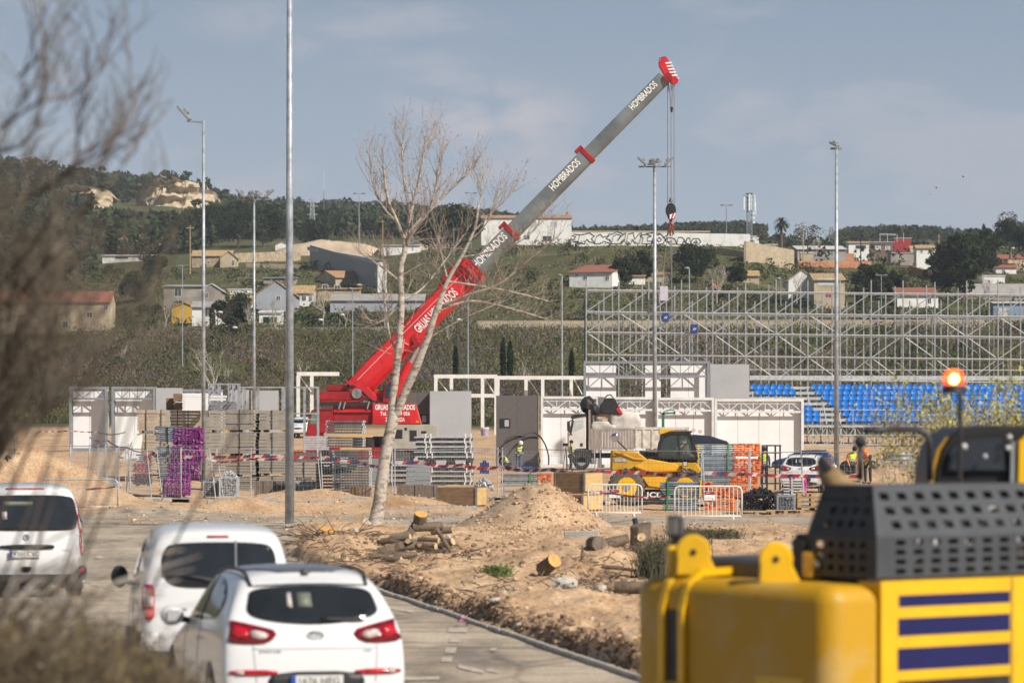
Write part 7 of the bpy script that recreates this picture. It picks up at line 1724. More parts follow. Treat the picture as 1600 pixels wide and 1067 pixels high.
mb.build('engine_parts', galvl, ex)
# yellow side panel with stripes
mb = MB(); mb.box(.02, 1.75, -.02, .20, .5, 1.945); sp_ = mb.build('side_panel', yellow, ex, bevel=.02, seg=2)
for x0, x1, z0, z1, m in ((.18,1.23,1.775,1.85,stripe),(.175,1.23,1.585,1.70,stripe),(.17,1.23,1.36,1.505,stripe),(.17,1.23,1.12,1.29,blackp)):
    MB().box(x0, x1, -.024, -.0205, z0, z1).build('stripe', m, sp_)
MB().box(1.245,1.255,-.023,-.0205,.55,1.94).build('panel_gap', blackp, sp_)
MB().box(.05, 3.4, .25, 2.0, .85, 1.6).build('upper_frame', blackp, ex); MB().box(.0, 1.4, .70, 1.85, 1.9, 2.06).build('rear_deck', hoodm, ex, bevel=.03)
MB().box(-.02,.02,.66,.78,1.95,2.2).build('hood_bracket', blackp, ex)
mb = MB(); mb.prism([(.01,1.96),(.01,2.2),(.05,2.24),(.05,1.96)], 'y', .665, .8); mb.build('hinge_plate', blackp, ex)
# hand rail, cab, beacon
hr = [E_(1344,750,26.6), E_(1344,700,26.6)]; MB().path(hr, .022, 8).build('rail_post', blackp, ex, smooth=True); MB().ball(E_(1344,690,26.6), .045, 10, 8).build('rail_cap', blackp, ex)
MB().path([E_(1352,673,26.6), E_(1400,670,26.8), E_(1432,671,27), E_(1447,677,27), E_(1453,692,27), E_(1453,750,27)], .024, 8).build('hand_rail', blackp, ex, smooth=True)
mb = MB(); mb.path([E_(1283,716,26.4), E_(1290,735,26.4), E_(1300,748,26.3), E_(1322,770,26.2)], [.035,.065,.085,.10], 10); mb.build('exhaust_elbow', mat('rusty_tan', (.26,.17,.075), .7, 0, .3, 10), ex, smooth=True)
a = E_(1283,716,26.38); b = E_(1296,760,26.3); MB().path([a, (a+b)/2+Vector((-.02,-.06,0)), b], [.025,.045,.05], 8).build('exhaust_shield', blackp, ex)
def cabpoly(pts, Y0, dep, m, name, bev=.05, M=None):
    mb = MB(); n = len(pts); vs = [E_(u, y, Y0) for u, y in pts]; bk = EM.to_3x3() @ Vector((.0, 1, 0)); vs2 = [v+bk*dep for v in vs]
    mb.add(vs+vs2, [tuple(range(n)), tuple(range(2*n-1, n-1, -1))]+[(i, i+n, (i+1) % n+n, (i+1) % n) for i in range(n)]); return mb.build(name, m, ex, bevel=bev, recalc=True, seg=3)
cb = cabpoly([(1458,775),(1461,735),(1470,700),(1484,680),(1502,669),(1560,664),(1650,666),(1650,775)], 27.4, 1.4, mat('cab_black_gloss', (.012,.012,.014), .5, 0, .2, 3), 'cab')
cabpoly([(1453,775),(1456,735),(1465,702),(1478,684),(1482,682),(1469,703),(1460,735),(1457,775)], 27.38, .08, dusty, 'cab_edge', .004)
cabpoly([(1480,735),(1484,705),(1500,688),(1565,682),(1572,735)], 27.36, .02, glass, 'cab_window', .004); cabpoly([(1590,775),(1592,690),(1605,678),(1650,678),(1650,775)], 27.30, .2, yellow, 'cab_side_post', .01)
cabpoly([(1578,770),(1580,690),(1586,690),(1585,770)], 27.32, .05, mgrey, 'door_frame', .004)
for (u, y, rr) in ((1506,698,.03),(1539,713,.022),(1575,700,.025),(1577,683,.025)): MB().ball(E_(u, y, 27.3), rr*.9, 10, 8).build('bolt_cap', galvl, ex, smooth=True)
MB().path([E_(1500,760,27.0), E_(1500,700,27.0), E_(1500,612,27.0)], .018, 8).build('beacon_pole', blackp, ex)
bc = E_(1490.5,608,26.9); bt = [bc+Vector((0,0,-.03)), bc+Vector((0,0,.025))]; MB().path(bt, [.088,.078], 18).build('beacon_base', blackp, ex, smooth=False)
mb = MB(); mb.path([bc+Vector((0,0,.026)), bc+Vector((0,0,.09)), bc+Vector((0,0,.125)), bc+Vector((0,0,.137))], [.075,.072,.055,.02], 18)
bd2 = mb.build('beacon_dome', mat('beacon_orange', (.55,.09,.01), .15, 0, .2, 9, coat=.5, alpha=.55), ex, smooth=True)
MB().ball(bc+Vector((0,0,.07)), .034, 12, 9).build('beacon_lamp', emat('beacon_glow', (1,.50,.12), 26), bd2, smooth=True)
pl_ = bpy.data.lights.new('beacon_light', 'POINT'); pl_.energy = 6; pl_.color = (1,.4,.05); pl_.shadow_soft_size = .03; lo = bpy.data.objects.new('beacon_light', pl_); C.objects.link(lo); lo.parent = ex; lo.location = bc+Vector((0,0,.115))
c = E_(1055,822,26.6); MB().box(c.x-.03,c.x+.03,c.y-.07,c.y+.07,c.z-.075,c.z+.075).build('work_lamp', hoodm, ex, bevel=.015); q = MB(); q.bar((c.x,c.y,c.z-.07),(c.x+.05,c.y,1.85),.03); q.build('work_lamp_stalk', blackp, ex)
q = MB(); q.box(c.x-.036,c.x-.031,c.y-.05,c.y+.05,c.z-.055,c.z+.055); q.build('work_lamp_lens', lampg, ex)
# undercarriage and front boom, below and beyond the frame
for y0 in (.05, 1.5):
    mb = MB(); mb.prism([(-.1,.25),(.15,.02),(3.3,.02),(3.6,.25),(3.6,.62),(3.3,.82),(.15,.82),(-.1,.62)], 'y', y0, y0+.5); mb.build('track', black, ex, bevel=.03)
MB().cyl((1.75,1.0,.85),(0,0,1),.7,.25,24).build('slew_ring', blackp, ex)
mb = MB(); mb.bar((3.2,1.3,1.7),(4.6,1.3,3.2),.35,.5); mb.bar((4.6,1.3,3.2),(6.3,1.3,2.6),.3,.4); mb.build('front_boom', yellow, ex, bevel=.03); MB().bar((6.3,1.3,2.6),(6.6,1.3,1.0),.25,.35).build('dipper_arm', yellow, ex)
# ------------------------------------------------------------------ bare poplar before the crane
random.seed(77)
TY = 103.0; tb = P(583, 833, TY); tt = thing('bare_tree', 'tall pale forked leafless tree standing right in front of the red crane', 'tree', tb); s_ = FP/TY
TP = lambda u, y, d=0: P(u, y, TY)-tb+Vector((0, d, 0))
mb = MB()
def limb(pts, dep=0):
    P3 = []; rr = []
    for i, (u, y, r) in enumerate(pts): P3.append(TP(u, y, dep*i)); rr.append(r*.74/s_)
    Q = [P3[0]]; S = [rr[0]]
    for i in range(len(P3)-1):
        p0 = P3[max(0,i-1)]; p1 = P3[i]; p2 = P3[i+1]; p3 = P3[min(len(P3)-1,i+2)]
        for k in range(1, 5):
            t = k/4; Q.append(.5*((2*p1)+(p2-p0)*t+(2*p0-5*p1+4*p2-p3)*t*t+(3*p1-p0-3*p2+p3)*t**3)+Vector((rnd(-1,1),rnd(-1,1),0))*.006); S.append(lerp(rr[i], rr[i+1], t))
    return Q, S
main = limb([(574,842,19),(584,826,17),(592,790,14),(598,740,12.5),(606,690,12),(614,655,12.5),(613,635,9)])
mb.path(main[0], main[1], 14); mb.build('trunk', barkp, tt, smooth=True)
LF = limb([(612,648,9.5),(614,620,8.5),(619,580,8),(624,530,7.8),(627,470,6.8),(626,420,6.3),(633,390,6),(632,370,5.2)], .0)
RT = limb([(617,650,9.5),(632,615,9),(650,575,9),(668,530,7.5),(681,490,6.5),(700,440,4.5),(722,402,3.6),(742,360,3),(748,322,2.2)], -.12)
mb = MB(); mb.path(LF[0], LF[1], 10); mb.path(RT[0], RT[1], 10); L2 = []
for pts, dep in (([(632,375,4.5),(620,345,3.5),(606,310,3),(600,260,2)],-.2), ([(633,372,4.5),(641,335,3.8),(652,290,3),(662,240,2),(668,215,1.2)],.1), ([(633,372,4.5),(650,350,3.5),(680,318,3),(712,286,2.2),(738,262,1.4)],.2),
    ([(641,335,3),(632,290,2.4),(628,240,1.8),(630,205,1)],.2), ([(634,385,4),(648,360,3),(672,330,2.2),(684,280,1.6),(690,235,1)],-.25), ([(622,350,3),(596,320,2),(582,285,1.4),(578,250,1)],.1),
    ([(692,478,3.4),(730,462,3),(780,445,2.5),(830,405,2),(872,372,1)],-.3), ([(690,482,3.2),(740,470,2.6),(800,482,2),(862,500,1.2)],.2), ([(700,440,2.6),(740,445,2.2),(800,455,1.6),(860,470,1)],.25), ([(722,402,2.5),(760,396,2),(810,380,1.4),(850,345,.8)],-.2),
    ([(627,470,2.4),(600,500,2),(570,510,1)],.1), ([(625,440,2.4),(600,420,2),(570,400,1)],-.1), ([(742,360,2),(770,330,1.5),(800,300,1)],.15), ([(735,375,2),(760,350,1.5),(775,310,1)],-.15), ([(700,440,2),(690,400,1.5),(684,370,1)],.2),
    ([(628,470,2.5),(660,450,2),(700,400,1.4),(735,350,.8)],.2), ([(668,530,2),(720,500,1.6),(790,470,1)],-.2), ([(748,330,1.8),(752,300,1.4),(748,275,.8)],0), ([(626,560,2.4),(610,530,2.2),(602,480,2.4),(598,440,2.0),(604,405,1.2)],.1)):
    q = limb(pts, dep); mb.path(q[0], q[1], 7); L2.append(q)
mb.build('limbs', barkp, tt, smooth=True)
mb = MB(); tips = []
for q, sc in [(l, 1) for l in L2]:
    n = len(q[0])
    for k in range(3, n, 1):
        for m_ in range(3):
            d = (q[0][k]-q[0][k-1]).normalized()
            nd = (d*.9+Vector((rnd(-.8,.8), rnd(-.8,.8), rnd(-.1,.8)))).normalized(); branchset(mb, q[0][k], nd, rnd(.25,.55), min(.009, q[1][k]*.5), 2, .7, .18, 2, .0032, 3, tips)
for q in (LF, RT):
    for k in range(10, len(q[0]), 3): branchset(mb, q[0][k], Vector((rnd(-1,1), rnd(-1,1), rnd(.0,.6))).normalized(), rnd(.4,1.0), .012, 2, .6, .1, 2, .004, 4, tips)
mb.build('twigs', mat('twig_tan', (.34,.28,.225), .9, 0, .2, 3), tt)
mb = MB()
for p in tips:
    for k in range(1): 
        if random.random() < .8: leafq(mb, p+Vector((rnd(-.02,.02),0,rnd(-.02,.02))), rnd(.012,.028))
mb.build('buds', mat('bud_brown', (.24,.17,.11), .9), tt)
# a cut side stem at the foot of the tree
cutw = mat('cut_wood', (.58,.42,.25), .8, 0, .2, 10); cuto = mat('cut_wood_orange', (.62,.33,.10), .8, 0, .25, 12); barkd = mat('log_bark', (.15,.115,.085), .95, 0, .35, 6, bump=.8, bscale=20)
def log(label, c, d, L, r, cm=cutw, name='log', cat='log', group='sawn logs on the dug up strip', both=True, bm_=barkd, taper=1.0, irr=.06):
    c = Vector(c); d = Vector(d).normalized(); t = thing(name, label, cat, c, 0, group); mb = MB(); n = 14; up = Vector((0,0,1)) if abs(d.z) < .9 else Vector((1,0,0)); a = d.cross(up).normalized(); b = d.cross(a); vs = []; K = 6
    for i in range(K):
        f = i/(K-1); p = d*L*(f-.5)
        for j in range(n): th_ = 2*math.pi*j/n; q = r*lerp(1, taper, f)*(1+irr*noise.noise(Vector((j*.9, i*.6, c.x*7)))); vs.append(p+(a*math.cos(th_)+b*math.sin(th_))*q)
    fs = [(i*n+j, i*n+(j+1) % n, (i+1)*n+(j+1) % n, (i+1)*n+j) for i in range(K-1) for j in range(n)]; mb.add(vs, fs); mb.build('bark', bm_, t, smooth=True)
    for sgn, base in ((-1, 0), (1, (K-1)*n)):
        ring = [vs[base+j]+d*sgn*.002 for j in range(n)]; q = MB(); q.add(ring+[d*L*.5*sgn+d*sgn*.004], [(j, (j+1) % n, n) for j in range(n)]); q.build('cut_face', cm, t)
    return t
g3 = lambda u, y, dz=0: (lambda s: W(u, s, dz))((y-HZ)/(CZ-.25))
log('short sawn side stem with pale cut at the foot of the bare tree', P(570, 822, 102.6), (-.55,-.5,.65), .55, .19, cutw, group=None, bm_=barkp)
log('upright orange topped log on top of the small wood pile', g3(656, 846, .42), (.18,-.45,.85), .34, .15, cuto)
LG = [(610,862,(1,.2,.05),.9,.11,'dark log at the left foot of the wood pile'),(625,850,(.8,.5,.2),.8,.12,'knotty log leaning left in the wood pile'),(645,846,(.3,.6,.5),.7,.13,'grey log under the upright one in the wood pile'),(668,846,(1,.15,.05),1.1,.15,'thick grey log lying across the top of the wood pile'),
      (655,856,(.6,-.9,.05),.8,.11,'round log end facing the camera in the middle of the wood pile'),(680,858,(.25,-1,.0),.8,.115,'pale round log end low in the wood pile'),(702,857,(.35,-1,.0),.8,.115,'rightmost round log end in the wood pile'),(634,868,(1,.3,.0),.8,.10,'thin log in front of the wood pile'),
      (612,872,(.9,-.4,.0),.7,.09,'short dark branch log left in front of the wood pile'),(690,845,(1,-.1,.1),.8,.12,'brown log at the upper right of the wood pile'),(590,866,(1,.2,.0),.6,.08,'dark broken branch left of the wood pile')]
for u, y, d, L, r, l in LG: log(l, g3(u, y, r*.8+(.16 if y < 852 else 0)), d, L*.6, r*.68, cutw, group=None)
for k in range(17):
    log('dark cut branch piece heaped in the small wood pile', g3(rnd(598,700), rnd(852,868), rnd(.04,.30)), (rnd(-1,1), rnd(-.8,.8), rnd(-.2,.3)), rnd(.35,.7), rnd(.04,.085), cutw, group='branch pieces of the wood pile')
log('short fat log with a bright orange cut facing right', g3(857, 893, .18), (.50,-.72,.42), .42, .135, cuto, group=None)
log('half sunken log with rounded top right of the orange cut log', g3(931, 884, .10), (.3,-1,.05), .4, .14, dirty, group=None)
log('grey split log section right of the half sunken log', g3(962, 882, .12), (1,.2,.3), .5, .14, dirty, group=None, taper=.6)
log('long thin fallen branch before the stump', g3(975, 897, .12), (1,-.1,-.12), .8, .04, cutw, group=None, taper=.5)
log('dark hollow log low at the right beside the excavator', g3(985, 925, .10), (1,-.2,.0), .5, .10, plyd, group=None)
log('small upright splintered stake before the split logs', g3(910, 888, .12), (.0,.05,1), .34, .045, cutw, group=None, taper=.3)
sb = g3(1000, 872); st = thing('tree_stump', 'tall dark tree stump beside the thin olive shrub', 'stump', sb); mb = MB(); vs = []
for i, (z, r) in enumerate(((-.1,.38),(.08,.27),(.25,.21),(.5,.20),(.66,.215))):
    for j in range(14): a = j*math.pi/7; q = r*(1+.10*math.sin(3*a+i*.3)*(1.3-z)); vs.append((q*math.cos(a), q*math.sin(a), z+(.05*math.sin(a+1) if i == 4 else 0)))
mb.add(vs, [(i*14+j, i*14+(j+1) % 14, (i+1)*14+(j+1) % 14, (i+1)*14+j) for i in range(4) for j in range(14)]+[tuple(56+j for j in range(14))]); mb.build('bark', barkd, st, smooth=False); MB().cyl((.02,-.212,.42),(.1,-1,.15),.085,.03,12).build('branch_scar', cutw, st)
sb = g3(515, 855, .0); st = thing('tree_stump', 'low broken stump with tangled roots left of the wood pile', 'stump', g3(518, 838)); mb = MB(); mb.ball((0,0,.05), .42, 12, 7, (1,.8,.5), .2); mb.build('wood', barkd, st); MB().cyl((-.05,0,.27),(.15,-.2,1),.26,.03,12).build('cut_face', cuto, st)
mb = MB()
for k in range(46): a = rnd(0,6.28); branchset(mb, Vector((rnd(-.5,.3), rnd(-.4,.2), rnd(0,.15))), Vector((math.cos(a)-.4, math.sin(a)-.4, rnd(-.1,.25))).normalized(), rnd(.4,1.1), rnd(.012,.03), 1, .6, -.06, 2, .006, 5)
mb.build('roots', barkd, st)
mb = MB()
for k in range(330):
    u, y = random.choice(((480,850),(520,865),(560,850),(590,872),(640,872),(700,870),(870,900),(940,905),(980,915),(960,890),(760,915)))
    c = g3(u+rnd(-35,35), y+rnd(-12,12), .03); a = rnd(0,6.28); L = rnd(.15,.6); mb.path([c, c+Vector((math.cos(a)*L*.5, math.sin(a)*L*.5, rnd(0,.10))), c+Vector((math.cos(a+.3)*L, math.sin(a+.3)*L, rnd(-.02,.1)))], [.012,.009,.005], 4)
tag(mb.build('brushwood_litter', barkd), kind='stuff')
# rubble
conc2 = mat('broken_concrete', (.46,.43,.38), .9, 0, .2, 5, bump=.5); slate = mat('grey_slab', (.26,.25,.23), .9, 0, .25, 5, bump=.5)
def chunk(label, u, y, r, sc, m, dz=.05, rot=(0,0,0)):
    mb = MB(); mb.ball((0,0,0), r, 9, 6, sc, .16); o = mb.build('rubble_chunk', m, None); o.location = g3(u, y, dz); o.rotation_euler = rot; o.data.polygons.foreach_set('use_smooth', [False]*len(o.data.polygons)); return tag(o, label, 'rubble')
CH = [(882,913,.26,(1.3,.6,.75),conc2,'large pale broken concrete lump with dark holes'),(866,917,.10,(1,1,.6),conc2,'small pale lump at the left of the large concrete lump'),(852,930,.15,(1.6,.8,.35),slate,'flat brown grey slab left of a pale cube'),(868,932,.11,(1,1,.8),conc2,'pale cube shaped lump below the large concrete lump'),
 (786,940,.12,(1,1,.7),conc2,'pale lump in the middle of the dirt'),(775,946,.12,(1.3,1,.5),conc2,'flat pale lump left of the middle lump'),(795,932,.10,(1,.8,.7),slate,'bluish lump above the middle pale lump'),(780,922,.09,(.8,.8,1),slate,'dark upright stone near the green weed'),(812,960,.10,(1,1,.6),conc2,'small pale stone below the flat slab'),
 (968,986,.20,(1.5,1,.35),slate,'flat grey slab near the excavator counterweight'),(925,925,.14,(1.2,1,.7),slate,'grey stone at the foot of the split logs'),(940,935,.12,(1,1,.8),conc2,'pale stone below the split logs'),(556,848,.09,(1,1,.9),conc2,'white stone left of the wood pile'),(701,844,.09,(1,1,.9),conc2,'white stone lying on the wood pile'),
 (154,856,.11,(1.4,1,.5),conc2,'single pale stone on the road behind the left van'),(888,935,.13,(1.3,1,.6),slate,'small slab right of the pale cube'),(830,870,.10,(1.6,1,.4),conc2,'pale stone flat beside the gravel heap')]
for u, y, r, sc, m, l in CH: chunk(l, u, y, r*.68, sc, m)
q = MB(); 
for a, b in ((-.09,.03),(.04,-.02),(.14,.03)): q.cyl((a,-.115,b),(0,1,0),.02,.06,8)
ho = q.build('socket_holes', blackp, None); ho.parent = [o for o in C.objects if o.get('label') == 'large pale broken concrete lump with dark holes'][0]
mb = MB(); mb.box(-.42,.42,-.07,.07,0,.2); o = mb.build('kerb_stone', km, None, bevel=.015); o.location = g3(909, 834, .0); o.location.z = gz(o.location.x, o.location.y)+.02; o.rotation_euler[2] = R(-6); tag(o, 'loose grey kerb stone lying right of the gravel heap', 'kerb stone')
t = thing('marker_post', 'short leaning post, black above and red below, behind the stump', 'post', g3(998, 838)); MB().tube((0,0,0),(-.05,0,.28),.06,.055,10).build('red_foot', redd, t); MB().tube((-.05,0,.282),(-.10,0,.52),.06,.065,10).build('black_top', blackp, t)
mb = MB()
for k in range(14): leafq(mb, Vector((rnd(-.07,.07), rnd(-.07,.07), rnd(.02,.17))), .035)
o = mb.build('pink_litter', mat('pink_litter_plastic', (.60,.22,.38), .6), None); o.location = g3(722, 952); tag(o, 'crumpled pink litter beside the dark trench edge', 'litter')
def tuft(name, label, u, y, w_, h, n, m, cat='weed'):
    t = thing(name, label, cat, g3(u, y)); mb = MB()
    for k in range(n):
        a = Vector((random.gauss(0,w_*.3), random.gauss(0,w_*.3), 0)); b = a+Vector((random.gauss(0,w_*.3), random.gauss(0,w_*.2), h*rnd(.5,1))); sd = Vector((.012,0,0)); mb.add([a-sd, a+sd, b], [(0,1,2)]); leafq(mb, a.lerp(b, rnd(.3,1)), .03)
    mb.build('leaves', m, t)
tuft('green_weed', 'low green weed growing on the dirt before the gravel heap', 775, 905, .32, .22, 380, mat('weed_green', (.11,.16,.04), .8, 0, .2, 3, island=.3))
tuft('olive_shrub', 'thin olive shrub growing beside the dark stump', 1030, 897, .5, .85, 750, mat('olive_leaf', (.085,.085,.05), .8, 0, .2, 3, island=.35), 'shrub'); tuft('olive_shrub', 'low dark weed bank below the right white barrier', 1110, 838, 1.0, .25, 900, mat('olive_leaf', (.085,.085,.05)), 'shrub'); tuft('olive_shrub', 'second thin olive shrub hiding behind the excavator lifting eye', 1072, 880, .5, .8, 700, mat('olive_leaf', (.085,.085,.05)), 'shrub')
# ------------------------------------------------------------------ foreground bare shrub at the left
random.seed(9)
fs_ = thing('bare_shrub', 'large leafless thorny shrub close to the camera at the left edge', 'shrub', (-2.9, 19, 0)); mb = MB(); mb2 = MB(); tw = mat('twig_grey_brown', (.135,.108,.082), .9, 0, .2, 2); tw2 = mat('twig_dark', (.085,.065,.055), .9, 0, .2, 2)
def xl(z): return -2.9+(.35 if z > 4.4 else .72 if z > 3.4 else .78 if z > 2.85 else .3 if z > 2.5 else -.15)+rnd(-.15,.15)
for k in range(64):
    b = Vector((rnd(-1.6,.22), rnd(-1.2,1.2), 0)); d = Vector((rnd(-.12,.20), rnd(-.2,.2), 1)).normalized(); H = rnd(2.4,3.9); q = b; pts = [q]
    for i in range(6): d = (d+Vector((rnd(-.10,.13), rnd(-.1,.1), 0))).normalized(); q = q+d*H/6; pts.append(q)
    mb2.path(pts, [.017,.015,.013,.011,.009,.007,.005], 5, False)
    for i in range(3, 7):
        for j in range(15):
            if pts[i].z < 2.45 and random.random() < .75 or pts[i].x-2.9 > xl(pts[i].z): continue
            branchset(mb, pts[i], (d+Vector((rnd(-.5,.5), rnd(-.5,.5), rnd(-.3,.3)))).normalized(), rnd(.28,.58), .007, 3, .55, .10, 2, .0026, 3)
mb.build('twigs', tw, fs_); mb2.build('stems', tw2, fs_)
# two longer stems sweeping to the right
mb = MB()
for pts in ([(-60,330),(40,310),(100,285),(150,260),(190,200)],[(-40,250),(30,230),(60,200),(70,120),(80,60)],[(0,200),(60,160),(110,150),(150,120),(165,95)],[(60,300),(130,255),(165,235),(200,190),(215,150)],[(80,400),(130,330),(170,290),(205,240),(225,200)],[(30,120),(60,90),(75,55)],[(100,290),(120,240),(125,180),(150,130)]):
    P3 = [P(u, y, 19+rnd(-.6,.6))-fs_.location for u, y in pts]; mb.path(P3, [.009-.0015*i for i in range(len(P3))], 5, False)
    for p, q in zip(P3, P3[1:]):
        for k in range(3): branchset(mb, p.lerp(q, rnd(0,1)), ((q-p).normalized()+Vector((rnd(-.6,.6), rnd(-.5,.5), rnd(-.1,.9)))).normalized(), rnd(.12,.30), .005, 2, .6, .1, 2, .0024, 3)
mb.build('long_stems', tw, fs_)
# tall dry weeds in the lower left corner
dw = mat('dry_weed', (.13,.10,.065), .95, 0, .3, 2, island=.5); dw2 = mat('straw_weed', (.27,.21,.09), .95, 0, .3, 2, island=.4)
for nm, m, n, sd in (('dry_weeds', dw, 2300, 1), ('straw_grass', dw2, 420, 2)):
    mb = MB(); random.seed(sd)
    for k in range(n):
        Y = rnd(17.5, 24); s = FP/Y; u = rnd(-80, 300); top = lerp(952, 1045, sst(u, 90, 300))+rnd(-28, 60)+12*math.sin(u*.05); x = (u-800)/s; h = 3-(top-HZ)/s
        if h < .25: continue
        a = Vector((x+rnd(-.12,.12), Y, 0)); tip = Vector((x, Y+rnd(-.2,.2), h*rnd(.8,1))); mid = a.lerp(tip, .6)+Vector((rnd(-.08,.08),0,0)); mb.path([a, mid, tip+Vector((rnd(-.14,.2),0,0))], [.005,.004,.002], 3, False)
        for j in range(15): p = mid.lerp(tip, rnd(-.8,1)); q = p+Vector((rnd(-.16,.18), rnd(-.1,.1), rnd(-.02,.16))); mb.tube(p, q, .003, .0015, 3, False); leafq(mb, q, rnd(.008,.022))
    tag(mb.build(nm, m), kind='stuff')
mb = MB(); random.seed(4)
for k in range(14):
    P3 = [P(rnd(-30,90), rnd(960,1050), 18.5), None, None]; P3[1] = P3[0]+Vector((rnd(.1,.35),0,rnd(.15,.35))); P3[2] = P3[1]+Vector((rnd(.2,.6),0,rnd(.0,.3))); mb.path(P3, [.010,.007,.004], 5)
t = thing('fallen_branches', 'pale crossing dead branches over the dry weeds at the bottom left', 'branches', (0,0,0)); mb.build('branches', barkp, t)
# leafing sapling at the right behind the excavator
random.seed(6)
lf = mat('young_leaf', (.27,.28,.045), .7, 0, .2, 3, col2=(.40,.37,.09), island=.3)
def sapling(label, u, Y, ytop, spread, nst, lean=0):
    s = FP/Y; loc = Vector(((u-800)/s, Y, gz((u-800)/s, Y))); H = zt(ytop, s)-loc.z; t = thing('young_tree', label, 'tree', loc, 0, 'leafing young trees'); mb = MB(); tips = []
    for k in range(nst): branchset(mb, Vector((rnd(-.05,.05),0,0)), Vector((rnd(-spread,spread)+lean, rnd(-.2,.2), 1)).normalized(), H*.40, .014, 3, .5, .3, 3, .004, 5, tips)
    mb.build('branches', barkp, t); mb = MB()
    for p in tips:
        for j in range(7): leafq(mb, p+Vector((random.gauss(0,.09), random.gauss(0,.09), random.gauss(0,.09))), rnd(.022,.048))
    mb.build('leaves', lf, t)
sapling('yellow green leafing sapling in front of the blue seats, left of the beacon', 1434, 62, 590, .20, 8); sapling('yellow green leafing sapling behind the beacon and the cab', 1590, 58, 590, .55, 8, -.15); sapling('low yellow green sapling at the right edge behind the cab', 1530, 64, 605, .3, 7)
# ------------------------------------------------------------------ people
vest = mat('hi_vis_yellow', (.62,.85,.05), .6, 0, .08, 4); jean = mat('denim', (.07,.12,.22), .85, 0, .2, 6); darkc = mat('dark_work_clothes', (.03,.035,.04), .85, 0, .2, 6); hatw = mat('helmet_white', (.78,.78,.76), .35); hato = mat('helmet_orange', (.80,.20,.02), .35); hair = mat('dark_hair', (.025,.018,.015), .8); boot = mat('work_boot', (.05,.035,.025), .8); vesto = mat('hi_vis_orange', (.80,.22,.03), .6)
silver = mat('reflective_band', (.62,.62,.58), .4)
def skin_mesh(name, pts, edges, m, parent, sub=1):
    """pts {name: ((x,y,z), radius)}; pts order sets the root first"""
    ks = list(pts); me = bpy.data.meshes.new(name); me.from_pydata([pts[k][0] for k in ks], [(ks.index(a), ks.index(b)) for a, b in edges], [])
    o = bpy.data.objects.new(name, me); C.objects.link(o); o.modifiers.new('k', 'SKIN'); 
    if sub: sm = o.modifiers.new('s', 'SUBSURF'); sm.levels = sub; sm.render_levels = sub
    for i, k in enumerate(ks):
        r = pts[k][1]; v = me.skin_vertices[0].data[i]; v.radius = r if isinstance(r, tuple) else (r, r); v.use_root = (i == 0)
    bpy.context.view_layer.update(); me2 = bpy.data.meshes.new_from_object(o.evaluated_get(bpy.context.evaluated_depsgraph_get())); o.modifiers.clear(); o.data = me2; me2.materials.clear(); me2.materials.append(m); me2.polygons.foreach_set('use_smooth', [True]*len(me2.polygons)); o.parent = parent; return o
V3 = Vector
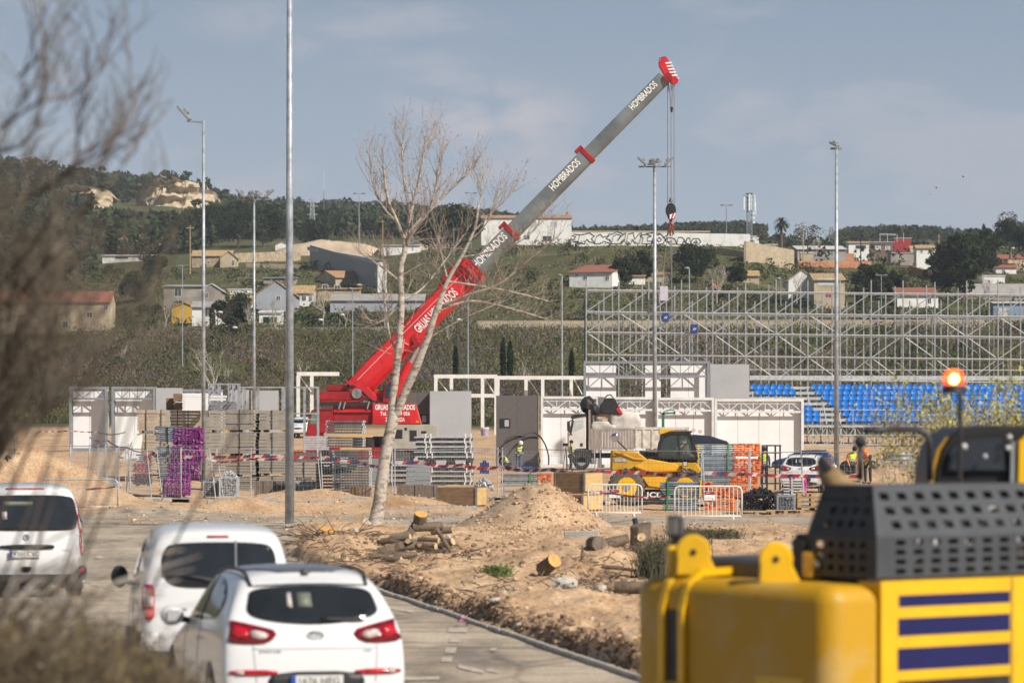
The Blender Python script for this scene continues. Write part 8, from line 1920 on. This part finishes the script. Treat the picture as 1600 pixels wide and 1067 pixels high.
def person(label, loc, rz, J, hat=hatw, top=vest, leg=jean, sleeves=darkc, group=None):
    """J: joints in metres, x right, y forward is -y (facing -y)"""
    t = thing('person', label, 'person', loc, rz, group); B = {}; Ed = []
    def p(k, r): B[k] = (tuple(J[k]), r)
    for k, r in (('pelvis',.12),('chest',.13),('neck',.058),('head',.075)): p(k, r)
    B['crown'] = (tuple(V3(J['head'])+(V3(J['head'])-V3(J['neck'])).normalized()*.11), .07); B['nose'] = (tuple(V3(J['head'])+V3(J.get('face', (0,-1,0))).normalized()*.095), .018)
    Ed += [('pelvis','chest'),('chest','neck'),('neck','head'),('head','crown'),('head','nose')]
    for s in 'LR':
        for k, r in (('sh'+s,.06),('el'+s,.045),('wr'+s,.032),('hip'+s,.085),('kn'+s,.058),('an'+s,.042),('toe'+s,.035)): p(k, r)
        Ed += [('chest','sh'+s),('sh'+s,'el'+s),('el'+s,'wr'+s),('pelvis','hip'+s),('hip'+s,'kn'+s),('kn'+s,'an'+s),('an'+s,'toe'+s)]
        d = (V3(J['wr'+s])-V3(J['el'+s])).normalized(); sd = d.cross(V3((0,1,.2))).normalized(); pm_ = V3(J['wr'+s])+d*.07; B['palm'+s] = (tuple(pm_), (.036,.018)); Ed.append(('wr'+s,'palm'+s))
        for i, L in enumerate((.062,.075,.078,.065)):
            a = pm_+sd*(.026-.017*i)+d*.02; cu = V3((0,-.35,-.2)); f1 = a+d*L*.5; f2 = f1+(d+cu).normalized()*L*.5; B['f%d%s' % (i, s)] = (tuple(f1), .009); B['g%d%s' % (i, s)] = (tuple(f2), .008); Ed += [('palm'+s,'f%d%s' % (i, s)),('f%d%s' % (i, s),'g%d%s' % (i, s))]
        th1 = V3(J['wr'+s])+d*.035+sd*.045; B['th'+s] = (tuple(th1), .010); Ed.append(('wr'+s,'th'+s))
    skin_mesh('body', B, Ed, skin, t, 1)
    pc = V3(J['pelvis']); cc = V3(J['chest'])
    v = {'pelvis': (tuple(pc.lerp(cc, .1)), (.165,.125)), 'mid': (tuple(pc.lerp(cc, .55)), (.165,.13)), 'chest': (tuple(cc), (.185,.13)), 'nk': (tuple(cc.lerp(V3(J['neck']), .6)), .075)}; e = [('pelvis','mid'),('mid','chest'),('chest','nk')]
    for s in 'LR': v['sh'+s] = (tuple(J['sh'+s]), .078); e.append(('chest','sh'+s))
    ve = skin_mesh('vest', v, e, top, t, 2)
    for f in (.30, .55):
        c = pc.lerp(cc, f); q = MB(); q.path([c+V3((math.cos(a)*.205, math.sin(a)*.165, 0)) for a in [k*math.pi/8 for k in range(16)]], .018, 5, closed=True); q.build('reflective_band', silver, ve)
    for s in 'LR': skin_mesh('sleeve', {'a': (tuple(J['sh'+s]), .07), 'b': (tuple(J['el'+s]), .058), 'c': (tuple(V3(J['el'+s]).lerp(V3(J['wr'+s]), .9)), .043)}, [('a','b'),('b','c')], sleeves, t, 1)
    tv = {'p': (tuple(pc), (.16,.125)), **{'h'+s: (tuple(J['hip'+s]), .105) for s in 'LR'}, **{'k'+s: (tuple(J['kn'+s]), .075) for s in 'LR'}, **{'a'+s: (tuple(J['an'+s]), .062) for s in 'LR'}}
    skin_mesh('trousers', tv, [(a, b) for s in 'LR' for a, b in (('p','h'+s),('h'+s,'k'+s),('k'+s,'a'+s))], leg, t, 1)
    for s in 'LR': a = V3(J['an'+s]); b = V3(J['toe'+s]); skin_mesh('boot', {'a': (tuple(a), .062), 'b': (tuple(a.lerp(b, .5)-V3((0,0,.005))), .052), 'c': (tuple(b), .042)}, [('a','b'),('b','c')], boot, t, 1)
    hd = V3(J['head']); ax = (hd-V3(J['neck'])).normalized(); mb = MB(); mb.M = T(hd+ax*.055) @ ax.to_track_quat('Z','Y').to_matrix().to_4x4(); fd = V3(J.get('face', (0,-1,0)))
    if hat: mb.ball((0,0,.03), .128, 14, 8, (1,1.12,.95)); mb.cyl((0,0,.0), (0,0,1), .150, .018, 16); mb.build('helmet', hat, t, smooth=True)
    else: mb.ball((0,0,.02), .112, 12, 8, (1,1.1,1.05)); mb.build('hair', hair, t, smooth=True)
    fm_ = T(hd) @ (-fd).to_track_quat('Y','Z').to_matrix().to_4x4()
    for sx in (-1, 1): q = MB(); q.M = fm_; q.ball((sx*.033,-.083,.012), .012, 8, 6); q.build('eye', blackp, t); q = MB(); q.M = fm_; q.ball((sx*.088,0,0), .024, 8, 6, (.4,.7,1)); q.build('ear', skin, t)
    q = MB(); q.M = fm_; q.box(-.026,.026,-.092,-.082,-.052,-.044); q.build('mouth', redd, t); return t
STAND = dict(pelvis=(0,0,.95), chest=(0,0,1.32), neck=(0,0,1.50), head=(0,-.02,1.62), shL=(-.19,0,1.43), shR=(.19,0,1.43), elL=(-.25,.02,1.14), elR=(.25,.02,1.14), wrL=(-.22,-.12,.92), wrR=(.22,-.12,.92), hipL=(-.10,0,.88), hipR=(.10,0,.88), knL=(-.11,-.02,.49), knR=(.11,-.02,.49), anL=(-.11,.02,.08), anR=(.12,.02,.08), toeL=(-.12,-.16,.04), toeR=(.13,-.16,.04))
def pose(**k): d = dict(STAND); d.update(k); return d
wp = W(810, 26.5)
person('person in white helmet, yellow vest and jeans bending over the black pipe loops', wp, R(25), pose(chest=(.0,-.14,1.29), neck=(0,-.22,1.46), head=(0,-.28,1.57), face=(0,-1,-.5), shL=(-.19,-.15,1.40), shR=(.19,-.15,1.40), elL=(-.24,-.28,1.14), elR=(.20,-.30,1.13), wrL=(-.10,-.46,1.02), wrR=(.08,-.48,1.04), knL=(-.14,-.08,.5), knR=(.14,.02,.5), anL=(-.16,.0,.08), anR=(.17,.10,.08), toeL=(-.18,-.18,.04), toeR=(.2,-.08,.04)))
person('person crouching with a lime vest left of the bending worker', W(790, 26.6), R(-60), pose(pelvis=(0,.15,.42), chest=(0,-.12,.72), neck=(0,-.24,.86), head=(0,-.33,.94), face=(0,-1,-.6), shL=(-.19,-.16,.82), shR=(.19,-.16,.82), elL=(-.22,-.30,.55), elR=(.22,-.30,.55), wrL=(-.12,-.45,.35), wrR=(.12,-.45,.35), hipL=(-.11,.13,.40), hipR=(.11,.13,.40), knL=(-.16,-.25,.48), knR=(.16,-.2,.30), anL=(-.15,-.05,.08), anR=(.15,.15,.08), toeL=(-.16,-.22,.04), toeR=(.16,-.02,.04)), hat=None, leg=darkc)
person('person in a yellow vest half hidden by the tipper cab, beside a tripod', W(892, 26.9), R(100), pose(), leg=darkc, hat=None)
person('person with dark hair and lime vest behind the orange ended tubes', W(1194, 34.5), R(160), pose(), leg=darkc, hat=None, sleeves=darkc)
person('person in a lime vest with red collar working beside the dirt mound', W(1331, 33.5), R(20), pose(chest=(0,-.1,1.28), neck=(0,-.18,1.44), head=(0,-.26,1.55), shL=(-.19,-.1,1.38), shR=(.19,-.1,1.38)), hat=None, leg=darkc, sleeves=vesto)
person('person in orange vest and orange helmet right beside the lime vested one', W(1356, 35.5), R(-20), pose(chest=(0,-.25,1.2), neck=(0,-.40,1.3), head=(0,-.5,1.36), face=(0,-1,-.8), shL=(-.19,-.28,1.28), shR=(.19,-.28,1.28), elL=(-.22,-.4,1.0), elR=(.22,-.4,1.0), wrL=(-.15,-.5,.75), wrR=(.15,-.5,.75)), hat=hato, top=vesto, leg=darkc)
dz = zt(716, 44.5)-.30-hl.z
sit = pose(pelvis=(0,0,.50), chest=(0,-.02,.86), neck=(0,-.02,1.03), head=(0,-.04,1.15), shL=(-.19,0,.96), shR=(.19,0,.96), elL=(-.24,-.15,.72), elR=(.24,-.15,.72), wrL=(-.14,-.38,.72), wrR=(.14,-.38,.72), hipL=(-.1,-.02,.46), hipR=(.1,-.02,.46), knL=(-.12,-.45,.50), knR=(.12,-.45,.50), anL=(-.12,-.5,.1), anR=(.12,-.5,.1), toeL=(-.12,-.66,.06), toeR=(.12,-.66,.06))
pz = P(1063, 716, FP/44.5); person('person driving the yellow telehandler, white helmet, behind the cab glass', Vector((pz.x, pz.y-.45, pz.z-.62)), R(70), sit, top=darkc, leg=darkc)
# tripod, pipes and odds near the workers
t = thing('survey_tripod', 'thin black tripod with a camera head left of the tipper cab', 'tripod', W(884, 27)); 
for a, b in ((-.18,0),(.12,.1),(.05,-.12)): MB().tube((a,b,0),(.02,0,1.45),.022,None,5).build('leg', blackp, t)
MB().box(-.18,.14,-.08,.08,1.45,1.62).build('camera_head', blackp, t, bevel=.02)
for lab, pts in (('left black plastic pipe loop leaning on the taupe wall',[(786,722),(785,706),(788,692),(798,683),(812,680),(826,686),(838,702),(843,718),(841,728)]),('right black plastic pipe loop rising before the white cabin',[(812,700),(814,688),(822,678),(832,675),(843,681),(852,695),(857,712),(857,726)])):
    Y = FP/26; P3 = [P(u, y, Y+.2*i) for i, (u, y) in enumerate(pts)]; o0 = P3[0]; t = thing('pipe_loop', lab, 'pipe', o0); q = []
    for i in range(len(P3)-1):
        a = P3[max(0,i-1)]; b = P3[i]; c = P3[i+1]; d = P3[min(len(P3)-1,i+2)]
        for k in range(4): u_ = k/4; q.append(.5*((2*b)+(c-a)*u_+(2*a-5*b+4*c-d)*u_*u_+(3*b-a-3*c+d)*u_**3)-o0)
    q.append(P3[-1]-o0); MB().path(q, .045, 8).build('pipe', blackp, t, smooth=True)
def small(name, label, cat, u, s, fn, m, dz=0): mb = MB(); fn(mb); o = mb.build(name, m, None, bevel=.015); o.location = W(u, s, dz); return tag(o, label, cat)
bkt = mat('lilac_bucket', (.38,.34,.48), .5)
t = thing('bucket', 'lilac bucket with a white lid between the pale panel and the taupe wall', 'bucket', W(757.5, 22, .0)); t.location.z = zt(681, 22); MB().tube((0,0,0),(0,0,.5),.26,.30,16).build('tub', bkt, t); MB().cyl((0,0,.56),(0,0,1),.31,.1,16).build('lid', steelw, t)
small('blue_can', 'navy blue jerry can right of the wide frame stack', 'can', 757, 28.5, lambda m: (m.box(-.25,.25,-.2,.2,0,.62), m.box(-.10,.10,-.06,.06,.62,.75)), mat('navy_can', (.01,.04,.16), .5))
small('tool_case', 'small red tool case at the feet of the bending worker', 'case', 799, 27, lambda m: m.box(-.18,.18,-.1,.1,0,.28), mat('case_red', (.6,.06,.04), .5)); small('gas_bottle', 'blue gas bottle lying right of the red tool case', 'bottle', 824, 27, lambda m: (m.cyl((0,0,.14),(1,0,0),.14,.6,12), m.cyl((.36,0,.14),(1,0,0),.05,.12,8)), mat('navy_can', (.01,.04,.16), .5))
small('cardboard_box', 'pale cardboard box between the workers and the red case', 'box', 808, 27.4, lambda m: m.box(-.25,.25,-.15,.15,0,.22), tanw)
# tarpaulins and scrap on the left
t = thing('tarpaulin', 'crumpled white tarpaulin on the left mound before the first cabin', 'tarpaulin', P(112, 712, FP/37)); t.location.z = gz(t.location.x, t.location.y)+.05; mb = MB(); n = 16; vs = []
for j in range(n):
    for i in range(n): x = -1.2+2.2*i/(n-1); y = -.4+.8*j/(n-1); vs.append((x, y, .22+.28*abs(noise.noise(Vector((x*2.2, y*3, 1))))+.15*math.exp(-((x-.1)/.4)**2)))
mb.add(vs, [(j*n+i, j*n+i+1, (j+1)*n+i+1, (j+1)*n+i) for j in range(n-1) for i in range(n-1)]); mb.build('sheet', white, t)
t = thing('plastic_film', 'pale blue plastic sheet pile before the left cabins', 'plastic sheet', P(145, 708, FP/36)); t.location.z = gz(t.location.x, t.location.y); mb = MB(); mb.ball((0,0,.15), .9, 14, 8, (1.4,.6,.28), .12); mb.build('film', mat('pale_blue_film', (.30,.38,.45), .5, 0, .2, 3), t)
t = thing('white_wrap', 'torn white wrapping hanging on the tan board stack beside the second cabin', 'wrapping', P(207, 722, FP/35)); mb = MB()
for k in range(7): mb.add([(-.5+rnd(-.1,.1),-.02*k,rnd(0,.3)),(.3+rnd(-.1,.1),-.03*k,rnd(0,.2)),(.45,-.02*k,1.0+rnd(0,.4)),(.1,-.04*k,.8+rnd(0,.4))], [(0,1,2,3)])
mb.build('sheet', white, t)
# timber pile and black bags by the right mound
t = thing('timber_pile', 'low pile of grey timber right of the dirt mound, beside the hand rail', 'timber pile', W(1412, 33)); mb = MB()
for k in range(8): mb.box(-1.1+rnd(-.15,.1), 1.1+rnd(-.1,.15), 0, .8, k*.13, k*.13+.10)
mb.build('boards', deckt, t)
for u, s, l in ((1325,31,'black sack at the feet of the lime vested worker'),(1362,31,'round black roll behind the orange helmeted worker')): small('black_sack', l, 'sack', u, s, lambda m: m.ball((0,0,.45), .5, 10, 8, (.9,.7,1), .1), blackp)
t = thing('tyre_pile', 'grey pile of old tyres on the ground left of the sapling', 'tyre pile', W(1405, 25)); mb = MB()
for k in range(3): mb.path([(math.cos(a)*.85, math.sin(a)*.8, .2+k*.3) for a in [j*math.pi/8 for j in range(16)]], .2, 7, closed=True)
mb.build('tyres', mgrey, t)
# three birds
for u, y, l in ((1505,276,'dark bird high at the right of the sky'),(1463,293,'small dark bird left of the higher bird'),(1455,303,'pale bird lowest in the right sky')):
    mb = MB(); mb.add([(-.5,0,.12),(0,-.1,0),(0,.1,0)],[(0,1,2)]); mb.add([(.5,0,.16),(0,-.1,0),(0,.1,0)],[(0,1,2)]); mb.ball((0,0,-.02),.11,8,6,(.8,2,.8)); o = mb.build('bird', steelw if 'pale' in l else blackp, None); o.location = P(u, y, 420); tag(o, l, 'bird')
# ------------------------------------------------------------------ haze
mb = MB(); mb.box(-4200, 4200, -130, 5200, -60, 190); hz = mb.build('haze', None); hz.display_type = 'WIRE'
hm = bpy.data.materials.new('haze_air'); hm.use_nodes = True; t_ = hm.node_tree; t_.nodes.clear(); ov = t_.nodes.new('ShaderNodeOutputMaterial'); pv = t_.nodes.new('ShaderNodeVolumePrincipled')
pv.inputs['Color'].default_value = (.80,.88,1.0,1); pv.inputs['Density'].default_value = .0001; pv.inputs['Anisotropy'].default_value = .0
t_.links.new(pv.outputs[0], ov.inputs['Volume']); hz.data.materials.append(hm); tag(hz, kind='stuff')
